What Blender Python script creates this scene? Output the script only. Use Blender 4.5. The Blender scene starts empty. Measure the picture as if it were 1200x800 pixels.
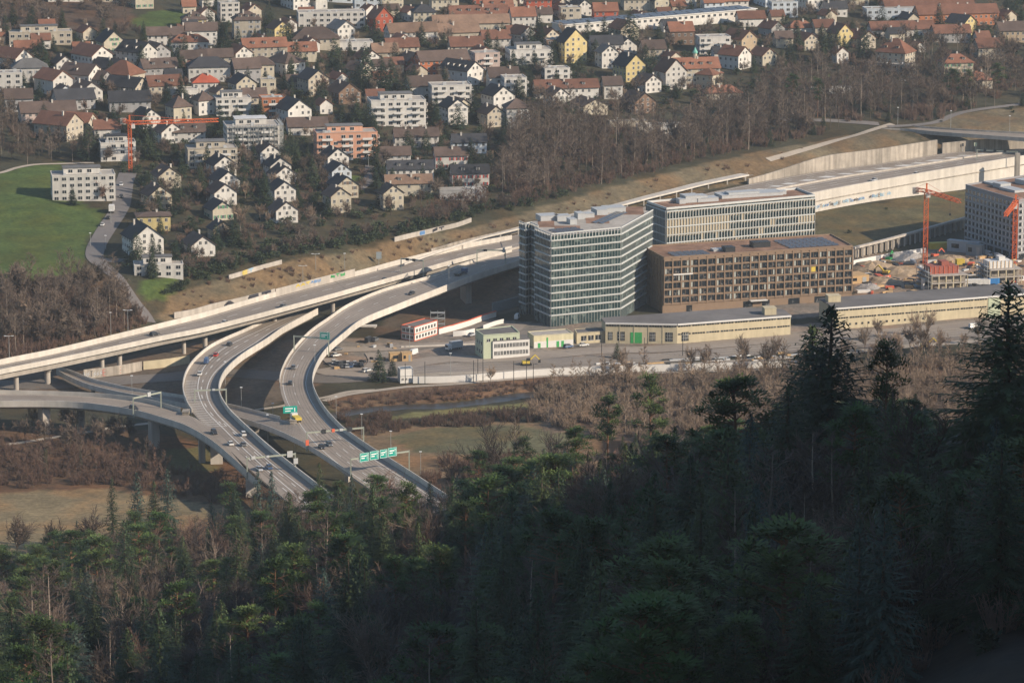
HAZE=0.00005; SKYS=0.10; SUNS=4.7; EXPO=0.48
import bpy, math, random
from math import sin, cos, tan, radians, pi, sqrt, atan2, hypot
from mathutils import Vector, Matrix
rnd = random.Random(11)
scene = bpy.context.scene
COL = scene.collection

# ------------------------------------------------------------------ camera
F = 4540.0            # focal length in photo pixels (1200 wide)
PIT = radians(11.8)
CZ = 330.0
CAM = Vector((0, 0, CZ))
SUN_AZ, SUN_EL = radians(24), radians(27)
TOSUN = Vector((cos(SUN_EL) * cos(SUN_AZ), -cos(SUN_EL) * sin(SUN_AZ), sin(SUN_EL)))

def ray(px, py):
    u = (px - 600) / F; v = (400 - py) / F
    return Vector((u, cos(PIT) + v * sin(PIT), -sin(PIT) + v * cos(PIT)))

def P(px, py, z):
    d = ray(px, py)
    return CAM + d * ((z - CZ) / d.z)

def proj(p):
    d = Vector(p) - CAM
    fz = d.y * cos(PIT) - d.z * sin(PIT)
    uz = d.y * sin(PIT) + d.z * cos(PIT)
    return 600 + F * d.x / fz, 400 - F * uz / fz

def PY(px, py, y):            # point on the sight line at world depth y
    d = ray(px, py)
    return CAM + d * (y / d.y)

def sm(a, b, x):
    t = min(1, max(0, (x - a) / (b - a))); return t * t * (3 - 2 * t)

def lerp(a, b, t): return a + (b - a) * t

def inpoly(x, y, poly):
    c = False; n = len(poly); j = n - 1
    for i in range(n):
        xi, yi = poly[i]; xj, yj = poly[j]
        if (yi > y) != (yj > y) and x < (xj - xi) * (y - yi) / (yj - yi) + xi: c = not c
        j = i
    return c

# ------------------------------------------------------------------ mesh builder
class MB:
    def __init__(s): s.v = []; s.f = []; s.m = []
    def quad(s, a, b, c, d, m=0):
        i = len(s.v); s.v += [tuple(a), tuple(b), tuple(c), tuple(d)]; s.f.append((i, i+1, i+2, i+3)); s.m.append(m)
    def tri(s, a, b, c, m=0):
        i = len(s.v); s.v += [tuple(a), tuple(b), tuple(c)]; s.f.append((i, i+1, i+2)); s.m.append(m)
    def hexa(s, p, m=0):      # p: 4 bottom (ccw from above) + 4 top
        i = len(s.v); s.v += [tuple(q) for q in p]
        for f in ((3, 2, 1, 0), (4, 5, 6, 7), (0, 1, 5, 4), (1, 2, 6, 5), (2, 3, 7, 6), (3, 0, 4, 7)):
            s.f.append(tuple(i + k for k in f)); s.m.append(m)
    def box(s, x0, x1, y0, y1, z0, z1, m=0):
        s.hexa([(x0, y0, z0), (x1, y0, z0), (x1, y1, z0), (x0, y1, z0), (x0, y0, z1), (x1, y0, z1), (x1, y1, z1), (x0, y1, z1)], m)
    def obox(s, o, t, n, t0, t1, n0, n1, z0, z1, m=0):   # oriented box: o origin, t along, n outward
        def q(a, b, z): return (o.x + t.x*a + n.x*b, o.y + t.y*a + n.y*b, z)
        s.hexa([q(t0, n1, z0), q(t1, n1, z0), q(t1, n0, z0), q(t0, n0, z0), q(t0, n1, z1), q(t1, n1, z1), q(t1, n0, z1), q(t0, n0, z1)], m)
    def prism(s, poly, z0, z1, m=0, mt=None):            # poly ccw from above
        n = len(poly); i = len(s.v)
        s.v += [(p[0], p[1], z0) for p in poly] + [(p[0], p[1], z1) for p in poly]
        for k in range(n):
            l = (k + 1) % n; s.f.append((i+k, i+l, i+n+l, i+n+k)); s.m.append(m)
        s.f.append(tuple(i+n+k for k in range(n))); s.m.append(m if mt is None else mt)
        s.f.append(tuple(i+n-1-k for k in range(n))); s.m.append(m)
    def bar(s, a, b, w, m=0, h=None):                    # square bar between two points
        a = Vector(a); b = Vector(b); d = (b - a)
        if d.length < 1e-6: return
        d.normalize(); up = Vector((0, 0, 1)) if abs(d.z) < .9 else Vector((1, 0, 0))
        x = d.cross(up).normalized(); y = x.cross(d); h = h or w
        x = x * w / 2; y = y * h / 2
        s.hexa([a-x-y, a+x-y, a+x+y, a-x+y, b-x-y, b+x-y, b+x+y, b-x+y], m)
    def tube(s, pts, rad, n=6, m=0, cap=True):
        rings = []; base = len(s.v)
        for k, p in enumerate(pts):
            p = Vector(p); d = (Vector(pts[min(k+1, len(pts)-1)]) - Vector(pts[max(k-1, 0)]))
            d = d.normalized() if d.length > 1e-9 else Vector((0, 0, 1))
            up = Vector((0, 0, 1)) if abs(d.z) < .95 else Vector((1, 0, 0))
            x = d.cross(up).normalized(); y = d.cross(x)
            for j in range(n):
                a = 2*pi*j/n; q = p + x*(rad[k]*cos(a)) + y*(rad[k]*sin(a)); s.v.append((q.x, q.y, q.z))
        for k in range(len(pts)-1):
            for j in range(n):
                l = (j+1) % n; A = base + k*n
                s.f.append((A+j, A+l, A+n+l, A+n+j)); s.m.append(m)
        if cap:
            s.f.append(tuple(base + (len(pts)-1)*n + j for j in range(n))); s.m.append(m)
    def mesh(s, name, mats):
        me = bpy.data.meshes.new(name); me.from_pydata(s.v, [], s.f)
        for mm in mats: me.materials.append(mm)
        if len(mats) > 1: me.polygons.foreach_set('material_index', s.m)
        me.update(); return me
    def build(s, name, mats, parent=None, loc=None):
        if not isinstance(mats, (list, tuple)): mats = [mats]
        o = bpy.data.objects.new(name, s.mesh(name, mats)); COL.objects.link(o)
        if parent is not None: o.parent = parent
        if loc is not None: o.location = loc
        return o

LABELS = {}
def tag(o, label=None, cat=None, group=None, kind=None):
    if label: o['label'] = label
    if cat: o['category'] = cat
    if group: o['group'] = group
    if kind: o['kind'] = kind
    if label:
        LABELS.setdefault(label, []).append(group)
    return o
def empty(name, loc=(0, 0, 0), rz=0, **k):
    o = bpy.data.objects.new(name, None); COL.objects.link(o); o.location = loc; o.rotation_euler = (0, 0, rz)
    o.empty_display_size = .5
    return tag(o, **k)
def inst(name, mesh, parent=None, loc=(0, 0, 0), rot=(0, 0, 0), sc=None):
    o = bpy.data.objects.new(name, mesh); COL.objects.link(o)
    if parent is not None: o.parent = parent
    o.location = loc; o.rotation_euler = rot
    if sc is not None: o.scale = sc
    return o
def copy_thing(r, loc, rz, sc=None):
    c = r.copy(); COL.objects.link(c); c.location = loc; c.rotation_euler = (0, 0, rz)
    if sc is not None: c.scale = sc
    for ch in r.children:
        d = ch.copy(); COL.objects.link(d); d.parent = c
        for g in ch.children:
            e = g.copy(); COL.objects.link(e); e.parent = d
    return c

# ------------------------------------------------------------------ materials
MATS = {}
def mat(name, c, rough=.8, var=.18, scale=.6, spec=.3, metal=0, objvar=0, var2=.0, scale2=.05, bump=0, stripe=None, tint=None, hue=0):
    if name in MATS: return MATS[name]
    m = bpy.data.materials.new(name); m.use_nodes = True; nt = m.node_tree; N = nt.nodes; L = nt.links
    b = N['Principled BSDF']; b.inputs['Roughness'].default_value = rough; b.inputs['Metallic'].default_value = metal
    b.inputs['Specular IOR Level'].default_value = spec
    tc = N.new('ShaderNodeTexCoord')
    no = N.new('ShaderNodeTexNoise'); no.inputs['Scale'].default_value = scale; no.inputs['Detail'].default_value = 5; no.inputs['Roughness'].default_value = .65
    L.new(tc.outputs['Object'], no.inputs['Vector'])
    ramp = N.new('ShaderNodeMapRange'); ramp.inputs[1].default_value = .25; ramp.inputs[2].default_value = .75
    ramp.inputs[3].default_value = 1 - var; ramp.inputs[4].default_value = 1 + var
    L.new(no.outputs['Fac'], ramp.inputs[0]); val = ramp.outputs[0]
    def mul(a, bb):
        q = N.new('ShaderNodeMath'); q.operation = 'MULTIPLY'; L.new(a, q.inputs[0]); L.new(bb, q.inputs[1]); return q.outputs[0]
    if var2:
        n2 = N.new('ShaderNodeTexNoise'); n2.inputs['Scale'].default_value = scale2; n2.inputs['Detail'].default_value = 3
        L.new(tc.outputs['Object'], n2.inputs['Vector'])
        r2 = N.new('ShaderNodeMapRange'); r2.inputs[1].default_value = .3; r2.inputs[2].default_value = .7; r2.inputs[3].default_value = 1 - var2; r2.inputs[4].default_value = 1 + var2
        L.new(n2.outputs['Fac'], r2.inputs[0]); val = mul(val, r2.outputs[0])
    if stripe:                                            # vertical run-off streaks / board marks: (scale xy, amount)
        mp = N.new('ShaderNodeMapping'); mp.inputs['Scale'].default_value = (stripe[0], stripe[0], stripe[0] * .06)
        L.new(tc.outputs['Object'], mp.inputs[0]); n3 = N.new('ShaderNodeTexNoise'); n3.inputs['Scale'].default_value = 1; n3.inputs['Detail'].default_value = 4
        L.new(mp.outputs[0], n3.inputs['Vector'])
        r3 = N.new('ShaderNodeMapRange'); r3.inputs[1].default_value = .35; r3.inputs[2].default_value = .65; r3.inputs[3].default_value = 1 - stripe[1]; r3.inputs[4].default_value = 1 + stripe[1] * .4
        L.new(n3.outputs['Fac'], r3.inputs[0]); val = mul(val, r3.outputs[0])
    if objvar:
        oi = N.new('ShaderNodeObjectInfo'); r4 = N.new('ShaderNodeMapRange'); r4.inputs[3].default_value = 1 - objvar; r4.inputs[4].default_value = 1 + objvar
        L.new(oi.outputs['Random'], r4.inputs[0]); val = mul(val, r4.outputs[0])
    mix = N.new('ShaderNodeMix'); mix.data_type = 'RGBA'; mix.blend_type = 'MULTIPLY'; mix.inputs[0].default_value = 1
    mix.inputs[6].default_value = (*c, 1)
    if tint is not None:                                  # second colour chosen by object random and noise
        mx = N.new('ShaderNodeMix'); mx.data_type = 'RGBA'; mx.inputs[6].default_value = (*c, 1); mx.inputs[7].default_value = (*tint, 1)
        oi2 = N.new('ShaderNodeObjectInfo'); ma = N.new('ShaderNodeMath'); ma.operation = 'MULTIPLY'; ma.inputs[1].default_value = 7.31
        fr = N.new('ShaderNodeMath'); fr.operation = 'FRACT'; L.new(oi2.outputs['Random'], ma.inputs[0]); L.new(ma.outputs[0], fr.inputs[0])
        L.new(fr.outputs[0], mx.inputs[0]); L.new(mx.outputs[2], mix.inputs[6])
    L.new(val, mix.inputs[7]); L.new(mix.outputs[2], b.inputs['Base Color'])
    if bump:
        bp = N.new('ShaderNodeBump'); bp.inputs['Strength'].default_value = bump; bp.inputs['Distance'].default_value = .3
        L.new(no.outputs['Fac'], bp.inputs['Height']); L.new(bp.outputs[0], b.inputs['Normal'])
    MATS[name] = m; return m

def glass_mat(name, c0, c1, cell=.8, rough=.12, thr=.72, spec=.5):
    """window panes: cell-wise mix of dark interior and drawn blinds"""
    m = bpy.data.materials.new(name); m.use_nodes = True; N = m.node_tree.nodes; L = m.node_tree.links
    b = N['Principled BSDF']; b.inputs['Roughness'].default_value = rough; b.inputs['Specular IOR Level'].default_value = spec
    tc = N.new('ShaderNodeTexCoord'); vo = N.new('ShaderNodeTexVoronoi'); vo.inputs['Scale'].default_value = cell
    L.new(tc.outputs['Object'], vo.inputs['Vector'])
    sp = N.new('ShaderNodeSeparateColor'); L.new(vo.outputs['Color'], sp.inputs[0])
    rp = N.new('ShaderNodeValToRGB'); L.new(sp.outputs[0], rp.inputs[0])
    e = rp.color_ramp.elements; e[0].position = 0; e[0].color = (*c0, 1); e[1].position = 1; e[1].color = (*c1, 1)
    k = rp.color_ramp.elements.new(thr); k.color = (*[a*1.25+.004 for a in c0], 1)
    L.new(rp.outputs[0], b.inputs['Base Color']); return m

M = {}
M['concrete'] = mat('pale_concrete', (.42, .38, .33), .85, .10, .25, .2, var2=.12, scale2=.03, stripe=(.5, .16))
M['concrete_white'] = mat('whitish_concrete', (.52, .48, .42), .85, .10, .3, .2, var2=.12, scale2=.02, stripe=(.35, .12))
M['concrete_old'] = mat('stained_concrete', (.34, .30, .25), .9, .22, .22, .2, var2=.2, scale2=.03, stripe=(.5, .35))
M['asphalt'] = mat('worn_asphalt', (.285, .240, .196), .9, .12, .5, .25, var2=.14, scale2=.035)
M['asphalt_dark'] = mat('dark_asphalt', (.155, .136, .118), .9, .14, .5, .25, var2=.15, scale2=.03)
M['paint'] = mat('road_paint', (.62, .60, .55), .7, .15, 1.2)
M['metal'] = mat('galvanised_metal', (.34, .35, .34), .5, .08, 1, .5, metal=.3)
M['white'] = mat('white_paint', (.62, .60, .56), .7, .06, .8, .3)
M['gravel'] = mat('gravel', (.24, .21, .18), .95, .25, .8, var2=.2, scale2=.06)
M['ballast'] = mat('track_ballast', (.22, .19, .165), .95, .2, 1.2, var2=.15, scale2=.05)
M['steel_rail'] = mat('rail_steel', (.30, .27, .24), .45, .1, 1, .5, metal=.4)
M['glass'] = glass_mat('window_glass', (.012, .016, .02), (.16, .16, .15), 1.1, .1, .8)
M['glass_office'] = glass_mat('office_glass', (.018, .038, .040), (.12, .16, .15), .55, .08, .7, .6)
M['dark_metal'] = mat('dark_metal', (.03, .032, .035), .5, .1, 1)
M['rubber'] = mat('rubber', (.02, .02, .02), .8, .1, 1)
M['sign_green'] = mat('sign_green', (.0, .30, .235), .5, .05, 1)
M['sign_white'] = mat('sign_white', (.75, .76, .74), .5, .03, 1)
M['crane'] = mat('orange_crane_paint', (.62, .13, .035), .5, .1, 1)
# ------------------------------------------------------------------ terrain height
Q0 = Vector((0.0, 1731.0)); HD = Vector((.69, .724)).normalized(); HN = Vector((-HD.y, HD.x))
def us(x, y):
    dx = x - Q0.x; dy = y - Q0.y
    return dx*HD.x + dy*HD.y, dx*HN.x + dy*HN.y
def noise2(x, y):
    return (sin(x*.043 + 1.3*sin(y*.031)) + sin(y*.057 + 1.7*sin(x*.023)) + .5*sin(x*.11 + y*.09)) / 2.5
def ytoe(x): return 1330 + (max(-220, x) * .9 if x < 0 else min(160, x) * .5)
SHADE_SPUR = [(-400, 330), (0, 385), (150, 405), (300, 395), (431, 368), (500, 340), (560, 310), (720, 276), (889, 240), (1000, 188), (1100, 95), (1200, 15), (1260, 0), (1500, 0)]
def hill(x, y):
    yt = ytoe(x)
    if y >= yt + 40: return 0
    d = yt - y
    fade = min(1, max(0, (1220 - y) / 600))
    z = (.2 - .03 * sm(0, .1, -x / max(y, 300))) * (d if d > 30 else (d + 40)**2 / 163.0 if d > -40 else 0)
    edge_x = .138 * max(y, 260) + 6                      # where the valley view ends
    z += lerp(.36, .12, sm(520, 950, y)) * min(max(0, x + 8), edge_x) * fade
    if y < 440: z = min(z, lerp(z, CZ - .312 * y, sm(300, 330, y)))
    # unseen spur added beyond the frame edge, its height shaped to shade the slope
    zr = interp(SHADE_SPUR, y)
    if x > edge_x and zr > z: z = lerp(z, zr, sm(edge_x, 335, x)) - .45 * max(0, x - 400)
    z = max(z, 0)
    z += 10 * sm(0, .03, x / max(y, 300)) * (1 - sm(1080, 1300, y))
    if y < 300 and x < 60: z += 38 * ((300 - y) / 300)**2 * (1 if abs(x) < 150 else max(0, 1 - (abs(x)-150)/200))
    return z
SN = [(-400, -32), (-320, -29), (-235, -28), (-164, -23), (-74, -24), (-26, -24.3), (32, -22.9), (99, -16.6), (154, -12), (209, -7.3), (277, -8.6), (365, -13.2), (450, -24), (700, -60)]
SF = [(-400, -18), (-309, -15), (-218, -8.4), (-139, 4.4), (-48, 16.7), (19, 18.5), (82, 22.6), (150, 28), (205, 31.4), (258, 31), (337, 21.4), (391, 4), (450, -10), (700, -40)]
def interp(T, u):
    if u <= T[0][0]: return T[0][1]
    for (a, p), (b, q) in zip(T, T[1:]):
        if u <= b: return lerp(p, q, (u-a)/(b-a))
    return T[-1][1]
def ground(x, y):
    z = hill(x, y)
    u, s = us(x, y)
    if y > 1380:
        sn = interp(SN, u); sf = interp(SF, u); dn = sn - s; e = s - sf
        onp = sm(-24, 6, u)
        if s <= (sn + sf) / 2:
            a = sm(105, 165, u); b = sm(-70, -20, u) * (1 - sm(110, 200, u))
            emb = a * lerp(0, lerp(4.2, 1.5, sm(230, 340, u)), 1 - sm(4, 66, dn)) + b * (1-a) * lerp(0, 9, 1 - sm(1, 30, dn))
            z += max(emb, 12.5 * onp * (1 - sm(-1.5, .3, dn)))
        else:
            r = sm(-215, -90, u)
            top = lerp(16.5, 21, sm(-60, 120, u)); hi = 12.5 * onp
            e0 = lerp(lerp(12, 1, r), 1.5, onp); e1 = lerp(70, 28, r) + 4*onp
            k = sm(e0, e1, e)
            zz = lerp(hi, top, k)
            zz += lerp(.075, .098, sm(-60, 120, u)) * max(0, e - e1 + 6) * sm(e1 - 6, e1 + 30, e)
            zz += noise2(x, y) * 1.2 * sm(e1, e1 + 60, e)
            z += zz
        # river bed
    z -= 2.2 * (1 - sm(3.0, 8.5, river_dist(x, y))) if 1350 < y < 1620 else 0
    if y > 1240 and s < -30: z += noise2(x*1.7, y*1.7) * .35
    return z
RIV = [P(px, py, -1.5) for px, py in ((250, 498), (330, 496), (386, 489), (430, 481), (475, 478), (520, 477), (560, 473), (600, 466), (645, 461), (720, 462), (800, 466), (900, 470))]
def river_dist(x, y):
    best = 1e9
    for a, b in zip(RIV, RIV[1:]):
        dx = b.x-a.x; dy = b.y-a.y; t = ((x-a.x)*dx + (y-a.y)*dy) / (dx*dx + dy*dy); t = min(1, max(0, t))
        d = hypot(x - a.x - dx*t, y - a.y - dy*t)
        if d < best: best = d
    return best

def G(px, py, y0=1235.0, y1=3100.0):
    """where the sight line through a photo pixel meets the ground"""
    d = ray(px, py); y = y0; prev = None
    while y < y1:
        p = CAM + d * (y / d.y)
        if p.z < ground(p.x, p.y):
            lo = y - 6; hi = y
            for _ in range(14):
                m = (lo + hi) / 2; p = CAM + d * (m / d.y)
                if p.z < ground(p.x, p.y): hi = m
                else: lo = m
            p = CAM + d * (hi / d.y); return Vector((p.x, p.y, ground(p.x, p.y)))
        y += 6
    p = CAM + d * (y1 / d.y); return p

# land cover by photo polygon -> colour of the ground itself
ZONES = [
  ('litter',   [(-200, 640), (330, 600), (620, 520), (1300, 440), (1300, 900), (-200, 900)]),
  ('field',    [(-200, 582), (0, 577), (60, 573), (120, 572), (165, 580), (240, 590), (330, 600), (300, 625), (180, 640), (80, 650), (-200, 665)]),
  ('scrub',    [(-200, 505), (150, 500), (330, 540), (320, 600), (120, 572), (0, 577), (-200, 582)]),
  ('grassy',   [(176, 528), (250, 522), (256, 552), (196, 552)]),
  ('bank',     [(385, 468), (470, 452), (640, 440), (900, 436), (1300, 420), (1300, 470), (900, 462), (640, 458), (470, 475), (400, 485)]),
  ('greenstrip', [(440, 490), (500, 482), (590, 473), (640, 470), (640, 476), (560, 482), (460, 492)]),
  ('drygrass', [(405, 500), (560, 492), (700, 500), (700, 560), (480, 560), (430, 525)]),
  ('meadow',   [(455, 512), (520, 500), (600, 497), (680, 510), (650, 532), (560, 535), (490, 530)]),
  ('thicket',  [(610, 452), (900, 440), (1300, 425), (1300, 480), (760, 520), (640, 505)]),
  ('yard',     [(380, 448), (400, 395), (470, 398), (560, 372), (780, 395), (950, 380), (1300, 352), (1300, 395), (940, 412), (700, 425), (480, 446)]),
  ('yard',     [(600, 384), (770, 372), (780, 350), (1000, 345), (1004, 300), (1150, 285), (1300, 290), (1300, 350), (960, 370), (700, 405)]),
  ('site',     [(1000, 345), (1000, 304), (1075, 296), (1110, 285), (1140, 292), (1300, 300), (1300, 345)]),
  ('shadewood',[(-200, 300), (40, 296), (150, 330), (180, 372), (120, 395), (0, 425), (-200, 440)]),
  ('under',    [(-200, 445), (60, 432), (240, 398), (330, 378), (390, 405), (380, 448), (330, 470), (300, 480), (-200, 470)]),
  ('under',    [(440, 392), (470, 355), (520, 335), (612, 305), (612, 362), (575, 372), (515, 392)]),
  ('embank',   [(185, 372), (200, 345), (250, 330), (330, 308), (430, 290), (500, 276), (590, 258), (690, 226), (800, 198), (890, 178), (960, 165), (1040, 150), (1062, 160), (1100, 172), (960, 200), (880, 212), (700, 252), (600, 275), (470, 310), (417, 326), (300, 355), (190, 385)]),
  ('embank',   [(1062, 150), (1130, 132), (1300, 118), (1300, 175), (1100, 172)]),
  ('lawnslope',[(955, 248), (1040, 236), (1150, 220), (1300, 190), (1300, 270), (1130, 268), (1000, 302), (950, 290)]),
  ('lawn',     [(-200, 205), (0, 202), (40, 193), (75, 190), (60, 215), (110, 245), (125, 246), (118, 262), (105, 280), (96, 316), (40, 330), (-200, 332)]),
  ('lawn',     [(160, 330), (215, 322), (206, 334), (200, 350), (172, 352)]),
  ('lawn',     [(152, 26), (178, 12), (215, 12), (218, 22), (208, 34), (176, 36)]),
  ('lawn',     [(940, 96), (960, 86), (1002, 92), (992, 98)]),
  ('lawn',     [(404, 207), (425, 205), (426, 212), (405, 214)]), ('lawn', [(578, 216), (605, 214), (606, 226), (590, 226)]),
  ('hillside', [(-200, -60), (160, -60), (155, 24), (150, 40), (90, 36), (0, 34), (-200, 34)]),
]
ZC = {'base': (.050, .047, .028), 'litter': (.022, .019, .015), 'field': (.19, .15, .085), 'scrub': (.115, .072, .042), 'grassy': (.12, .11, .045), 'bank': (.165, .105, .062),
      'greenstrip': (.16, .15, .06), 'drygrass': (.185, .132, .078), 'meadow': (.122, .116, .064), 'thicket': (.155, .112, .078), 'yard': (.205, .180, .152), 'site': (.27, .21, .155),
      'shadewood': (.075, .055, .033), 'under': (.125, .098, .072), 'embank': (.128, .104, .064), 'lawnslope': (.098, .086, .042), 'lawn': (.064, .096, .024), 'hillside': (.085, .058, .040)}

def terrain():
    xs = []; x = -760.0
    while x < 1000: xs.append(x); x += 3.0 if -330 <= x < 345 else 14.0
    ys = []; y = -320.0
    while y < 3200: ys.append(y); y += 3.2 if 1236 <= y < 2420 else 14.0
    nx = len(xs); v = []; colr = []
    zb = [(k, pl, min(p[0] for p in pl), max(p[0] for p in pl), min(p[1] for p in pl), max(p[1] for p in pl)) for k, pl in ZONES]
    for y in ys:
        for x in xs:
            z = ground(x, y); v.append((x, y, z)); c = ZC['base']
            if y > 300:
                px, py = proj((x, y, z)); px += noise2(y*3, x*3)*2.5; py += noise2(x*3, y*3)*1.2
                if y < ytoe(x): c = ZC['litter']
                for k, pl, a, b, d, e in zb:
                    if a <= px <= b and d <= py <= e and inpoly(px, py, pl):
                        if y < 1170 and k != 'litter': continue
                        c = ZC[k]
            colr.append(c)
    f = []
    for j in range(len(ys)-1):
        for i in range(nx-1):
            a = j*nx+i; f.append((a, a+1, a+nx+1, a+nx))
    me = bpy.data.meshes.new('terrain'); me.from_pydata(v, [], f)
    at = me.color_attributes.new('cover', 'FLOAT_COLOR', 'POINT')
    flat = []
    for c in colr: flat += [c[0], c[1], c[2], 1]
    at.data.foreach_set('color', flat)
    me.polygons.foreach_set('use_smooth', [True]*len(f))
    m = bpy.data.materials.new('ground_cover'); m.use_nodes = True; N = m.node_tree.nodes; L = m.node_tree.links; b = N['Principled BSDF']
    b.inputs['Roughness'].default_value = .95; b.inputs['Specular IOR Level'].default_value = .15
    a = N.new('ShaderNodeAttribute'); a.attribute_name = 'cover'; tc = N.new('ShaderNodeTexCoord'); val = None
    for sc, amt, det in ((.012, .22, 3), (.09, .32, 4), (.55, .36, 5)):
        n = N.new('ShaderNodeTexNoise'); n.inputs['Scale'].default_value = sc; n.inputs['Detail'].default_value = det; n.inputs['Roughness'].default_value = .7
        L.new(tc.outputs['Object'], n.inputs['Vector'])
        r = N.new('ShaderNodeMapRange'); r.inputs[1].default_value = .3; r.inputs[2].default_value = .7; r.inputs[3].default_value = 1-amt; r.inputs[4].default_value = 1+amt
        L.new(n.outputs['Fac'], r.inputs[0])
        if val is None: val = r.outputs[0]
        else:
            q = N.new('ShaderNodeMath'); q.operation = 'MULTIPLY'; L.new(val, q.inputs[0]); L.new(r.outputs[0], q.inputs[1]); val = q.outputs[0]
    # patches of another hue (dry / mossy)
    n = N.new('ShaderNodeTexNoise'); n.inputs['Scale'].default_value = .045; n.inputs['Detail'].default_value = 6; L.new(tc.outputs['Object'], n.inputs['Vector'])
    rr = N.new('ShaderNodeMapRange'); rr.inputs[1].default_value = .45; rr.inputs[2].default_value = .62; L.new(n.outputs['Fac'], rr.inputs[0]); rr.inputs[4].default_value = .7
    mh = N.new('ShaderNodeMix'); mh.data_type = 'RGBA'; mh.blend_type = 'MULTIPLY'; L.new(rr.outputs[0], mh.inputs[0]); L.new(a.outputs['Color'], mh.inputs[6]); mh.inputs[7].default_value = (1.12, .84, .66, 1)
    mx = N.new('ShaderNodeMix'); mx.data_type = 'RGBA'; mx.blend_type = 'MULTIPLY'; mx.inputs[0].default_value = 1
    L.new(mh.outputs[2], mx.inputs[6]); L.new(val, mx.inputs[7]); L.new(mx.outputs[2], b.inputs['Base Color'])
    me.materials.append(m)
    o = bpy.data.objects.new('terrain', me); COL.objects.link(o); o['kind'] = 'structure'; return o
terrain()

# river water
def catmull(pts, n):
    pts = [Vector(p) for p in pts]; L = [0]
    for a, b in zip(pts, pts[1:]): L.append(L[-1] + (b-a).length)
    out = []
    for k in range(n):
        t = L[-1]*k/(n-1); i = 0
        while i < len(L)-2 and L[i+1] < t: i += 1
        f = (t-L[i])/(L[i+1]-L[i]) if L[i+1] > L[i] else 0
        p0 = pts[max(i-1, 0)]; p1 = pts[i]; p2 = pts[i+1]; p3 = pts[min(i+2, len(pts)-1)]
        q = p1*2 + (p2-p0)*f + (p0*2-p1*5+p2*4-p3)*f*f + (p1*3-p0-p2*3+p3)*f**3
        out.append(q*.5)
    return out
def strip(mb, pts, w, zf=None, m=0, off=.1):
    n = len(pts); pr = None
    for k, p in enumerate(pts):
        d = pts[min(k+1, n-1)] - pts[max(k-1, 0)]; d.z = 0; d.normalize(); x = Vector((d.y, -d.x, 0))
        a = p - x*w/2; b = p + x*w/2
        if zf: a.z = zf(a.x, a.y) + off; b.z = zf(b.x, b.y) + off
        if pr: mb.quad(pr[1], b, a, pr[0], m)
        pr = (a, b)
wm = bpy.data.materials.new('river_water'); wm.use_nodes = True
b_ = wm.node_tree.nodes['Principled BSDF']; b_.inputs['Base Color'].default_value = (.05, .043, .034, 1); b_.inputs['Roughness'].default_value = .3; b_.inputs['Specular IOR Level'].default_value = .3
nz = wm.node_tree.nodes.new('ShaderNodeTexNoise'); nz.inputs['Scale'].default_value = .7; nz.inputs['Detail'].default_value = 4
bp_ = wm.node_tree.nodes.new('ShaderNodeBump'); bp_.inputs['Strength'].default_value = .25; bp_.inputs['Distance'].default_value = .4
wm.node_tree.links.new(nz.outputs['Fac'], bp_.inputs['Height']); wm.node_tree.links.new(bp_.outputs[0], b_.inputs['Normal'])
mb = MB(); strip(mb, catmull([Vector((p.x, p.y, -1.25)) for p in RIV], 60), 11.5); mb.build('river_water', wm)['kind'] = 'structure'
# ------------------------------------------------------------------ elevated roads
M['tyre'] = mat('tyre_worn_asphalt', (.215, .180, .148), .85, .2, .4, .25, var2=.2, scale2=.05)
def resample(pix, hb, n):
    return catmull([P(px, py, z + hb) - Vector((0, 0, hb)) for px, py, z in pix], n)

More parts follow.
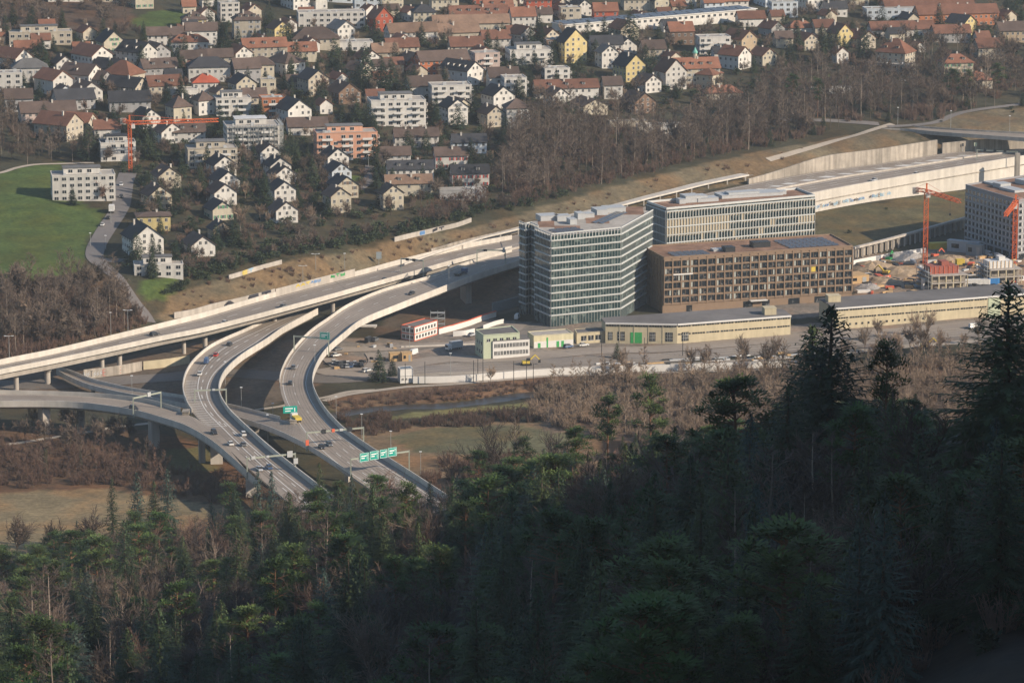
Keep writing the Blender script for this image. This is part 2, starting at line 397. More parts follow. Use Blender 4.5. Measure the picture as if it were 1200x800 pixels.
def elevated(name, label, Lp, Rp, hb=1.3, n=90, girder=2.4, hL=None, hR=None, pL=(0, 1), pR=(0, 1), lines=(), edge=(True, True), girt=(0, 1), surf='asphalt', capm='concrete_white'):
    """Lp/Rp: pixel polylines of the parapet tops (px, py, deck z), left and right seen along the run"""
    hL = hL or hb; hR = hR or hb
    A = resample(Lp, hL, n); B = resample(Rp, hR, n)
    root = empty(name, (A[n//2] + B[n//2]) / 2, label=label, cat='viaduct' if girder else 'road')
    root.matrix_world = Matrix.Translation((0, 0, 0))
    # driving surface (structure)
    mb = MB()
    for k in range(n-1): mb.quad(A[k], B[k], B[k+1], A[k+1])
    ro = mb.build('road_surface', M[surf]); ro['kind'] = 'structure'
    # girder under it
    if girder:
        mb = MB()
        for k in range(n-1):
            if not girt[0] <= k/(n-1) <= girt[1]: continue
            a0, b0, a1, b1 = A[k], B[k], A[k+1], B[k+1]; ci = .16
            def low(a, b, f, dz): q = a.lerp(b, f); return Vector((q.x, q.y, q.z - dz))
            t = .035
            p = [low(a0, b0, .01, .7), low(b0, a0, .01, .7), low(b1, a1, .01, .7), low(a1, b1, .01, .7), low(a0, b0, .005, t), low(b0, a0, .005, t), low(b1, a1, .005, t), low(a1, b1, .005, t)]
            mb.hexa(p)
            p = [low(a0, b0, ci, girder), low(b0, a0, ci, girder), low(b1, a1, ci, girder), low(a1, b1, ci, girder), low(a0, b0, ci*.45, .7), low(b0, a0, ci*.45, .7), low(b1, a1, ci*.45, .7), low(a1, b1, ci*.45, .7)]
            mb.hexa(p)
        mb.build('girder', M['concrete'], root)
    # parapets
    for E, O, h, rg in ((A, B, hL, pL), (B, A, hR, pR)):
        mb = MB(); pr = None
        for k in range(n):
            if not rg[0] <= k/(n-1) <= rg[1]: continue
            inn = (O[k] - E[k]); inn.z = 0; inn.normalize(); q = E[k]; o = q - inn*.28; i = q + inn*.12
            o2 = q - inn*.28; sec = [Vector((o.x, o.y, q.z-.85)), Vector((i.x, i.y, q.z-.2)), Vector((i.x, i.y, q.z+h)), Vector((o2.x, o2.y, q.z+h))]
            if pr:
                for j in range(4):
                    l = (j+1) % 4; mb.quad(pr[j], sec[j], sec[l], pr[l])
            else: mb.quad(*sec)
            pr = sec
        if pr: mb.quad(*pr[::-1]); mb.build('parapet', M[capm], root)
    # tyre-darkened lanes and expansion joints
    mt = MB()
    for f in (.2, .27, .36, .44, .56, .64, .72, .79):
        for k in range(n-1):
            if k/(n-1) > .97: continue
            a, b = A[k].lerp(B[k], f), A[k+1].lerp(B[k+1], f); d = (B[k]-A[k]).normalized(); u = Vector((0, 0, .012)); d2 = (B[k+1]-A[k+1]).normalized(); w = .34
            mt.quad(a-d*w+u, a+d*w+u, b+d2*w+u, b-d2*w+u)
    acc = 0
    for k in range(1, n-1):
        acc += (A[k]-A[k-1]).length
        if acc > 38:
            acc = 0; st = (A[k+1]-A[k]).normalized()*.22; st2 = (B[k+1]-B[k]).normalized()*.22; u = Vector((0, 0, .02)); mt.quad(A[k]-st+u, B[k]-st2+u, B[k]+st2+u, A[k]+st+u)
    mt.build('tyre_wear', M['tyre'], ro)
    # painted lines
    if lines or any(edge):
        mb = MB()
        def pt(k, m_left=None, frac=None, m_right=None):
            a, b = A[k], B[k]; w = (b-a).length
            f = frac if frac is not None else (m_left/w if m_left is not None else 1 - m_right/w)
            q = a.lerp(b, f); d = (b-a).normalized(); return q + Vector((0, 0, .03)), d
        acc = 0
        specs = [dict(frac=f, dash=True, r=r) for f, r in lines]
        if edge[0]: specs.append(dict(m_left=1.1 if edge[0] is True else edge[0], dash=False, r=(0, 1)))
        if edge[1]: specs.append(dict(m_right=1.1 if edge[1] is True else edge[1], dash=False, r=(0, 1)))
        for sp in specs:
            kw = {q: sp[q] for q in ('frac', 'm_left', 'm_right') if q in sp}; acc = 0
            for k in range(n-1):
                if not sp['r'][0] <= k/(n-1) <= sp['r'][1]: continue
                (a, d), (b, d2) = pt(k, **kw), pt(k+1, **kw); seg = (b-a).length
                steps = max(1, int(seg/1.5))
                for t in range(steps):
                    p0 = a.lerp(b, t/steps); p1 = a.lerp(b, (t+1)/steps); acc += seg/steps
                    if sp['dash'] and (acc % 16) > 6: continue
                    w = .17; mb.quad(p0-d*w, p0+d*w, p1+d*w, p1-d*w)
        mb.build('lane_marking', M['paint'], ro)
    return root, A, B

# main carriageway, far one (left -> right)
A_L = [(-70, 437, 10), (0, 421, 10), (60, 409, 10), (120, 395, 10.2), (190, 378, 10.5), (240, 365.5, 10.6), (290, 351, 10.9), (330, 340, 11.2), (380, 327, 11.6), (430, 314.5, 12), (482, 300.5, 12.3), (550, 284.5, 12.6), (600, 275.5, 12.7)]
A_R = [(-70, 448, 10), (0, 432.5, 10), (60, 420.5, 10), (120, 408, 10.2), (190, 393, 10.5), (240, 383, 10.6), (290, 370.5, 10.9), (330, 360, 11.2), (380, 346.5, 11.6), (430, 332.5, 12), (482, 318, 12.3), (550, 299, 12.6), (600, 288, 12.7)]
vA, A_A, A_B = elevated('motorway_viaduct', 'long pale concrete motorway viaduct on round columns below the brown grass embankment', A_L, A_R, hb=1.2, hL=2.2, girder=3.4, n=110, lines=((.45, (0, 1)),), edge=(2.6, 1.4), girt=(0, .93))
# near carriageway: right-hand S ramp, from the motorway down to the wood
B_L = [(600, 292, 12.7), (555, 304, 12.7), (506, 322, 12.6), (450, 338, 12.5), (410, 355, 12.5), (385, 371.5, 12.5), (362, 388, 12.5), (342, 410, 12.4), (331, 430, 12.3), (328, 446, 12.2), (332, 464, 12.1), (341, 481, 12), (349, 495, 12), (362, 512, 12), (385, 534, 12), (408, 551, 12), (430, 566, 12), (470, 596, 12)]
B_R = [(612, 303.5, 12.7), (575, 315, 12.7), (538, 328, 12.6), (466, 356, 12.5), (425, 373, 12.5), (404, 388.5, 12.5), (382, 408, 12.5), (370, 427, 12.4), (366, 444, 12.3), (370, 459, 12.2), (380, 476, 12.1), (393, 491, 12), (405, 502, 12), (432, 521, 12), (456, 536, 12), (480, 551, 12), (508, 569, 12), (555, 599, 12)]
vB, B_A, B_B = elevated('motorway_ramp', 'curved concrete ramp sweeping under the four-panel green sign into the wood', B_L, B_R, hb=1.35, hR=1.9, girder=2.6, n=120, pL=(0, .60), lines=((.40, (.05, .66)), (.50, (.66, 1)), (.28, (.74, 1)), (.72, (.74, 1))), edge=(2.0, 4.6))
# left S ramp
C_L = [(335, 365, 3.6), (311, 374, 4.2), (286, 385.5, 5), (266, 394, 6.2), (248, 403, 7.4), (236, 412, 8.4), (226, 422, 9.2), (219, 433, 10), (215.5, 444, 10.7), (215, 455, 11.3), (218.5, 467, 11.7), (224, 477, 12), (233, 487, 12), (246, 500, 12), (262, 516, 12), (284, 537, 12), (310, 560, 12), (350, 594, 12)]
C_R = [(372, 361, 3.6), (352, 371.5, 4.2), (331, 383, 5), (314, 395, 6.2), (298, 405, 7.4), (284, 414, 8.4), (273, 423, 9.2), (263.5, 433, 10), (258, 444, 10.7), (256.5, 455, 11.3), (260, 466, 11.7), (269, 479, 12), (280, 490, 12), (293, 502, 12), (311, 518, 12), (334, 537, 12), (360, 557, 12), (405, 592, 12)]
vC, C_A, C_B = elevated('motorway_ramp', 'curved concrete ramp with a hatched shoulder passing beneath the long viaduct', C_L, C_R, hb=1.35, hR=1.9, girder=2.4, n=120, pL=(0, .60), lines=((.50, (.1, .64)), (.58, (.64, 1)), (.25, (.74, 1))), edge=(5.5, 4.6))
# lower-left flyover joining the left ramp
D_L = [(-80, 457, 11.5), (0, 457, 11.5), (60, 458, 11.6), (120, 461, 11.7), (170, 467, 11.8), (200, 474.5, 11.9), (222, 482, 12), (236, 489.5, 11.98), (250, 503.5, 11.98), (268, 521, 11.98)]
D_R = [(-80, 470, 11.5), (0, 469.5, 11.5), (60, 469.5, 11.6), (105, 472, 11.7), (156, 479.5, 11.8), (190, 488.5, 11.9), (218, 498, 12), (246, 514, 11.98), (270, 533.5, 11.98), (302, 562.5, 11.98)]
vD, D_A, D_B = elevated('motorway_flyover', 'low concrete flyover curving in on wide slab piers above the river scrub', D_L, D_R, hb=1.5, girder=2.2, n=90, pL=(0, .63), lines=((.6, (0, .6)),), edge=(1.2, 1.2))
# lower flyover that dives under the left ramp and joins the right one
E_L = [(66, 429, 3.0), (84, 434, 3.2), (104, 442, 3.5), (124, 447.5, 3.8), (160, 455, 4.2), (216, 463, 5), (268, 473, 7), (300, 480.5, 9), (338, 490.5, 11.5), (352, 497, 11.97), (366, 512, 11.97), (386, 532, 11.97)]
E_R = [(66, 432, 3.0), (80, 440, 3.2), (100, 448.5, 3.5), (120, 454, 3.8), (152, 461, 4.2), (210, 471, 5), (258, 482, 7), (288, 490.5, 9), (322, 502, 11.5), (358, 519, 11.97), (384, 535, 11.97), (412, 553.5, 11.97)]
vE, E_A, E_B = elevated('motorway_flyover', 'single-lane concrete flyover rising from beneath the hatched ramp to the yellow crash truck', E_L, E_R, hb=1.1, girder=1.4, n=90, pL=(0, .70), lines=(), edge=(1, 1))

# motorway on the embankment, right half (all lanes)
S_far = [(586, 279.2, 12.9), (600, 275.5, 12.9), (700, 254, 12.9), (800, 232, 12.9), (880, 215, 13), (960, 200.5, 13), (1030, 191.5, 13), (1090, 182, 13), (1116, 178.5, 13), (1200, 173.5, 13), (1290, 163, 13)]
S_near = [(596, 309, 12.9), (612, 304.5, 12.9), (700, 284, 12.9), (800, 260.5, 12.9), (880, 242, 13), (956, 224.5, 13), (1060, 205.5, 13), (1130, 193.5, 13), (1190, 183.5, 13), (1260, 172, 13), (1340, 159, 13)]
n_ = 80
SA = resample(S_far, .2, n_); SB = resample(S_near, 1.3, n_)
mb = MB()
for k in range(n_-1): mb.quad(SA[k], SB[k], SB[k+1], SA[k+1])
motorway = mb.build('motorway', M['asphalt']); motorway['kind'] = 'structure'
mb = MB()
for f in (.08, .105, .16, .185, .24, .59, .615, .69, .715, .79, .82):
    for k in range(n_-1):
        a = SA[k].lerp(SB[k], f); b = SA[k+1].lerp(SB[k+1], f); d = (SB[k]-SA[k]).normalized(); u = Vector((0, 0, .012)); mb.quad(a-d*.35+u, a+d*.35+u, b+d*.35+u, b-d*.35+u)
mb.build('tyre_wear', M['tyre'], motorway)
mb = MB()
def mline(f, r0, r1, dash, w=.18, per=16, on=6):
    acc = 0
    for k in range(n_-1):
        if not r0 <= k/(n_-1) <= r1: continue
        a = SA[k].lerp(SB[k], f); b = SA[k+1].lerp(SB[k+1], f); d = (SB[k]-SA[k]).normalized(); seg = (b-a).length; st = max(1, int(seg/2))
        for t in range(st):
            acc += seg/st
            if dash and acc % per > on: continue
            p0 = a.lerp(b, t/st); p1 = a.lerp(b, (t+1)/st); u = Vector((0, 0, .04)); mb.quad(p0-d*w+u, p0+d*w+u, p1+d*w+u, p1-d*w+u)
for f, r0, r1, da in ((.05, 0, 1, 0), (.13, 0, 1, 1), (.21, 0, 1, 1), (.34, 0, .45, 0), (.46, .5, 1, 0), (.56, 0, 1, 0), (.66, 0, 1, 1), (.76, 0, 1, 1), (.9, 0, 1, 0)): mline(f, r0, r1, da)
# hatched strip between the carriageways
acc = 0
for k in range(n_-1):
    if k/(n_-1) < .42: continue
    a = SA[k].lerp(SB[k], .27); b = SA[k+1].lerp(SB[k+1], .27); d = (SB[k]-SA[k]).normalized(); seg = (b-a).length; st = max(1, int(seg/2))
    for t in range(st):
        acc += 1
        if acc % 5 > 1: continue
        p0 = a.lerp(b, t/st); p1 = a.lerp(b, (t+1.2)/st); u = Vector((0, 0, .045)); sl = (b-a).normalized()*5
        mb.quad(p0+u, p0+d*5+sl+u, p1+d*5+sl+u, p1+u)
mb.build('lane_marking', M['paint'], motorway)
# concrete median strip between carriageways
def wallrun(name, pts, h, th, material, label=None, cat=None, parent=None, base=1.0, kind=None):
    mb = MB(); pr = None; n = len(pts)
    for k, p in enumerate(pts):
        d = pts[min(k+1, n-1)] - pts[max(k-1, 0)]; d.z = 0; d.normalize(); x = Vector((d.y, -d.x, 0)) * th/2
        hh = h[k] if isinstance(h, (list, tuple)) else h; bb = base[k] if isinstance(base, (list, tuple)) else base
        sec = [p-x-Vector((0, 0, bb)), p+x-Vector((0, 0, bb)), p+x+Vector((0, 0, hh)), p-x+Vector((0, 0, hh))]
        if pr:
            for j in range(4): l = (j+1) % 4; mb.quad(pr[j], sec[j], sec[l], pr[l])
        else: mb.quad(*sec[::-1])
        pr = sec
    mb.quad(*pr)
    o = mb.build(name, material, parent)
    if label: tag(o, label, cat)
    if kind: o['kind'] = kind
    return o
med = [SA[k].lerp(SB[k], .49) for k in range(0, n_)]
wallrun('median_barrier', med, .9, .5, M['concrete'], 'low concrete median barrier along the middle of the motorway', 'barrier', base=.05)
# side strip between A and B where they part
# near retaining wall on the right, with graffiti band
near = [SB[k] for k in range(n_) if SB[k].x > 30]
top = [1.2]*len(near); bs = [lerp(4.5, 10, sm(60, 130, p.x)) + 2.5*sm(190, 250, p.x) for p in near]
rw = wallrun('retaining_wall', near, top, .8, M['concrete_white'], 'tall white concrete retaining wall carrying the motorway above the green slope', 'wall', base=bs)
ledge = wallrun('ledge', [p + Vector((.5, -.5, -3.6)) for p in near if p.x > 90], .35, .5, M['concrete_old'], parent=rw, base=0)
def outward(a, b):
    t = (b - a); t.z = 0; t.normalize(); return t, Vector((t.y, -t.x, 0))
GR = [mat('graffiti_' + c, v, .7, .25, 1.5) for c, v in (('blue', (.10, .22, .42)), ('pale_blue', (.25, .42, .55)), ('black', (.04, .04, .05)), ('green', (.06, .28, .10)), ('yellow', (.55, .42, .08)), ('red', (.45, .08, .06)), ('silver', (.42, .44, .46)))]
def graffiti(parent, a, b, z0, z1, cols, n, seed, off=.06, fill=.8):
    """sprayed letter-like strokes on a wall face between a and b (outward to the camera)"""
    r = random.Random(seed); t, nn = outward(a, b); L = (Vector((b.x, b.y, 0)) - Vector((a.x, a.y, 0))).length; w = L/n
    mb = MB()
    for k in range(n):
        if r.random() > fill: continue
        m = r.choice(cols); x0 = k*w + w*.12; x1 = k*w + w*.88; zz0 = lerp(z0, z1, r.uniform(.05, .2)); zz1 = lerp(z0, z1, r.uniform(.7, .95)); s = max(.16, w*.16)
        def zb(f): return lerp(a.z, b.z, f)
        def st(xa, za, xb, zb_):
            base = lerp(a.z, b.z, (xa)/L) if False else 0
            pa = Vector((a.x+t.x*xa+nn.x*off, a.y+t.y*xa+nn.y*off, lerp(a.z, b.z, xa/L)+za)); pb = Vector((a.x+t.x*xb+nn.x*off, a.y+t.y*xb+nn.y*off, lerp(a.z, b.z, xb/L)+zb_))
            d = (pb-pa); 
            if d.length < .05: return
            d.normalize(); c = d.cross(nn).normalized()*s/2; mb.quad(pa-c, pb-c, pb+c, pa+c, m)
        kind = r.randrange(6); xm = (x0+x1)/2; zm = (zz0+zz1)/2
        strokes = [[(x0, zz0, x0, zz1), (x0, zz1, x1, zz1), (x0, zm, x1, zm), (x0, zz0, x1, zz0)], [(x0, zz0, xm, zz1), (xm, zz1, x1, zz0), (x0+w*.15, zm, x1-w*.15, zm)], [(x0, zz0, x0, zz1), (x0, zz1, x1, zm), (x1, zm, x0, zm), (x0, zm, x1, zz0)],
                   [(x0, zz1, x1, zz1), (xm, zz0, xm, zz1)], [(x1, zz1, x0, zm), (x0, zm, x1, zm), (x1, zm, x0, zz0)], [(x0, zz0, x0, zz1), (x1, zz0, x1, zz1), (x0, zm, x1, zm), (x0, zz0, x1, zz0)]][kind]
        for q in strokes: st(*q)
    return mb.build('graffiti', GR, parent)
def at_px(pts, px):
    best = min(pts, key=lambda p: abs(proj(p)[0]-px)); return best.copy()
g0, g1 = at_px(near, 956), at_px(near, 1048)
t_, n__ = outward(g0, g1); graffiti(rw, g0 + n__*.4, g1 + n__*.4, -7.4, -5.0, [0, 1, 1, 2], 34, 3, .08)

# far retaining wall (stained) and slope above it
fw = [P(880, 206, 13), P(920, 197, 13), P(960, 189, 13), P(1000, 181, 13), P(1040, 175, 13), P(1090, 168, 13), P(1110, 166, 13)]
fw0 = [SA[k] for k in range(n_) if proj(SA[k])[0] > 872 and proj(SA[k])[0] < 1100]
far_h = [lerp(2.5, 7.5, sm(875, 985, proj(p)[0])) for p in fw0]
fwall = wallrun('retaining_wall', [p + Vector((-.72, .69, 0))*1.2 for p in fw0], far_h, .9, M['concrete_old'], 'weather-stained grey retaining wall along the far side of the motorway', 'wall', base=1)
# wing walls beside the overbridge
ww = [P(1104, 171, 17), P(1145, 167, 17), P(1200, 164, 17), P(1260, 160, 17)]
wallrun('wing_wall', ww, 1.5, .8, M['concrete_old'], 'grey retaining wall in the shade under the road overbridge', 'wall', base=5)

# gallery (low roof on columns) along the far carriageway
gl = [P(px, py, 16.0) for px, py in ((474, 303), (510, 292.5), (550, 281.5), (590, 272), (620, 264.5), (656, 255.5), (700, 246), (730, 239.5), (765, 230.5), (796, 223), (830, 214.5), (878, 204.5))]
gl = catmull(gl, 60)
gr = empty('road_gallery', (0, 0, 0), label='long white gallery roof on columns beside the far motorway lane', cat='gallery')
mb = MB(); strip(mb, [p.copy() for p in gl], 3.2)
mb2 = MB(); pr = None
for k, p in enumerate(gl):
    d = gl[min(k+1, 59)] - gl[max(k-1, 0)]; d.z = 0; d.normalize(); nrm = Vector((-d.y, d.x, 0))
    h0 = lerp(.0, 1.0, min(1, k/14.0)); w = lerp(.6, 5.5, sm(6, 52, k))
    p = p + Vector((0, 0, -2.2 + 2.2*h0))
    sec = [p + Vector((0, 0, -.75)), p + nrm*w + Vector((0, 0, -.75)), p + nrm*w, p]
    if pr:
        for j in range(4): l = (j+1) % 4; mb2.quad(pr[j], pr[l], sec[l], sec[j])
    else: mb2.quad(*sec)
    pr = sec
mb2.quad(*pr[::-1]); mb2.build('roof', M['concrete_white'], gr)
for k in range(10, 60, 3):
    p = gl[k]; mb = MB(); h0 = lerp(.0, 1.0, min(1, k/14.0)); mb.box(p.x-.3, p.x+.3, p.y+.3, p.y+.9, 12.6, p.z-.7-2.2+2.2*h0); mb.build('column', M['concrete_white'], gr)
mb = MB()  # back wall of the gallery
pts = [p + Vector((-.72, .69, 0))*5.2 for p in gl[6:56]]
wallrun('back_wall', [Vector((p.x, p.y, 12.6)) for p in pts], 2.6, .4, M['concrete_old'], parent=gr, base=.5)
# tunnel mouth loop of road beyond the gallery end
lp = catmull([P(796, 222, 14), P(815, 214, 14), P(832, 206, 14.5), P(850, 203, 14.8), P(868, 203.5, 14.8), P(880, 206, 14.4)], 24)
mb = MB(); strip(mb, lp, 5, None); mb.build('slip_road', M['asphalt'])['kind'] = 'structure'
wallrun('kerb_wall', [p + Vector((-1.6, 2.6, 0)) for p in lp], .9, .5, M['concrete_white'], 'curved white kerb wall round the gallery mouth', 'wall', base=1.5)

# piers ---------------------------------------------------------------
def pier(root, EA, EB, px, w, d, under, ang=None, round_=False, cap=False, mt='concrete', f=.5):
    best = None
    for k in range(len(EA)):
        c = EA[k].lerp(EB[k], f); g = ground(c.x, c.y); q = abs(proj((c.x, c.y, g + 3))[0] - px)
        if best is None or q < best[0]: best = (q, c, g, (EB[k]-EA[k]).normalized())
    _, c, g, t = best; z0 = g - 1; ztop = c.z - under; mb = MB(); b = c
    if round_:
        mb.tube([(b.x, b.y, z0), (b.x, b.y, ztop)], [w/2, w/2], 14)
    else:
        t = Vector((t.x, t.y, 0)).normalized(); n = Vector((t.y, -t.x, 0)); mb.obox(Vector((b.x, b.y, 0)), t, n, -w/2, w/2, -d/2, d/2, z0, ztop)
    if cap: mb.tube([(b.x, b.y, ztop-2.0), (b.x, b.y, ztop-1.0), (b.x, b.y, ztop-.02)], [w/2, w*.8, w*.9], 14)
    mb.build('pier', M[mt], root)
for px, w, cp in ((58, 2.3, 1), (116, 1.8, 0), (138, 2.0, 1), (218, 1.7, 0), (243, 2, 1), (320, 1.9, 1), (392, 1.9, 1), (20, 2, 0), (450, 1.8, 0)):
    pier(vA, A_A, A_B, px, w, w, 3.38, round_=True, cap=cp)
for px, w in ((407, 1.7), (376, 1.7)): pier(vB, B_A, B_B, px, w, w, 2.58, f=.6)
for px in (443, 494, 545): pier(vB, B_A, B_B, px, 9, 2.6, 2.58)
pier(vB, B_A, B_B, 358, 6, 3, 2.58); pier(vB, B_A, B_B, 470, 6, 3, 2.58)
for px in (294, 259): pier(vC, C_A, C_B, px, 1.8, 1.8, 2.38, round_=True, f=.7)
for px, f in ((254, .15), (268, .4), (296, .2)): pier(vC, C_A, C_B, px, 4.4, 2.2, 2.38, mt='concrete_white', f=f)
for px in (54, 181): pier(vD, D_A, D_B, px, 5, 3, 2.18, f=.75)
for px in (96, 236): pier(vD, D_A, D_B, px, 2.2, 2.2, 2.18)
for px in (110, 170, 300): pier(vE, E_A, E_B, px, 1.4, 1.4, 1.38)
# drainage brackets under the right ramp
mb = MB(); p = P(424, 384, 11); q = P(440, 378, 11)
for k, (w, zz) in enumerate(((9, 10.9), (6, 10.2), (3.5, 9.6))):
    c = p.lerp(q, .3 + .2*k); mb.box(c.x - w/2, c.x + w/2, c.y - 1.2, c.y + 1.2, zz, zz+.6)
mb.build('bracket', M['concrete_white'], vB)

# gore hatching on the left ramp ------------------------------------
mb = MB()
n = len(C_A)
for k in range(int(n*.44), int(n*.66)):
    a, b = C_A[k], C_B[k]; f = (k/(n-1) - .44)/.22; w = 5.0 if f < .75 else lerp(5, 7.5, (f-.75)*4)
    d = (b-a).normalized(); st = (C_A[k+1]-a)
    if True:
        L = st.length; m_ = max(1, round(L/2.4))
        for j in range(m_):
            p = a + st*(j/m_); u = Vector((0, 0, .035)); fw = st.normalized()*.5; sl = -st.normalized()*1.6
            mb.quad(p+d*.6+u, p+d*w+sl*-1+u, p+d*w+sl*-1+fw+u, p+d*.6+fw+u)
mb.build('hatching', M['paint'], bpy.data.objects.get('road_surface.002'))
# crash-cushion blocks at the two gores
for px, py, lb in ((212, 484, 'pale concrete gore block at the hatched shoulder'), (338, 494, 'pale concrete gore block behind the yellow crash truck')):
    c = P(px+6, py, 12.2); mb = MB(); mb.box(c.x-1.2, c.x+1.2, c.y-2.4, c.y+2.4, 11.9, 13.1); mb.box(c.x-1.35, c.x+1.35, c.y-2.6, c.y+2.6, 13.1, 13.25)
    tag(mb.build('gore_block', M['concrete_old']), lb, 'barrier')
# concrete strip wall between the two carriageways where they part
ms = [A_B[k].lerp(B_A[0], 0) for k in range(len(A_B)) if proj(A_B[k])[0] > 512]

# overbridge at the right ---------------------------------------------
ob = empty('road_overbridge', (0, 0, 0), label='slim concrete road overbridge spanning the motorway beyond the orange cranes', cat='bridge')
OF = [(1010, 143.5), (1035, 144.5), (1062, 146.5), (1100, 149.5), (1150, 152.5), (1200, 155), (1260, 158)]
ON = [(1010, 148.5), (1035, 150), (1062, 151), (1100, 154.5), (1150, 158), (1200, 161.5), (1260, 165.5)]
oa = catmull([P(x, y, 22.2) for x, y in OF], 40); oN = catmull([P(x, y, 22.2) for x, y in ON], 40)
for i_, p in enumerate(oa): pass
mb = MB(); mr = MB()
for k in range(39):
    a, b, c, d = oN[k], oN[k+1], oa[k+1], oa[k]
    lw = lambda q, z: Vector((q.x, q.y, q.z - z))
    mb.hexa([lw(a, 2.0), lw(b, 2.0), lw(c, 2.0), lw(d, 2.0), lw(a, .95), lw(b, .95), lw(c, .95), lw(d, .95)])
    mr.quad(lw(a, .9), lw(b, .9), lw(c, .9), lw(d, .9))
mb.build('deck', M['concrete'], ob); ors = mr.build('overbridge_road', M['asphalt']); ors['kind'] = 'structure'
wallrun('parapet', [q - Vector((0, 0, 1)) for q in oN], 1.05, .3, M['concrete'], parent=ob, base=.9)
wallrun('parapet', [q - Vector((0, 0, 1)) for q in oa], 1.05, .3, M['concrete'], parent=ob, base=.9)
b = P(1192, 196, 13); mb = MB(); mb.box(b.x-1.2, b.x+1.2, b.y-1.5, b.y+1.5, 3, 20.2); mb.build('pier', M['concrete_old'], ob)
# concrete abutment box with the blue painted stair
b = P(1038, 166, 16); b2 = P(1063, 158, 16); t, nn = outward(b, b2); L = (b2-b).length
ab = MB(); ab.obox(Vector((b.x, b.y, 0)), t, nn, 0, L, -9, 0, 12, 20.6); abo = tag(ab.build('abutment_block', M['concrete']), 'square concrete abutment block on the grass under the overbridge end', 'abutment')
c = P(1064, 160, 18); c2 = P(1086, 167, 14); t, nn = outward(c, c2)
st = MB(); L = (c2-c).length
for k in range(10): st.obox(Vector((c.x, c.y, 0)), t, nn, L*k/10, L*(k+1)/10, -3, 0, 11, lerp(20, 14, k/10))
so = tag(st.build('stairway', M['concrete']), 'concrete stairway covered in blue graffiti beneath the overbridge', 'stairs')
graffiti(so, Vector((c.x+nn.x*.05, c.y+nn.y*.05, 17)), Vector((c2.x+nn.x*.05, c2.y+nn.y*.05, 13.5)), -1.5, 2.2, [0, 1, 0], 7, 5, .1)

# ------------------------------------------------------------------ roads on the ground
def groundroad(name, pix, w, material, n=60, off=.14, y0=1235):
    pts = catmull([G(*p, y0=y0) for p in pix], n); mb = MB()
    sub = max(2, int((w(0) if callable(w) else w)/1.6)); pr = None
    for k, p in enumerate(pts):
        d = pts[min(k+1, n-1)] - pts[max(k-1, 0)]; d.z = 0; d.normalize(); x = Vector((d.y, -d.x, 0)); row = []
        ww = w(k/(n-1)) if callable(w) else w
        for j in range(sub+1):
            q = p + x*ww*(j/sub-.5); row.append(Vector((q.x, q.y, ground(q.x, q.y)+off)))
        if pr:
            for j in range(sub): mb.quad(pr[j], row[j], row[j+1], pr[j+1])
        pr = row
    o = mb.build(name, M[material] if isinstance(material, str) else material); o['kind'] = 'structure'; return o, pts
M['path'] = mat('pale_gravel_path', (.36, .31, .25), .95, .12, .6, var2=.15, scale2=.05)
groundroad('footpath', [(-40, 527), (0, 522), (60, 513), (110, 505), (150, 499), (176, 496), (215, 492)], 3.2, 'path')
groundroad('footpath', [(380, 470), (400, 464), (430, 459), (470, 454), (500, 452), (580, 446), (640, 441), (720, 438), (800, 436), (900, 433)], 3.4, 'path')
groundroad('footpath', [(300, 480), (330, 476), (352, 470), (380, 466), (410, 459), (440, 457)], 3, 'path')
groundroad('street', [(-30, 452), (60, 450), (130, 447), (200, 442), (260, 437), (330, 441), (380, 444), (420, 442), (450, 440)], 16, 'asphalt_dark', off=.16)
groundroad('street', [(372, 412), (400, 410), (440, 409), (500, 405), (560, 402), (590, 392), (606, 380)], 9, 'asphalt', off=.2)
groundroad('street', [(378, 432), (410, 440), (440, 437), (470, 429), (520, 421), (560, 421), (640, 416), (700, 411), (800, 407), (960, 394), (1100, 384), (1260, 368)], 13, 'asphalt', off=.18)
groundroad('street', [(385, 420), (395, 428), (410, 433), (430, 432), (440, 424), (436, 414)], 6, 'asphalt', off=.24, n=40)
groundroad('railway_track', [(430, 441), (480, 436), (560, 430), (640, 426), (700, 423), (800, 418), (900, 409), (1000, 400), (1100, 392), (1240, 380)], 17, 'ballast', off=.1)
M['sand'] = mat('pale_sand', (.34, .29, .23), .95, .2, .6, var2=.2, scale2=.06)
groundroad('service_track', [(480, 441), (560, 437), (640, 433), (720, 430), (800, 427), (900, 421), (1000, 412), (1200, 396)], 6, 'sand', off=.12)
rails = MB()
for j, dy in enumerate((-6.4, -5, -2, -.6, 2.4, 3.8, 6.2, 7.6)):
    pts = catmull([G(*p) for p in [(480, 436), (560, 430), (640, 426), (700, 423), (800, 418), (900, 409), (1000, 400), (1100, 392), (1240, 380)]], 60)
    pp = []
    for k, p in enumerate(pts):
        d = pts[min(k+1, 59)] - pts[max(k-1, 0)]; d.z = 0; d.normalize(); pp.append(p + Vector((-d.y, d.x, 0))*dy + Vector((0, 0, .25)))
    for a, b in zip(pp, pp[1:]): rails.bar(a, b, .14, h=.2)
rl = rails.build('rail_line', M['steel_rail']); rl['kind'] = 'structure'
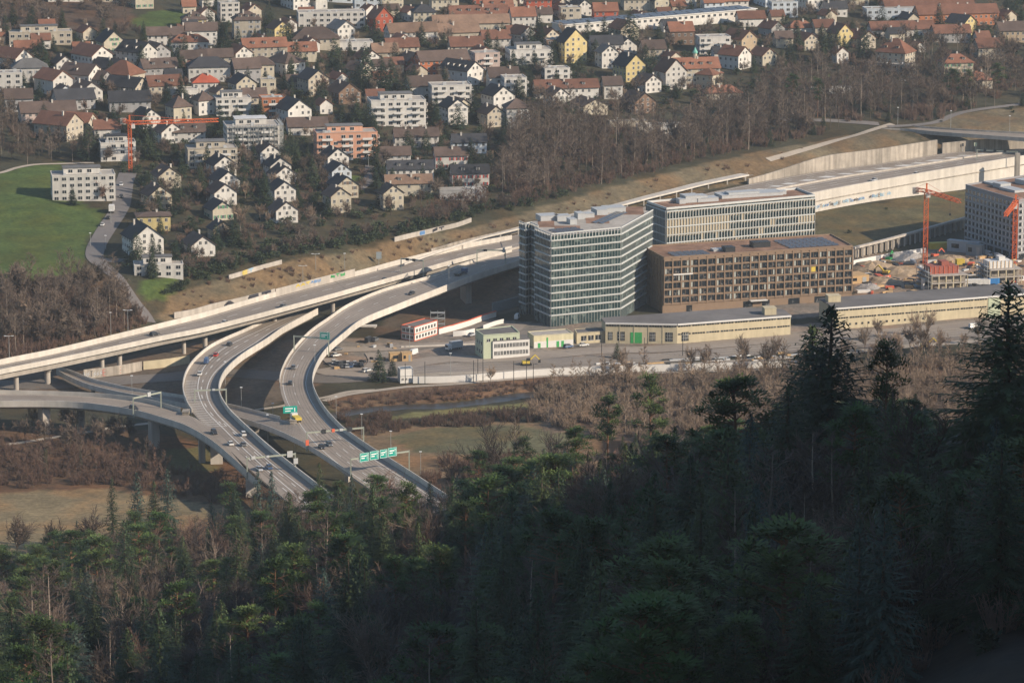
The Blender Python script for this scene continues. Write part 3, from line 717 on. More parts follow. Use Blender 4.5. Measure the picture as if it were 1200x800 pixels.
# residential roads
M['street_res'] = mat('village_asphalt', (.16, .145, .135), .9, .12, .5, var2=.12, scale2=.04)
groundroad('village_road', [(150, 203), (146, 215), (144, 228), (142, 240), (136, 252), (128, 264), (119, 278), (112, 292), (112, 304), (124, 314), (138, 326), (150, 342), (160, 356), (170, 368), (176, 378)], lambda t: lerp(8.5, 5, sm(.6, .9, t)), 'street_res', n=90, off=.25)
groundroad('village_road', [(112, 304), (130, 306), (145, 306), (160, 312)], 5, 'street_res', n=20, off=.28)
groundroad('village_road', [(434, 193), (433, 205), (432, 214), (420, 222)], 5, 'street_res', n=24, off=.3)
groundroad('footpath', [(-30, 206), (0, 203), (20, 197), (45, 193), (80, 192), (110, 191)], 2.6, 'path', n=40, off=.2)
groundroad('access_road', [(620, 255.), (700, 229.5), (740, 220)], 2, 'path', n=40, off=.2) if False else None
groundroad('access_road', [(900, 188), (925, 181), (960, 171), (1000, 160), (1022, 153), (1046, 146)], 3.5, 'path', n=40, off=.35)
groundroad('access_road', [(862, 142), (900, 141), (950, 141.5), (1000, 143.5), (1030, 146)], 6, 'street_res', n=40, off=.35)
groundroad('access_road', [(1040, 149), (1075, 147), (1100, 143), (1130, 132), (1200, 122)], 4, 'street_res', n=40, off=.35)
# ------------------------------------------------------------------ large buildings
M['spandrel'] = mat('white_facade_panel', (.50, .51, .49), .55, .05, .8, .4)
M['fin'] = mat('aluminium_fin', (.42, .42, .39), .5, .05, .8, .4)
M['tan_panel'] = mat('ochre_facade_panel', (.38, .32, .22), .7, .10, 1.0, .3)
M['bronze'] = mat('brown_facade_cladding', (.225, .155, .102), .7, .10, .5, .3)
M['bronze_dark'] = mat('brown_facade_shadow_side', (.10, .075, .06), .7, .10, .5, .3)
M['sedum'] = mat('rust_red_green_roof', (.24, .145, .10), .95, .35, .25, .1, var2=.3, scale2=.08)
M['roof_gravel'] = mat('roof_gravel', (.36, .33, .29), .95, .2, .4, .1, var2=.15, scale2=.06)
M['roof_felt'] = mat('grey_roof_felt', (.155, .145, .138), .9, .15, .2, .15, var2=.2, scale2=.04)
M['depot'] = mat('cream_depot_render', (.50, .43, .29), .85, .08, .4, .2, var2=.08, scale2=.05, stripe=(.6, .10))
M['grey_panel'] = mat('grey_facade_panel', (.25, .25, .26), .75, .08, .4, .2)
M['solar'] = mat('solar_panel', (.075, .078, .085), .25, .1, .5, .6)
M['plant'] = mat('roof_plant_metal', (.40, .41, .41), .5, .1, .6, .4)
M['paleyellow'] = mat('pale_yellow_render', (.58, .53, .35), .85, .08, .4, .2, stripe=(.7, .10))
M['palegreen'] = mat('pale_green_render', (.42, .46, .33), .85, .08, .4, .2)
M['greendoor'] = mat('green_door_paint', (.05, .32, .09), .6, .08, 1)
M['redtrim'] = mat('red_trim_paint', (.58, .12, .06), .6, .08, 1)
M['red'] = mat('brick_red_shuttering', (.30, .095, .065), .7, .15, .8)
M['yellow'] = mat('yellow_paint', (.58, .43, .07), .6, .08, 1)
M['blue'] = mat('blue_paint', (.05, .22, .50), .6, .08, 1)
M['wood'] = mat('raw_timber', (.45, .30, .15), .8, .2, .8)
M['container_grey'] = mat('grey_container', (.22, .25, .26), .6, .1, .8)

def polyZ(pix, z): return [P(px, py, z) for px, py in pix]
def flat(q): return Vector((q.x, q.y, 0))
def side(a, b):
    t = flat(b) - flat(a); L = t.length; t.normalize(); return t, Vector((t.y, -t.x, 0)), L
def ccw(poly):
    A = sum(poly[i].x*poly[(i+1) % len(poly)].y - poly[(i+1) % len(poly)].x*poly[i].y for i in range(len(poly)))
    return poly if A > 0 else poly[::-1]
def roof_edge(root, poly, z, h, material, th=.4):
    mb = MB(); n = len(poly)
    for i in range(n):
        t, nn, L = side(poly[i], poly[(i+1) % n]); mb.obox(flat(poly[i]), t, nn, -.0, L-.0, -th, .06, z+.004, z+h)
    return mb.build('roof_edge', material, root)
def roof_box(root, px, py, z, w, d, h, ang, m='plant', name='roof_plant'):
    c = P(px, py, z); t = Vector((cos(ang), sin(ang), 0)); nn = Vector((sin(ang), -cos(ang), 0)); mb = MB()
    mb.obox(flat(c), t, nn, -w/2, w/2, -d, 0, z+.01, z+h); mb.obox(flat(c), t, nn, -w/2-.15, w/2+.15, -d-.15, .15, z+h, z+h+.18)
    return mb.build(name, M[m], root)
def solar_rows(root, a, b, depth, z, rows, name='solar_array'):
    t, nn, L = side(a, b); mb = MB(); sp = depth/rows
    for r in range(rows):
        for k in range(int(L/3.4)):
            x0 = k*3.4+.3; y0 = -r*sp; o = flat(a)
            def q(x, y, zz): return o + t*x + nn*y + Vector((0, 0, zz))
            mb.hexa([q(x0, y0, z+.05), q(x0+3, y0, z+.05), q(x0+3, y0-sp*.62, z+.45), q(x0, y0-sp*.62, z+.45), q(x0, y0, z+.12), q(x0+3, y0, z+.12), q(x0+3, y0-sp*.62, z+.52), q(x0, y0-sp*.62, z+.52)])
    return mb.build(name, M['solar'], root)

# 1. glass office with white bands ------------------------------------
def office():
    H = 39.0
    top = polyZ([(645.6, 277), (727.3, 269.3), (764.3, 248.8), (734, 242), (609, 262), (616, 264.6), (622, 263.2), (631.5, 267.2), (627.5, 269.8)], H)
    poly = ccw(top); n = len(poly)
    root = empty('office_tower', (0, 0, 0), label='glass office tower with white horizontal bands beside the brown hotel block', cat='office building')
    core = MB(); inn = poly; core.prism([(p.x, p.y) for p in inn], -1, H-.02); core.build('wall', M['glass_office'], root)
    st = 11; ground_h = 5.2; fh = (H - ground_h - 1.6)/(st-1)
    for i in range(n):
        a, b = poly[i], poly[(i+1) % n]; t, nn, L = side(a, b)
        if nn.y > .25: continue                           # faces away from the valley
        o = flat(a)
        for s_ in range(st):
            z0 = 0 if s_ == 0 else ground_h + (s_-1)*fh; hh = ground_h if s_ == 0 else fh
            mb = MB(); k = int(L/1.35) or 1; w = L/k
            mb.obox(o, t, nn, .1, L-.1, .02, .09, z0+.05, z0+hh-.67)
            mb.build('window_band', M['glass_office'], root)
            mb = MB()
            for j in range(k+1): mb.obox(o, t, nn, max(.12, j*w-.05), min(L-.12, j*w+.05), .1, .2, z0+.06, z0+hh-.68)
            mb.build('mullion', M['fin'], root)
            mb = MB(); mb.obox(o, t, nn, -.0, L+.0, .03, .42, z0+hh-.62, z0+hh-.02); mb.obox(o, t, nn, -.0, L, .42, .7, z0+hh-.30, z0+hh-.2)
            mb.build('spandrel', M['spandrel'], root)
        # open screen above the roof line
        mb = MB(); k = int(L/1.5) or 1
        for j in range(k+1): mb.obox(o, t, nn, j*L/k-.12, j*L/k+.12, .05, .3, H-1.6, H+1.3)
        mb.obox(o, t, nn, 0, L, .31, .5, H+.9, H+1.35); mb.build('parapet_screen', M['spandrel'], root)
    rf = MB(); rf.prism([(p.x, p.y) for p in poly], H-.015, H+.15); roof = rf.build('roof', M['roof_gravel'], root)
    for px, py, w, d, m in ((665, 268.5, 11, 4, 'sedum'), (700, 257, 10, 5, 'sedum'), (742, 247, 9, 5, 'sedum'), (640, 262.5, 7, 4, 'sedum')):
        c = P(px, py, H+.16); mb = MB(); mb.box(c.x-w/2, c.x+w/2, c.y-d*2, c.y+d*2, H+.16, H+.22); mb.build('planted_bed', M[m], roof)
    for px, py, w, d, h in ((644, 259, 8, 7, 2.2), (661, 259, 6, 5, 2.2), (681, 257, 3, 5, 2.6), (689, 255.5, 6, 4, 1.8), (672, 263, 3, 5, 2.2), (722, 249, 9, 7, 2.0), (706, 252, 5, 8, 2.2)):
        roof_box(root, px, py, H+.15, w, d, h, radians(18))
    a = P(652, 274, H); b = P(690, 270.5, H); solar_rows(root, a, b, 9, H+.2, 3)
    a = P(706, 263, H); b = P(736, 249.5, H); solar_rows(root, a, b, 6, H+.2, 2)
    return root, poly
office()

# 2. finned office behind the hotel --------------------------------
def finned():
    H = 36.0
    poly = ccw(polyZ([(781, 246), (955, 230.5), (934, 222.3), (758, 238)], H)); n = len(poly)
    root = empty('finned_office', (0, 0, 0), label='office block with pale vertical fins and ochre panels standing behind the brown hotel', cat='office building')
    mb = MB(); mb.prism([(p.x, p.y) for p in poly], -1, H-.02); mb.build('wall', M['glass_office'], root)
    fh = 3.55; st = 10
    r = random.Random(4)
    for i in range(n):
        a, b = poly[i], poly[(i+1) % n]; t, nn, L = side(a, b)
        if nn.y > .25: continue
        o = flat(a); k = int(L/1.45); w = L/k; front = nn.x > 0
        for s_ in range(st):
            z0 = s_*fh
            mb = MB(); mb.obox(o, t, nn, 0, L, .03, .45, z0+fh-.5, z0+fh-.02); mb.build('floor_band', M['spandrel'] if s_ % 2 else M['fin'], root)
            mb = MB()
            for j in range(k+1): mb.obox(o, t, nn, max(0, j*w-.16), min(L, j*w+.16), .04, .5, z0, z0+fh-.52)
            mb.build('fin', M['fin'], root)
            if front:
                mb = MB(); mb.obox(o, t, nn, .1, L-.1, .02, .036, z0+fh-.95, z0+fh-.6)
                for j in range(k):
                    f = j/k; pan = (s_ == 8 and f < .42) or (s_ == 7 and f < .42) or (s_ == 7 and f > .9) or r.random() < .06
                    if pan: m1 = MB(); m1.obox(o, t, nn, j*w+.2, j*w+w-.2, .04, .14, z0+.02, z0+fh-.55); m1.build('ochre_panel', M['tan_panel'], root)
                    elif r.random() < .6: mb.obox(o, t, nn, j*w+.17, j*w+w-.17, .04, .12, z0+fh-1.05, z0+fh-.53)
                if mb.f: mb.build('ochre_cladding', M['tan_panel'], root)
    rf = MB(); rf.prism([(p.x, p.y) for p in poly], H-.015, H+.12); rf.build('roof', M['sedum'], root)
    roof_edge(root, poly, H+.12, .9, M['spandrel'])
    ang = radians(20)
    for px, py, w, d, h in ((812, 237.5, 7, 7, 3), (823, 236, 5, 6, 2.4), (830, 236.5, 10, 6, 1.6), (882, 231, 30, 9, 1.4), (872, 231.2, 15, 5, 2.3), (918, 228, 3, 3, 1.5), (800, 239, 3, 4, 2)):
        roof_box(root, px, py, H+.12, w, d, h, ang)
    return root
finned()

# 3. brown hotel --------------------------------------------------------
def hotel():
    H = 24.0
    poly = ccw(polyZ([(778, 303), (999, 289), (974, 275.5), (753, 289.5)], H)); n = len(poly)
    root = empty('hotel_block', (0, 0, 0), label='long brown hotel block with a regular grid of dark windows and planted roof', cat='hotel')
    mb = MB(); mb.prism([(p.x, p.y) for p in poly], -1, H-.02); mb.build('wall', M['bronze'], root)
    st = 7; g = 4.0; fh = (H - g - .9)/(st-1+.0)
    cand = []
    for i in range(n):
        a, b = poly[i], poly[(i+1) % n]; t, nn, L = side(a, b)
        if nn.y > .25: continue
        o = flat(a); front = nn.x > 0; k = 22 if front else 7; w = L/k
        for s_ in range(st-1):
            z0 = g + s_*fh
            if front:
                for j in range(k): cand.append((o, t, nn, j*w, w, z0, fh, j, s_))
        # projecting grid of piers and ledges, one per line
        for j in range(k+1):
            mb = MB(); mb.obox(o, t, nn, max(0, j*w-.27), min(L, j*w+.27), .03, .45, g-.4 if front else 0, H-.25); mb.build('facade_pier', M['bronze'], root)
        for s_ in range(st):
            z0 = g + s_*fh; mb = MB(); mb.obox(o, t, nn, 0, L, .02, .36, z0-.34, z0+.22); mb.build('ledge', M['bronze'], root)
        # ground floor openings
        if front:
            for x0, x1 in ((.12, .15), (.42, .47), (.52, .56), (.66, .72), (.80, .86)):
                mb = MB(); mb.obox(o, t, nn, L*x0, L*x1, .02, .08, .1, 2.9); mb.build('doorway', M['glass'], root)
            mb = MB(); mb.obox(o, t, nn, L*.45, L*.54, .05, 2.4, 3.0, 3.3); mb.build('canopy', M['white'], root)
    r = random.Random(9)
    curtain = mat('curtain', (.36, .37, .33), .8, .1, 1)
    rest = MB()
    cand.sort(key=lambda c: (-c[8], c[7]))
    for idx, (o, t, nn, x, w, z0, fh_, j, s_) in enumerate(cand):
        mb = MB() if idx < 100 else rest
        mb.obox(o, t, nn, x+.40, x+w-.40, .015, .06, z0+.42, z0+fh_-.52, 0)
        f = r.choice((.35, .5, .5, .62)); q = x+.52 + (w-1.04)*f; mb.obox(o, t, nn, q-.06, q+.06, .06, .12, z0+.43, z0+fh_-.53, 1)
        if r.random() < .45:
            c0 = r.choice((0, .72)); mb.obox(o, t, nn, x+.55+(w-1.04)*c0, x+.5+(w-1.04)*(c0+.26), .065, .09, z0+.45, z0+fh_-.54, 2)
        if idx < 100: mb.build('window', [M['glass'], M['bronze'], curtain], root)
    rw_ = rest.build('window_rest', [M['glass'], M['bronze'], curtain], root); rw_['kind'] = 'stuff'
    # yellow panel in one window, pale banner
    o, t, nn, x, w, z0, fh_, j, s_ = [c for c in cand if c[7] == 17 and c[8] == 3][0]
    mb = MB(); mb.obox(o, t, nn, x+.6, x+w-1.4, .1, .16, z0+.5, z0+fh_-.55); mb.build('yellow_blind', M['yellow'], root)
    o, t, nn, x, w, z0, fh_, j, s_ = [c for c in cand if c[7] == 1 and c[8] == 4][0]
    mb = MB(); mb.obox(o, t, nn, x+.2, x+w*2.3, .5, .62, z0-.3, z0+.3); mb.build('banner', M['white'], root)
    rf = MB(); rf.prism([(p.x, p.y) for p in poly], H-.015, H+.12); rf.build('roof', M['sedum'], root)
    roof_edge(root, poly, H+.12, .55, M['bronze'])
    ang = radians(18)
    for px, py, w, d, h, m in ((893, 290, 8, 5, 2.2, 'dark_metal'), (856, 295.5, 4.5, 5, 2, 'dark_metal'), (844, 294.5, 6, 4, .8, 'plant')):
        roof_box(root, px, py, H+.12, w, d, h, ang, m)
    solar_rows(root, P(925, 291.6, H), P(988, 287.6, H), 20, H+.2, 5); solar_rows(root, P(790, 301.3, H), P(838, 298.2, H), 10, H+.2, 3)
    return root
hotel()

# 4. grey block at the right edge ---------------------------------------
def greyblock():
    H = 27.5
    poly = ccw(polyZ([(1131.5, 218), (1194, 236), (1280, 222.5), (1216, 204.5)], H)); n = len(poly)
    root = empty('apartment_block', (0, 0, 0), label='grey apartment block with rows of small paired windows beside the building site', cat='apartment block')
    mb = MB(); mb.prism([(p.x, p.y) for p in poly], -1, H-.02); mb.build('wall', M['grey_panel'], root)
    st = 8; fh = 2.95; g = H - .8 - st*fh
    r = random.Random(3); cnt = 0; rest = MB(); blind = mat('window_blind', (.55, .54, .50), .8, .08, 1)
    for i in range(n):
        a, b = poly[i], poly[(i+1) % n]; t, nn, L = side(a, b)
        if nn.y > .5: continue
        o = flat(a); k = max(3, int(L/3.3)); w = L/k
        for s_ in range(st, -1, -1):
            z0 = g + s_*fh if s_ else 0
            for j in range(k):
                if s_ == 0: continue
                z0 = g + (s_-1)*fh
                mb = MB() if cnt < 100 else rest
                mb.obox(o, t, nn, j*w+.5, j*w+w*.68, .015, .07, z0+.75, z0+2.45, 0); mb.obox(o, t, nn, j*w+w*.70, j*w+w-.55, .015, .07, z0+.75, z0+2.45, 1)
                cnt += 1
                if cnt <= 100: mb.build('window', [M['glass'], blind], root)
        mb = MB()
        for s_ in range(st): mb.obox(o, t, nn, 0, L, .02, .12, g + s_*fh - .1, g + s_*fh + .12)
        mb.build('string_course', mat('pale_grey_band', (.36, .36, .36), .8, .08, 1), root)
        for j in range(k//2):
            mb = MB(); mb.obox(o, t, nn, j*w*2+.8, j*w*2+w*2-.8, .015, .06, .2, g-.5); mb.build('ground_opening', M['glass'], root)
    rest.build('window_rest', [M['glass'], blind], root)['kind'] = 'stuff'
    rf = MB(); rf.prism([(p.x, p.y) for p in poly], H-.015, H+.12); rf.build('roof', M['sedum'], root); roof_edge(root, poly, H+.12, .7, M['grey_panel'])
    for px, py, w, d, h in ((1168, 220, 6, 6, 2), (1180, 224, 12, 6, 1), (1196, 216, 9, 8, 2), (1158, 216, 8, 5, .8)): roof_box(root, px, py, H+.12, w, d, h, radians(-60))
    return root
greyblock()

# 5. cream depots ---------------------------------------------------------
def depot(name, label, front, back, H, hi, kfac, big=(), doors=(), slots=2, ends=True, portal=()):
    fr = polyZ(front, H); bk = polyZ(back, H); poly = ccw(fr + bk[::-1]); n = len(poly)
    root = empty(name, (0, 0, 0), label=label, cat='depot')
    mb = MB(); mb.prism([(p.x, p.y) for p in poly], -1, H-.05); mb.build('wall', M['depot'], root)
    mb = MB()
    cx = sum(p.x for p in poly)/n; cy = sum(p.y for p in poly)/n
    mb.prism([(cx + (p.x-cx)*1.006, cy + (p.y-cy)*1.02) for p in poly], H-.05, H+.35); mb.build('roof', M['roof_felt'], root)
    for i in range(len(fr)-1):
        a, b = fr[i], fr[i+1]; t, nn, L = side(a, b); o = flat(a); k = max(1, round(L/kfac)); w = L/k
        mb = MB(); mb.obox(o, t, nn, 0, L, .02, .75, H-.35, H+.30); mb.build('fascia', M['white'], root)
        for j in range(k):
            x0 = j*w+.35; x1 = j*w+w-.35; f = (x0+x1)/2/L
            if any(p0 <= f <= p1 and i == q for q, p0, p1 in portal):
                mb = MB(); mb.obox(o, t, nn, x0, x1, .03, .25, .1, H-.5); mb.build('stair_bay', M['palegreen'], root); continue
            mb = MB(); mb.obox(o, t, nn, x0, x1, .015, .07, H-1.25, H-.6)
            m_ = max(2, int((x1-x0)/1.0))
            for q in range(1, m_): mb.obox(o, t, nn, x0+(x1-x0)*q/m_-.07, x0+(x1-x0)*q/m_+.07, .07, .11, H-1.25, H-.6, 1)
            mb.build('clerestory_window', [M['glass'], M['depot']], root)
            if slots > 1 and not (i, j) in big and i >= hi:
                mb = MB(); mb.obox(o, t, nn, x0, x1, .015, .07, H-4.6, H-3.95)
                for q in range(1, m_): mb.obox(o, t, nn, x0+(x1-x0)*q/m_-.07, x0+(x1-x0)*q/m_+.07, .07, .11, H-4.6, H-3.95, 1)
                mb.build('clerestory_window', [M['glass'], M['depot']], root)
        for j in range(1, k):
            if i < hi: mb = MB(); mb.obox(o, t, nn, j*w-.16, j*w+.16, .02, .14, 0, H-.36); mb.build('pilaster', M['depot'], root)
    for i, f0, f1, z0, z1, kind in doors:
        a, b = fr[i], fr[i+1]; t, nn, L = side(a, b); o = flat(a); mb = MB()
        mb.obox(o, t, nn, L*f0, L*f1, .02, .1, z0, z1, 0)
        if kind == 'window':
            for q in range(1, 4): mb.obox(o, t, nn, L*lerp(f0, f1, q/4)-.06, L*lerp(f0, f1, q/4)+.06, .1, .15, z0, z1, 1)
            for q in range(1, 3): mb.obox(o, t, nn, L*f0, L*f1, .1, .14, lerp(z0, z1, q/3)-.06, lerp(z0, z1, q/3)+.06, 1)
        mb.build(kind, [M['greendoor'], M['white']] if kind == 'door' else [M['glass'], M['fin']], root)
    return root, fr, bk
d1, f1_, b1_ = depot('depot_hall', 'long cream depot hall with grey roof and green door below the brown hotel', [(709.6, 378.5), (793.6, 380), (926.6, 370)], [(705, 373), (870, 361.5), (917, 363)], 8.3, 1, 6.6,
   doors=((0, .04, .10, 1.2, 4.6, 'window'), (0, .17, .27, 1.0, 4.8, 'window'), (0, .35, .51, 0.05, 4.6, 'door'), (0, .615, .70, 1.0, 4.8, 'window'), (0, .84, .94, 1.0, 4.8, 'window'), (1, .04, .10, 1.0, 4.8, 'window')))
roof_box(d1, 903, 369, 8.65, 5, 5, 2.8, radians(10), 'depot', 'roof_house')
d2, f2_, b2_ = depot('depot_hall', 'long cream depot with two window strips in front of the building site', [(978.5, 361.5), (1093, 352.8), (1205, 344)], [(960, 350.5), (1080, 341), (1190, 333)], 8.8, 0, 6.4, portal=((0, .40, .47), (1, .64, .72)))
roof_box(d2, 978, 354, 9.15, 5.5, 5, 2.6, radians(10), 'depot', 'roof_house')
a, b = f2_[0], f2_[1]; t, nn, L = side(a, b); r = random.Random(5)
for k in range(16):
    c = flat(a) + t*(L*(k+.5)/16); mb = MB(); mb.obox(c, t, nn, -.45, .45, .02, .09, 1.2, 2.1); mb.build('porthole', M['glass'], d2)
# low annex of the first depot
def simple(name, label, cat, pix, H, wallm, roofm, edge=.4, z0=-1, edgem=None):
    poly = ccw(polyZ(pix, H)); root = empty(name, (0, 0, 0), label=label, cat=cat)
    mb = MB(); mb.prism([(p.x, p.y) for p in poly], z0, H-.02); mb.build('wall', M[wallm], root)
    mb = MB(); mb.prism([(p.x, p.y) for p in poly], H-.015, H+.12); mb.build('roof', M[roofm], root)
    if edge: roof_edge(root, poly, H+.12, edge, M[edgem or wallm], .3)
    return root, poly
def facade_windows(root, a, b, rows, x0=.05, x1=.95, n=6, z=((1, 2.4),), w=1.3, m=None, name='window', frame=True):
    t, nn, L = side(a, b); o = flat(a)
    for z0, z1 in z:
        for j in range(n):
            c = L*lerp(x0, x1, (j+.5)/n); mb = MB(); mb.obox(o, t, nn, c-w/2, c+w/2, .012, .05, z0, z1, 0)
            if frame: mb.obox(o, t, nn, c-.06, c+.06, .05, .09, z0, z1, 1); mb.obox(o, t, nn, c-w/2-.08, c+w/2+.08, .012, .14, z0-.12, z0, 1)
            mb.build(name, [m or M['glass'], M['white']], root)
r1, p1 = simple('depot_annex', 'low flat cream annex with two barred windows joined to the depot hall', 'annex', [(676, 391), (709, 388.5), (707, 384), (673, 386)], 4.3, 'depot', 'roof_felt', .2)
a = P(676, 391, 4.3); b = P(709, 388.5, 4.3); facade_windows(r1, a, b, 1, .12, .88, 3, ((1.1, 3.2),), 2.4)
# small office by the tracks
r2, p2 = simple('track_office', 'two-storey pale green office with two strips of windows beside the tracks', 'office', [(557, 387), (566.5, 393.5), (609, 390.5), (600, 382.5)], 9.6, 'palegreen', 'roof_felt', .3)
a, b = P(566.5, 393.5, 9.6), P(609, 390.5, 9.6); facade_windows(r2, a, b, 1, .05, .95, 5, ((7.0, 8.2),), 1.5)
a, b = P(557, 387, 9.6), P(566.5, 393.5, 9.6); facade_windows(r2, a, b, 1, .1, .9, 3, ((5.2, 6.6), (1.6, 3)), 1.3)
q = ccw([p + Vector((.9, -2.9, 0)) for p in polyZ([(575, 398.7), (618, 395.8), (614, 390.5), (571, 393.5)], 7.0)]); mb = MB(); mb.prism([(p.x, p.y) for p in q], -.5, 7.0); mb.build('front_wing', M['white'], r2)
mb = MB(); mb.prism([((p.x-q[0].x)*1.0+q[0].x, (p.y-q[0].y)*1.0+q[0].y) for p in q], 7.003, 7.3); mb.build('roof', M['roof_felt'], r2)
a, b = P(575, 398.7, 7) + Vector((.9, -2.9, 0)), P(618, 395.8, 7) + Vector((.9, -2.9, 0)); facade_windows(r2, a, b, 1, .03, .97, 11, ((4.4, 6.0), (1.3, 2.9)), 1.0)
# low garage with green doors
r3, p3 = simple('garage_row', 'low pale yellow garage row with narrow green doors beside the small office', 'garage', [(625.5, 394.3), (672, 391), (664, 386), (618, 389.3)], 5.2, 'paleyellow', 'roof_gravel', .25)
a, b = P(625.5, 394.3, 5.2), P(672, 391, 5.2); t, nn, L = side(a, b)
for f0, f1, z1 in ((.10, .17, 2.3), (.32, .36, 4.4), (.57, .64, 2.6), (.69, .76, 2.6)):
    mb = MB(); mb.obox(flat(a), t, nn, L*f0, L*f1, .02, .08, .05, z1); mb.build('door', M['greendoor'], r3)
mb = MB(); mb.obox(flat(a), t, nn, .1, L-.1, .01, .05, .0, 2.9); mb.build('plinth', M['white'], r3)
# red and white site cabins
r4, p4 = simple('site_cabin', 'two-storey red and white site cabins beneath the curved ramp', 'site office', [(470, 381.5), (485.5, 384), (512.5, 375.8), (498, 373.5)], 5.8, 'white', 'roof_felt', .25, edgem='redtrim')
for A_, B_, nw in (((470, 381.5), (485.5, 384), 3), ((485.5, 384), (512.5, 375.8), 7)):
    a, b = P(*A_, 5.8), P(*B_, 5.8); t, nn, L = side(a, b); mb = MB()
    for z0 in (.0, 2.75): mb.obox(flat(a), t, nn, 0, L, .01, .07, z0, z0+.35)
    for x in (0, L-.25): mb.obox(flat(a), t, nn, x, x+.25, .075, .1, .36, 5.7)
    mb.build('trim', M['redtrim'], r4); facade_windows(r4, a, b, 1, .05, .95, nw, ((.9, 2.2), (3.7, 5.0)), 1.3)
# scaffold stair beside the cabins
b0 = G(513, 386); mb = MB()
for x in (-3, 0, 3):
    for y in (-1.5, 1.5): mb.box(b0.x+x-.08, b0.x+x+.08, b0.y+y-.08, b0.y+y+.08, b0.z-.3, b0.z+8)
for z in (2.4, 4.8, 7.2):
    mb.box(b0.x-3, b0.x+3, b0.y-1.5, b0.y+1.5, b0.z+z, b0.z+z+.12); mb.bar((b0.x-3, b0.y-1.5, b0.z+z-2.4), (b0.x+3, b0.y-1.5, b0.z+z), .15)
tag(mb.build('scaffold_stair', M['metal']), 'grey scaffold stair standing behind the red and white site cabins', 'scaffold')
# stacked huts at the end of the white wall
r5, p5 = simple('site_hut', 'two stacked white huts with a blue-grey roof at the end of the white wall', 'hut', [(469, 433), (484, 432), (481, 429), (466, 430)], 5.6, 'white', 'solar', .1)
a, b = P(469, 433, 5.6), P(484, 432, 5.6); facade_windows(r5, a, b, 1, .05, .6, 2, ((1.2, 2.0),), .9)
mb = MB(); t, nn, L = side(a, b); mb.obox(flat(a), t, nn, 0, L, .01, .06, 2.7, 2.95); mb.build('joint', M['metal'], r5)

# ------------------------------------------------------------------ walls and fences of the yard
def gwall(name, label, pix, h, th, material, cat='wall', n=None, y0=1235, base=1.0):
    pts = catmull([G(*p, y0=y0) for p in pix], n or len(pix)*6); return wallrun(name, pts, h, th, M[material], label, cat, base=base)
gwall('boundary_wall', 'long low white wall between the railway sidings and the river path', [(484, 449), (520, 448.5), (560, 446), (620, 441), (700, 437), (790, 434.5), (870, 432), (935, 430)], 2.7, .4, 'white')
gwall('ramp_wall', 'white ramp wall with a red top rail climbing towards the office tower', [(514, 391.5), (530, 387.5), (550, 381.5), (566, 375.5), (581, 371)], 2.4, .5, 'white')
mb = MB(); pts = [G(*p) + Vector((0, 0, 2.45)) for p in [(514, 391.5), (530, 387.5), (550, 381.5), (566, 375.5), (581, 371)]]
for a, b in zip(pts, pts[1:]): mb.bar(a, b, .7, h=.3)
mb.build('rail', M['redtrim'], bpy.data.objects['ramp_wall'])
gwall('ramp_wall', 'short white site wall with an orange foot beside the parked cars', [(531, 394), (545, 393), (556, 390.5)], 2.2, .4, 'white')
gwall('ramp_wall', 'white wall along the lower ramp near the small office', [(566, 386), (580, 381), (590, 378.5)], 1.8, .4, 'white')
gwall('kerb_wall', 'low pale kerb wall in front of the parked box truck', [(470, 407.5), (520, 405.5), (556, 404)], .7, .4, 'concrete_white')
gwall('sheet_pile_wall', 'dark ribbed retaining wall between the ramp and the glass tower', [(577, 366), (590, 363), (611, 357.5)], 4.2, .6, 'container_grey', base=1.5)
gwall('site_hoarding', 'white hoarding along the upper edge of the building site', [(1000, 311), (1020, 307), (1045, 302.5), (1072, 298), (1085, 296)], 2.4, .2, 'white')
# colonnaded retaining wall below the slope
cw = [G(px, py) for px, py in ((1000, 304), (1030, 296.5), (1065, 287), (1100, 277), (1132, 268))]; cw = catmull(cw, 44)
rt = empty('colonnade_wall', (0, 0, 0), label='concrete retaining wall with open pillars at the foot of the green slope', cat='wall')
wallrun('beam', [p + Vector((0, 0, 5.0)) for p in cw], .9, 1.6, M['concrete'], parent=rt, base=.1); wallrun('back_wall', [p + Vector((-.5, 2.0, 0)) for p in cw], 4.9, .5, M['concrete_old'], parent=rt)
for p in cw[::2]:
    mb = MB(); mb.box(p.x-.35, p.x+.35, p.y-.5, p.y+.9, p.z-.5, p.z+4.9); mb.build('pillar', M['concrete'], rt)
# graffiti walls on the embankment
def graf_wall(label, pix, h, cols, n, seed, f0=0, f1=1):
    pts = catmull([G(*p) for p in pix], 26); w = wallrun('graffiti_wall', pts, h, .5, M['concrete'], label, 'wall', base=1.2)
    N = len(pts)-1; seg = 6
    for k in range(int(N*f0), int(N*f1)-seg+1, seg):
        a, b = pts[k], pts[min(k+seg, N)]; t, nn = outward(a, b); graffiti(w, a+nn*.26, b+nn*.26, .1, h, cols, max(1, n), seed+k, .05)
    return w
graf_wall('pale wall sprayed with blue graffiti along the crest of the brown embankment', [(462, 283), (480, 278.5), (498, 274.5), (515, 270.5), (535, 266), (552, 260)], 2.0, [1, 1, 6, 2, 0], 3, 4, .35, 1)
graf_wall('grey curved wall with graffiti at the foot of the brown embankment', [(204, 373), (225, 369.5), (250, 362.5), (275, 357), (300, 351), (322, 345)], 2.6, [6, 6, 2], 2, 9, .5, 1)
graf_wall('pale wall end with yellow graffiti below the white house garden', [(268, 327), (285, 322), (300, 317), (330, 309)], 1.8, [6, 4, 1], 2, 2, 0, .6)
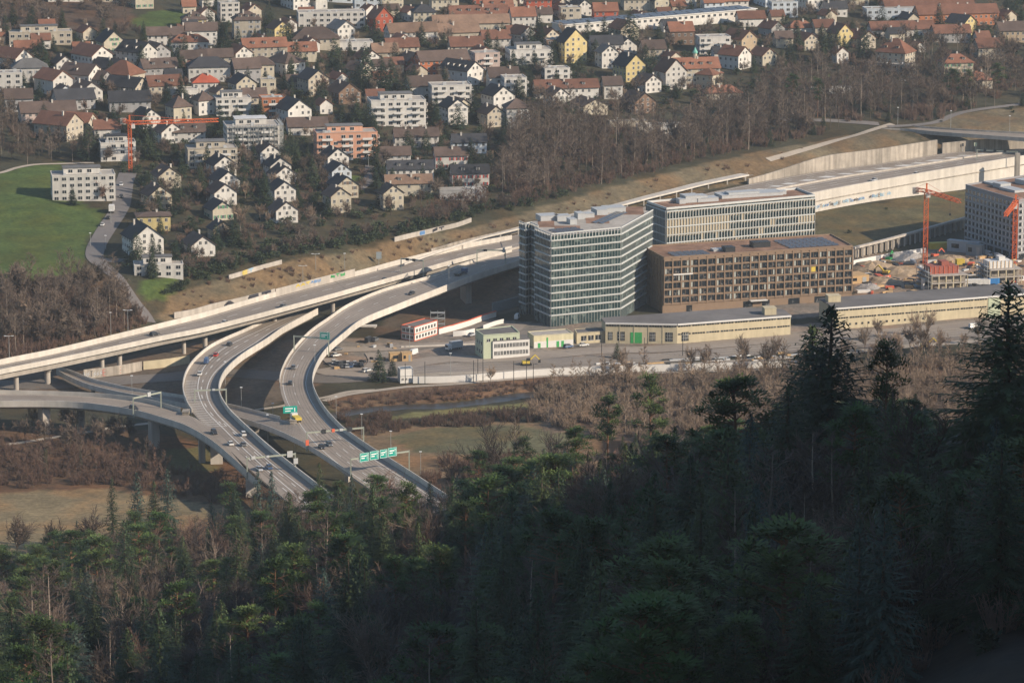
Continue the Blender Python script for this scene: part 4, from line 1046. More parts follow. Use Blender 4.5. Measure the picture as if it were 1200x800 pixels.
# noise wall on the viaduct's far edge with coloured graffiti
nwp = [A_A[k] for k in range(len(A_A)) if 318 <= proj(A_A[k])[0] <= 418]
nw = wallrun('noise_wall', [p + Vector((0, 0, 0)) for p in nwp], 3.4, .3, M['concrete'], 'pale noise wall with yellow and green graffiti on the far edge of the viaduct', 'wall', base=0)
for f0, f1, cols, z1 in ((.28, .42, [4], 3.2), (.42, .58, [0, 6], 3.2), (.66, .86, [3], 3.2)):
    i0 = int(len(nwp)*f0); i1 = int(len(nwp)*f1); a, b = nwp[i0], nwp[i1]; t, nn = outward(a, b); graffiti(nw, a+nn*.2, b+nn*.2, 1.6, z1, cols, 3, int(f0*100), .04)
# yellow and dark walls in the shade under the viaduct
gwall('underpass_wall', 'ochre wall panels in the shade under the long viaduct', [(168, 433), (195, 430), (222, 426)], 3.4, .4, 'depot')
uw = gwall('underpass_wall', 'graffiti-covered wall with red and white lettering behind the round columns', [(98, 444), (120, 441.5), (142, 438.5), (166, 434)], 3.8, .4, 'concrete_old')
pts = [G(*p) for p in [(98, 444), (120, 441.5), (142, 438.5)]]
for a, b, c, s in ((pts[0], pts[1], [6, 2], 3), (pts[1], pts[2], [5], 8)): t, nn = outward(a, b); graffiti(uw, a+nn*.22, b+nn*.22, .3, 3.4, c, 6, s, .06, 1)

# ------------------------------------------------------------------ houses
WALLC = dict(white=(.545, .52, .475), cream=(.46, .41, .315), yellow=(.52, .42, .20), beige=(.42, .37, .29), grey=(.33, .32, .31), paleblue=(.48, .52, .55), pink=(.56, .30, .20), pinkish=(.48, .38, .33), orangewall=(.40, .155, .075),
             redwall=(.36, .085, .045), brownwall=(.17, .11, .075), orangebrick=(.44, .15, .07), tan=(.40, .31, .21))
ROOFC = dict(dark=(.042, .042, .046), brown=(.105, .074, .060), redbrown=(.158, .076, .050), orange=(.22, .10, .062), tan=(.21, .135, .092), red=(.36, .085, .045), grey=(.16, .155, .15), lightgrey=(.45, .45, .44))
WN = dict(paleblue='pale blue', orangewall='orange', redwall='red', brownwall='brown', orangebrick='orange brick', pinkish='pale pink')
RN = dict(redbrown='red-brown', lightgrey='light grey', dark='dark slate')
for k, v in WALLC.items(): M['w_'+k] = mat(f'{k}_render', v, .85, .09, .5, .2, objvar=.12, var2=.08, scale2=.12, stripe=(.7, .10))
def roofmat(name, c):
    m = mat(name, c, .85, .2, .7, .2, objvar=.22, var2=.18, scale2=.15)
    N = m.node_tree.nodes; L = m.node_tree.links; b = N['Principled BSDF']; tc = N.new('ShaderNodeTexCoord')
    w = N.new('ShaderNodeTexWave'); w.bands_direction = 'Z'; w.inputs['Scale'].default_value = 1.6; w.inputs['Distortion'].default_value = .5
    L.new(tc.outputs['Object'], w.inputs[0]); bp = N.new('ShaderNodeBump'); bp.inputs['Strength'].default_value = .5; bp.inputs['Distance'].default_value = .08
    L.new(w.outputs['Fac'], bp.inputs['Height']); L.new(bp.outputs[0], b.inputs['Normal']); return m
for k, v in ROOFC.items(): M['r_'+k] = roofmat(f'{k}_roof_tile', v)
M['chimney'] = mat('chimney_render', (.50, .46, .40), .9, .1, 1)
M['balcony'] = mat('balcony_front', (.60, .58, .54), .7, .08, 1)
SHUT = dict(green=mat('green_shutter', (.06, .22, .11), .7, .1, 1), red=mat('red_shutter', (.42, .05, .04), .7, .1, 1), brown=mat('brown_shutter', (.13, .08, .05), .7, .1, 1), grey=mat('grey_shutter', (.30, .31, .32), .7, .1, 1))

def window_mesh(w, h, sh=None):
    mb = MB(); mb.box(-w/2-.1, w/2+.1, -.07, .0, -.12, h+.1, 1); mb.box(-w/2, w/2, -.085, -.071, 0, h, 0); mb.box(-.05, .05, -.105, -.086, 0, h, 1)
    if sh:
        for s in (-1, 1): mb.box(s*(w/2+.13) - (.55 if s < 0 else 0), s*(w/2+.13) + (.55 if s > 0 else 0), -.1, -.001, -.05, h+.05, 2)
    return mb.mesh('window', [M['glass'], M['white']] + ([SHUT[sh]] if sh else []))
WM = {(a, s): window_mesh(a, 1.45, s) for a in (1.1, 1.9) for s in (None, 'green', 'red', 'brown', 'grey')}
DOORM = {}
def door_mesh(c):
    if c not in DOORM: mb = MB(); mb.box(-.6, .6, -.1, 0, 0, 2.1); DOORM[c] = mb.mesh('door', [SHUT.get(c) or SHUT['brown']])
    return DOORM[c]
FOOT = []                                                  # footprints, keep trees off
HOUSES = []
def infoot(x, y, m=0):
    for cx, cy, a, w, d in FOOT:
        dx = x-cx; dy = y-cy
        if abs(dx) > 40 or abs(dy) > 40: continue
        if abs(dx*cos(a)+dy*sin(a)) < w+m and abs(-dx*sin(a)+dy*cos(a)) < d+m: return True
    return False
def house(px, py, w, d, h, a, roof, wall, typ, ctx, kind=None, shut=None, chim=1, dorm=0, y0=1400, win=True, bal=0, pent=0, label=None, name='house', cat=None, group=None, door=None, pitch=36, adj=''):
    if roof == 'brown' and py < 72 and px > 380 and (int(px)*37+int(py)*11) % 9 < 5: roof = 'redbrown'
    a = radians(a); hw = .5*(abs(w*sin(a)) + abs(d*cos(a))); b = G(px, py, y0=y0); cx, cy = b.x, b.y + hw
    z = min(ground(cx + dx*w*.4, cy + dy*d*.4) for dx in (-1, 0, 1) for dy in (-1, 0, 1)); z = max(min(b.z, z+1.2), z)
    kn = kind or {'g': 'gabled house', 'h': 'hipped-roof house', 'f': 'flat-roofed block'}[typ]
    if label is None:
        rn = RN.get(roof, roof); label = (adj + ' ' if adj else '') + (f"{WN.get(wall, wall)} {kn} with {rn} roof {ctx}" if typ != 'f' else f"{WN.get(wall, wall)} {kn} {ctx}")
    root = empty(name if typ != 'f' else ('apartment_block' if name == 'house' else name), (cx, cy, z), a, label=label, cat=cat or ('house' if typ != 'f' else 'apartment block'), group=group)
    FOOT.append((cx, cy, a, w/2+1.2, d/2+1.2)); HOUSES.append((cx, cy, z, w, d, h, a))
    W, D = w/2, d/2; r = random.Random(int(px*7+py*131)); wm = M['w_'+wall]; rm = M['r_'+roof]
    mb = MB(); rise = D*tan(radians(pitch))
    if typ == 'g':
        mb.prism([(-W, -D), (W, -D), (W, D), (-W, D)], -3, h)
        for sx in (-W, W):
            q = [(sx, -D, h), (sx, D, h), (sx, 0, h+rise)]; mb.tri(*(q if sx > 0 else q[::-1]))
        mb.build('wall', wm, root)
        ov = .75; og = .55; th = .28; mb = MB(); sl = rise/D; e = D+ov; zb = h - ov*sl + .06
        for s in (-1, 1):
            p = [(-W-og, s*e, zb), (W+og, s*e, zb), (W+og, 0, h+rise+.06), (-W-og, 0, h+rise+.06)]
            q = [(x, y, zz+th) for x, y, zz in p]
            if s > 0: p = [p[1], p[0], p[3], p[2]]; q = [q[1], q[0], q[3], q[2]]
            mb.hexa(p+q)
        rf = mb.build('roof', rm, root)
        top = lambda x, y: h + rise*(1-abs(y)/D) + .3
    elif typ == 'h':
        mb.prism([(-W, -D), (W, -D), (W, D), (-W, D)], -3, h); mb.build('wall', wm, root)
        ov = .7; e = .3; k = max(.3, W-D*.95); zt = h+rise; mb = MB(); zb = h-.2
        c = [(-W-ov, -D-ov, zb), (W+ov, -D-ov, zb), (W+ov, D+ov, zb), (-W-ov, D+ov, zb)]; cu = [(x, y, zz+e) for x, y, zz in c]; t0 = (-k, 0, zt); t1 = (k, 0, zt)
        for i in range(4): j = (i+1) % 4; mb.quad(c[i], c[j], cu[j], cu[i])
        mb.quad(cu[0], cu[1], t1, t0); mb.quad(cu[2], cu[3], t0, t1); mb.tri(cu[1], cu[2], t1); mb.tri(cu[3], cu[0], t0); mb.quad(*c[::-1])
        rf = mb.build('roof', rm, root)
        top = lambda x, y: h + rise*min(1-abs(y)/D, 1) * .8
    else:
        mb.prism([(-W, -D), (W, -D), (W, D), (-W, D)], -3, h); mb.build('wall', wm, root)
        mb = MB(); mb.box(-W+.2, W-.2, -D+.2, D-.2, h-.01, h+.12); rf = mb.build('roof', M['roof_gravel'] if roof != 'dark' else M['roof_felt'], root)
        mb = MB()
        for x0, x1, y0_, y1 in ((-W-.1, W+.1, -D-.1, -D+.2), (-W-.1, W+.1, D-.2, D+.1), (-W-.1, -W+.2, -D+.2, D-.2), (W-.2, W+.1, -D+.2, D-.2)): mb.box(x0, x1, y0_, y1, h+.004, h+.45)
        mb.build('roof_edge', wm, root); top = lambda x, y: h
        if pent:
            mb = MB(); mb.box(-W*.62, W*.55, -D*.35, D*.75, h+.1, h+2.9); mb.build('penthouse', wm, root)
            mb = MB(); mb.box(-W*.62-.4, W*.55+.4, -D*.35-.4, D*.75+.4, h+2.9, h+3.15); mb.build('roof', M['r_'+roof], root)
            for fx in (-.4, -.1, .2): inst('window', WM[(1.9, None)], root, (W*fx, -D*.35-.004, h+.8))
        for q in range(r.choice((1, 2, 3)) + 1):
            x = r.uniform(-W*.8, W*.6); y = r.uniform(-D*.8, D*.3) if not pent else -D*.7; s = r.uniform(.6, 1.4); mb = MB(); mb.box(x, x+s*1.3, y, y+s, h+.1, h+.1+r.uniform(.6, 1.5)); mb.build('roof_vent', M['plant'], root)
    if typ != 'f':
        for q in range(chim):
            x = r.uniform(-.6, .6)*W*(.5 if typ == 'h' else 1); y = r.choice((-1, 1))*D*r.uniform(.1, .35); mb = MB(); zt = h+rise+.9
            mb.box(x-.4, x+.4, y-.35, y+.35, h+.3, zt); mb.box(x-.5, x+.5, y-.45, y+.45, zt, zt+.15); mb.build('chimney', M['chimney'], rf)
        for q in range(dorm):
            x = (-W*.8 + 1.6*W*(q+.5)/dorm); y0_ = -D*.72; zz = h + rise*(1-.72); mb = MB(); mb.box(x-.8, x+.8, y0_-.1, -D*.15, zz-.3, zz+1.55); mb.build('dormer', wm, rf)
            mb = MB(); mb.box(x-1.05, x+1.05, y0_-.35, -D*.1, zz+1.55, zz+1.75); mb.build('dormer_roof', rm, rf)
            inst('dormer_window', WM[(1.1, None)], rf, (x, y0_-.101, zz+.05))
    # windows on every side that can be seen from the hill
    if win:
        st = max(1, int(h/2.75)); fh = h/st
        for fi, (t, nn, L, o) in enumerate((((1, 0), (0, -1), w, (-W, -D)), ((0, 1), (1, 0), d, (W, -D)), ((-1, 0), (0, 1), w, (W, D)), ((0, -1), (-1, 0), d, (-W, D)))):
            ny = nn[0]*sin(a) + nn[1]*cos(a)
            if ny > .35: continue
            k = max(2, int(L/(3.1 if typ != 'f' else 3.6)))
            if L < 6: k = 1
            rz = atan2(nn[1], nn[0]) + pi/2; ww = 1.9 if typ == 'f' else 1.1
            for s_ in range(st):
                for j in range(k):
                    if r.random() < .12: continue
                    x = L*(j+.5)/k; pos = (o[0]+t[0]*x, o[1]+t[1]*x, s_*fh+.9)
                    if door and s_ == 0 and j == k//2 and fi == 0: inst('door', door_mesh(door), root, (pos[0], pos[1], .1), (0, 0, rz)); continue
                    inst('window', WM[(ww, shut)], root, pos, (0, 0, rz))
            if typ == 'g' and fi in (1, 3) and rise > 3:
                for f in ((.5,) if d < 9.5 else (.38, .62)): inst('window', WM[(1.1, shut)], root, (o[0]+t[0]*L*f, o[1]+t[1]*L*f, h+.45), (0, 0, rz))
            if bal and fi in (0, 1):
                nb = max(1, int(L/9))
                for s_ in range(st):
                    for j in range(nb):
                        x = L*(j+.5)/nb; c = Vector((o[0]+t[0]*x, o[1]+t[1]*x, 0)); mb = MB(); T = Vector((t[0], t[1], 0)); NN = Vector((nn[0], nn[1], 0))
                        zz = s_*fh; mb.obox(c, T, NN, -2.6, 2.6, .02, 1.7, zz-.12, zz+.08); mb.obox(c, T, NN, -2.6, 2.6, 1.6, 1.75, zz+.085, zz+1.0)
                        mb.build('balcony', M['balcony'], root)
    return root
H = house
# --- upper left
H(164,11,12,11,8,-65,'dark','cream','g','above the green meadow',shut='green')
H(135,4,24,10,7,15,'grey','beige','f','above the bare rust-coloured slope')
H(75,3,20,10,6,10,'brown','white','g','above the rust-coloured hillside wood')
H(226,37,13,11,6.5,10,'brown','yellow','h','beside the green meadow',dorm=2)
H(267,27,11,10,11,15,'grey','white','f','behind the tall dark conifer')
H(288,47,15,12,11,10,'brown','beige','h','next to the tall dark conifer',dorm=3,shut='grey')
H(192,54,20,10,6,8,'brown','white','g','just below the green meadow',adj='long')
H(235,53,17,10,8,8,'brown','white','g','between the meadow house and the tall conifer')
H(220,67,20,10,8,10,'orange','white','h','below the two long brown roofs',dorm=2)
H(45,54,34,12,7,10,'grey','beige','f','among trees below the rust-coloured hillside',pent=1)
H(12,87,18,12,8,-40,'redbrown','white','g','at the edge beside a dark spruce')
H(31,71,14,10,6,10,'orange','cream','g','above the dark spruce on the slope')
H(33,98,18,12,8,10,'grey','white','h','below the dark spruce',shut='grey')
H(8,114,14,12,12,10,'grey','white','f','at the frame edge below the grey hipped roof')
H(60,114,18,12,8,-50,'orange','white','g','below the lone spruce on the slope')
H(72,91,10,10,7,-65,'brown','white','g','beside the large red-brown gable',adj='small')
H(105,84,20,13,8,-50,'redbrown','white','g','facing the black-roofed house',adj='large')
H(128,70,13,12,9,-65,'dark','cream','g','with green shutters on a pale gable',shut='green',pitch=42)
H(158,83,18,13,9,-40,'dark','white','g','behind the orange hipped house',dorm=2,adj='broad')
H(127,92,16,12,5,-35,'dark','grey','g','wedged before the green-shuttered gable',adj='low')
H(143,105,17,14,7,-30,'orange','beige','h','with steep tiled faces above the orange crane',pitch=44)
H(184,96,19,11,7,22,'brown','grey','g','opposite the orange hipped house',dorm=2)
H(181,77,14,11,7,-60,'brown','grey','g','half hidden by bare trees below white rows')
H(99,122,14,12,6,-58,'brown','white','g','with twin gables above the ochre long house')
H(93,107,19,13,8,-30,'brown','white','g','between orange roofs and flat annexes',dorm=1)
H(73,123,9,9,6,-65,'brown','paleblue','g','next to the twin-gabled brown roof',adj='small')
H(146,118,20,12,6,-30,'dark','beige','g','below the orange hipped house')
H(190,117,18,12,7,20,'redbrown','beige','g','above the brown-hipped cream villa',dorm=2)
H(214,117,14,8,5,12,'grey','white','f','low annex beside the red-brown roofs')
H(239,113,13,11,7,10,'red','white','h','bright roof beside a flat white annex')
H(243,97,22,13,8,10,'dark','white','h','above the bright red roof')
H(271,137,18,12,9,12,'grey','white','f','terraced, above the scaffolded apartment block',pent=1,bal=1)
H(283,122,12,11,10,-65,'dark','cream','g','with a half-hipped gable above white terraces')
H(208,143,10,10,7,-60,'brown','cream','h','right behind the jib of the orange crane',pitch=46)
H(237,136,9,9,7.5,-60,'brown','white','h','near the tip of the orange crane jib',pitch=44)
H(53,146,28,12,6,15,'brown','pinkish','g','along the trees above the green field',adj='long low')
H(84,132,20,12,6,20,'dark','grey','g','behind the long low pink house')
H(150,133,21,12,6,10,'dark','grey','g','above the orange crane mast')
H(66,166,20,14,8,-30,'redbrown','beige','g','screened by bare trees above the green field')
H(92,158,14,11,6,-20,'orange','beige','g','screened by trees beside the red-brown gable')
H(124,163,13,10,5,10,'redbrown','white','g','just behind the crane mast',adj='small')
H(136,190,17,12,9,10,'dark','white','f','beside the crane mast on its uphill side',pent=1)
H(196,170,11,12,6,-62,'brown','white','g','twin under the crane jib, nearer the mast')
H(219,168,16,11,5.5,12,'brown','white','g','twin under the crane jib, farther from the mast',dorm=2)
H(246,198,24,15,9,10,'grey','beige','f','terraced, below the scaffolded apartment block',pent=1,bal=1)
H(293,180,26,18,13,10,'lightgrey','white','f','',label='white apartment block wrapped in scaffolding beside the orange-red cube house',pent=1,bal=1)
H(279,76,13,10,6,-60,'redbrown','white','g','above the dark hipped roof')
H(287,98,14,12,8,15,'brown','grey','g','beside the dark hipped white house')
# --- upper middle
H(387,34,38,12,9,8,'grey','white','f','',label='long white school block with rows of windows in the upper village',name='school_building',cat='school')
H(326,51,10,10,8,-60,'brown','yellow','g','beside the long white school')
H(399,47,13,11,6,-60,'grey','white','g','in front of the long white school')
H(368,59,26,16,6,8,'brown','beige','h','spreading below the long white school',adj='broad')
H(308,75,24,11,9,15,'orange','beige','g','in the orange row below the beige mansard block',dorm=3,adj='long')
H(350,73,18,11,6,10,'orange','cream','g','below the broad brown hipped roof',dorm=2)
H(333,90,18,13,7,-50,'brown','white','h','behind the round bare tree with rusty twigs')
H(366,114,13,12,9,-60,'dark','beige','g','wrapped by the rusty bare tree')
H(305,94,13,11,8,10,'brown','cream','h','beside a small cream cube')
H(313,112,8,8,8,10,'grey','cream','f','small cube above the orange-red flat house')
H(318,139,12,11,10,12,'grey','orangewall','f','above the wide white gable',bal=1)
H(343,146,15,13,7,-62,'dark','white','g','below the orange-red cube',adj='wide')
H(359,160,20,10,5,10,'brown','white','g','above the pink apartment block',adj='long')
H(404,188,30,14,13,10,'grey','pink','f','',label='pink stepped apartment block with pale balconies beside the dark conifers',pent=1,bal=1)
H(402,123,14,13,6,-60,'brown','brownwall','g','deep among the dark conifers')
H(410,61,24,12,5,8,'grey','white','f','low, below the white school')
H(445,38,11,11,8,-62,'orange','redwall','g','beside the white school',pitch=46)
H(481,51,28,12,6,18,'tan','white','g','first of two above red gables',adj='long')
H(533,49,26,12,5,15,'tan','beige','g','second of two above red gables',adj='long')
H(496,33,13,11,9,10,'dark','cream','h','beside the orange timber-red gable')
H(551,38,44,11,5,8,'tan','beige','g','stretching below the red terrace',adj='very long')
H(560,27,34,11,5,8,'redbrown','beige','g','behind the very long tan roof',dorm=5)
H(583,22,17,10,7,8,'orange','redwall','g','above the very long tan roof',dorm=2)
H(464,149,28,15,13,10,'grey','white','f','',label='white stepped apartment block with deep balconies beside the dark conifer clump',pent=1,bal=1)
H(527,128,21,13,12,10,'tan','white','f','with a tan flat roof above two white gables',bal=1)
H(531,147,12,11,9,-65,'dark','white','g','in front of the tan-topped white block',shut='grey')
H(583,128,14,12,7,-62,'dark','white','g','beside the tall conifer near the wood')
H(540,101,22,12,8,-45,'dark','white','g','with a row of slanted dormers',adj='long',dorm=4)
H(517,91,28,12,9,20,'brown','orangebrick','g','behind the black dormered roof',adj='long')
H(482,85,12,11,6,-60,'brown','redwall','g','beside the orange brick terrace')
H(496,119,18,12,8,18,'brown','white','g','behind the stepped white apartments')
H(589,108,16,12,8,10,'brown','white','g','uphill of the wood edge conifer')
H(568,83,14,12,9,15,'grey','pinkish','f','between the dormered roof and white terraces',bal=1)
H(487,174,22,9,6,8,'brown','white','g','of three joined units above the lower terraces',kind='row house',chim=3)
H(549,181,17,9,6,8,'dark','paleblue','g','at the edge of the tall bare wood')
H(462,195,15,9,5.5,8,'brown','white','g','below the three joined units',shut='grey')
H(528,199,16,9,7,8,'brown','white','g','with red shutters and a red door',shut='red',door='red')
H(480,214,22,9,6.5,8,'dark','white','g','stacked above the tan-roofed terrace',kind='terrace',dorm=3)
H(478,231,22,9,6.5,8,'tan','cream','g','lowest of the stacked terraces',kind='terrace',dorm=2)
H(550,220,18,9,7,8,'dark','white','g','with red windows above the low grey annex',shut='red',dorm=2)
H(541,236,22,8,5,8,'grey','grey','f','low annex at the bushes above the embankment')
H(457,247,9,10,8,-68,'brown','cream','g','standing alone above the embankment bushes',adj='small')
G1 = 'white gabled houses stepping down the slope'
for i,(x,y,c) in enumerate(((312,193,'topmost'),(324,209,'second from the top'),(330,220,'third from the top'),(329,238,'fourth from the top'),(331,262,'lowest'))):
    H(x,y,11,10.5,5.8,-68,'dark' if i % 2 else 'brown','white','g',f'{c} in the file east of the birch' if False else f'{c} of the five stepping down')
H(391,199,11,11,5.8,-66,'dark','white','g','topmost of four below the pink block')
H(395,216,11,10,6,-66,'dark','paleblue','g','second of four below the pink block')
H(401,233,12,11,6,-66,'dark','cream','g','third of four below the pink block',shut='brown')
H(394,251,11,10,8,-66,'brown','cream','g','lowest of four below the pink block')
H(258,209,12,11,6,-66,'dark','white','g','topmost of four beside the pale birch')
H(262,227,12,11,6,-66,'dark','white','g','second of four beside the pale birch')
H(258,242,12,11,6,-66,'brown','white','g','third of four beside the pale birch')
H(255,259,12,10,5,-66,'dark','cream','g','with green shutters, lowest of four beside the birch',shut='green')
H(257,283,8,9,5.5,-66,'dark','tan','g','next to a blue-green spruce',adj='small')
H(182,247,12,11,7,-66,'brown','cream','g','above the yellow box house',shut='brown')
H(193,222,12,11,6,-66,'brown','cream','g','by the village road above the yellow box house',dorm=1)
H(178,272,15,10,7,10,'brown','yellow','h','beside the village road above the big white gable',pitch=14,door='brown')
H(165,305,17,14,9,-68,'dark','white','g','fronting the village road',adj='big',pitch=38)
H(184,326,21,10,5.5,8,'grey','white','f','modern, below the big white gable',pent=1)
H(231,302,14,11,5,-68,'brown','white','g','above the hedge on the embankment crest',adj='wide')
H(95,237,29,14,12,10,'grey','white','f','',label='white four-storey block with roof terrace standing in the green field',pent=1)
# --- upper right of the middle
v1 = H(815,104,25,13,11,12,'orange','cream','g','',label='large cream villa with long orange roof and green cupola above the bare wood',name='villa',cat='villa',dorm=4,shut='grey')
mb = MB(); mb.tube([(0,0,15.3),(0,0,18.2)],[1.1,1.1],8); cup = mb.build('cupola', M['w_cream'], v1); mb = MB(); mb.tube([(0,0,18.2),(0,0,19),(0,0,20),(0,0,21.6)],[1.5,1.45,.8,.05],8); mb.build('cupola_roof', mat('verdigris',(.16,.42,.34),.6,.1,1), cup)
H(786,106,13,13,10,-62,'redbrown','white','g','joined to the cupola villa on the shaded side',pitch=44)
H(828,106,14,12,8,-30,'redbrown','cream','h','projecting before the cupola villa')
H(846,118,20,10,4,10,'orange','beige','h','at the foot of the cupola villa',adj='low')
H(663,119,34,10,7,10,'redbrown','white','g','above the bare wood',adj='long',dorm=3)
H(652,126,10,10,6,-60,'brown','white','g','in front of the long red-brown terrace',adj='small')
H(690,135,17,14,4.5,-65,'brown','cream','g','with a broad low gable over the wood',pitch=24)
H(717,117,10,10,8,10,'brown','white','g','beside the end of the long red-brown terrace')
H(738,97,13,13,9,-58,'dark','yellow','g','facing the cupola villa',pitch=42)
H(711,81,9,10,9,-65,'grey','white','g','behind the yellow steep gable',adj='narrow')
H(670,75,10,14,12,-62,'dark','yellow','g','with a steep dark roof near white terraces',adj='tall',pitch=44)
H(648,71,9,10,11,10,'grey','brownwall','f','tower beside the tall yellow gable')
H(710,67,18,11,7,10,'dark','white','g','below the solar-roofed school')
H(731,65,12,11,5,-65,'dark','white','g','with wide white gable below the solar school',adj='low')
H(709,27,14,11,7,8,'orange','redwall','g','behind the solar-roofed school')
H(630,18,15,11,9,10,'orange','redwall','g','before the solar-roofed school',dorm=1)
H(612,34,14,12,7,10,'orange','white','g','in front of the dark spruce by the school')
H(668,28,12,10,9,8,'brown','beige','f','beside the solar-roofed school')
H(731,49,14,12,7,-60,'brown','cream','g','under the solar-roofed school')
H(620,77,24,16,8,10,'grey','white','f','wide terraces above the long red-brown house',pent=1,bal=1)
H(651,94,14,10,6,12,'tan','white','f','lower terrace of the white stepped group',bal=1)
H(602,114,12,12,10,10,'grey','white','f','at the edge of the bare wood',bal=1)
H(605,150,12,12,10,10,'brown','white','h','tallest at the wood edge',adj='square')
H(836,65,18,12,10,10,'grey','white','f','behind the cupola villa',bal=1)
H(868,63,16,12,8,-50,'brown','tan','g','behind the orange gables near the cupola villa')
H(862,83,14,12,8,-40,'orange','white','g','beyond the cupola villa')
H(797,53,14,12,8,12,'orange','brownwall','g','between the solar school and cupola villa')
H(680,20,11,10,6,-60,'dark','white','g','above the solar-roofed school',adj='small')
H(835,15,12,10,6,12,'orange','paleblue','g','above the end of the solar school')
H(861,13,15,10,6,12,'orange','white','g','past the end of the solar school',dorm=1)
H(748,134,15,13,6,-60,'brown','brownwall','g','lost in the bare wood below the yellow gable')
H(736,150,20,6,3,8,'grey','beige','f','low shed in the bare wood',win=False)
H(774,158,24,8,4.5,8,'grey','white','f','low workshop in the bare wood',win=True)
# solar-roofed school (long)
sc_a, sc_b = G(662, 41), G(886, 23); t, nn, L = side(sc_a, sc_b); zz = min(sc_a.z, sc_b.z)
sr = empty('school_building', (0,0,0), label='very long low school with dark blue solar panels along its roof', cat='school'); D = 13
mb = MB(); mb.obox(flat(sc_a), t, nn, 0, L, -D, 0, zz-4, max(sc_a.z, sc_b.z)+5.5); mb.build('wall', M['w_white'], sr); zt = max(sc_a.z, sc_b.z)+5.5
mb = MB(); mb.obox(flat(sc_a), t, nn, -.6, L+.6, -D-.6, .6, zt, zt+.4); mb.build('roof', M['white'], sr)
k = int(L/9)
for j in range(k):
    for yy in (-6, -12.2):
        mb = MB(); o = flat(sc_a)
        def q(x, y, z): v = o + t*x + nn*y; return (v.x, v.y, z)
        x0 = j*9+.4; x1 = j*9+8.4; mb.hexa([q(x0, yy+5.6, zt+.45), q(x1, yy+5.6, zt+.45), q(x1, yy, zt+.45), q(x0, yy, zt+.45), q(x0, yy+5.6, zt+.6), q(x1, yy+5.6, zt+.6), q(x1, yy, zt+1.3), q(x0, yy, zt+1.3)])
        mb.build('solar_panel', M['solar'], sr)
for j in range(int(L/4.2)): inst('window', WM[(1.9, None)], sr, tuple(flat(sc_a)+t*(j*4.2+2.1)+Vector((0,0,zt-2.4))), (0,0,atan2(nn.y,nn.x)+pi/2))
for f in (.1,.5,.9): FOOT.append((sc_a.x+t.x*L*f-nn.x*6, sc_a.y+t.y*L*f-nn.y*6, atan2(t.y,t.x), L*.22, 8))
# --- upper right
H(1051,86,18,14,11,-30,'orange','beige','h','',label='beige villa with steep orange roof and pale dormers behind the bare trees',dorm=2,name='villa',cat='villa',pitch=46)
H(1050,90,22,8,6,-30,'grey','beige','f','terrace wing below the steep orange villa')
H(1121,93,17,12,9,12,'orange','cream','h','',label='cream house with orange roof and green shutters behind tall pines',shut='green',dorm=2)
H(1147,105,14,12,5,12,'orange','beige','h','beside the green-shuttered house')
H(985,56,11,11,8,-60,'redbrown','yellow','g','behind the dark yew clump',pitch=42)
H(984,75,7,8,6,-60,'redbrown','white','g','below the pale yellow gable',adj='tiny')
H(965,46,12,10,7,12,'redbrown','beige','g','beside the pale yellow gable')
H(938,43,16,10,5,10,'orange','white','h','below the wide white gable')
H(918,57,10,9,6,10,'brown','cream','g','before the white orange-hipped house',adj='small')
H(1057,45,38,11,5,10,'brown','white','g','above the steep orange villa',adj='long')
H(1115,51,22,11,6,10,'brown','grey','g','above the green-shuttered house')
H(1128,44,14,12,8,-45,'dark','yellow','g','before the orange apartment rows')
H(1122,33,50,12,8,12,'brown','orangewall','g','nearer of the two long rows',kind='apartment row',name='apartment_row',cat='apartment block',chim=3)
H(1088,23,56,12,8,12,'brown','orangewall','g','farther of the two long rows',kind='apartment row',name='apartment_row',cat='apartment block',chim=3)
H(1045,25,32,12,7,8,'grey','paleblue','f','long and low before the orange apartment rows')
H(950,14,13,11,8,-62,'dark','white','g','at the top near the blue-grey block',adj='wide')
H(1042,10,14,11,7,10,'orange','orangewall','g','beside the farther orange row')
H(973,111,24,6,3,10,'redbrown','white','f','low row of garages in the bare wood')
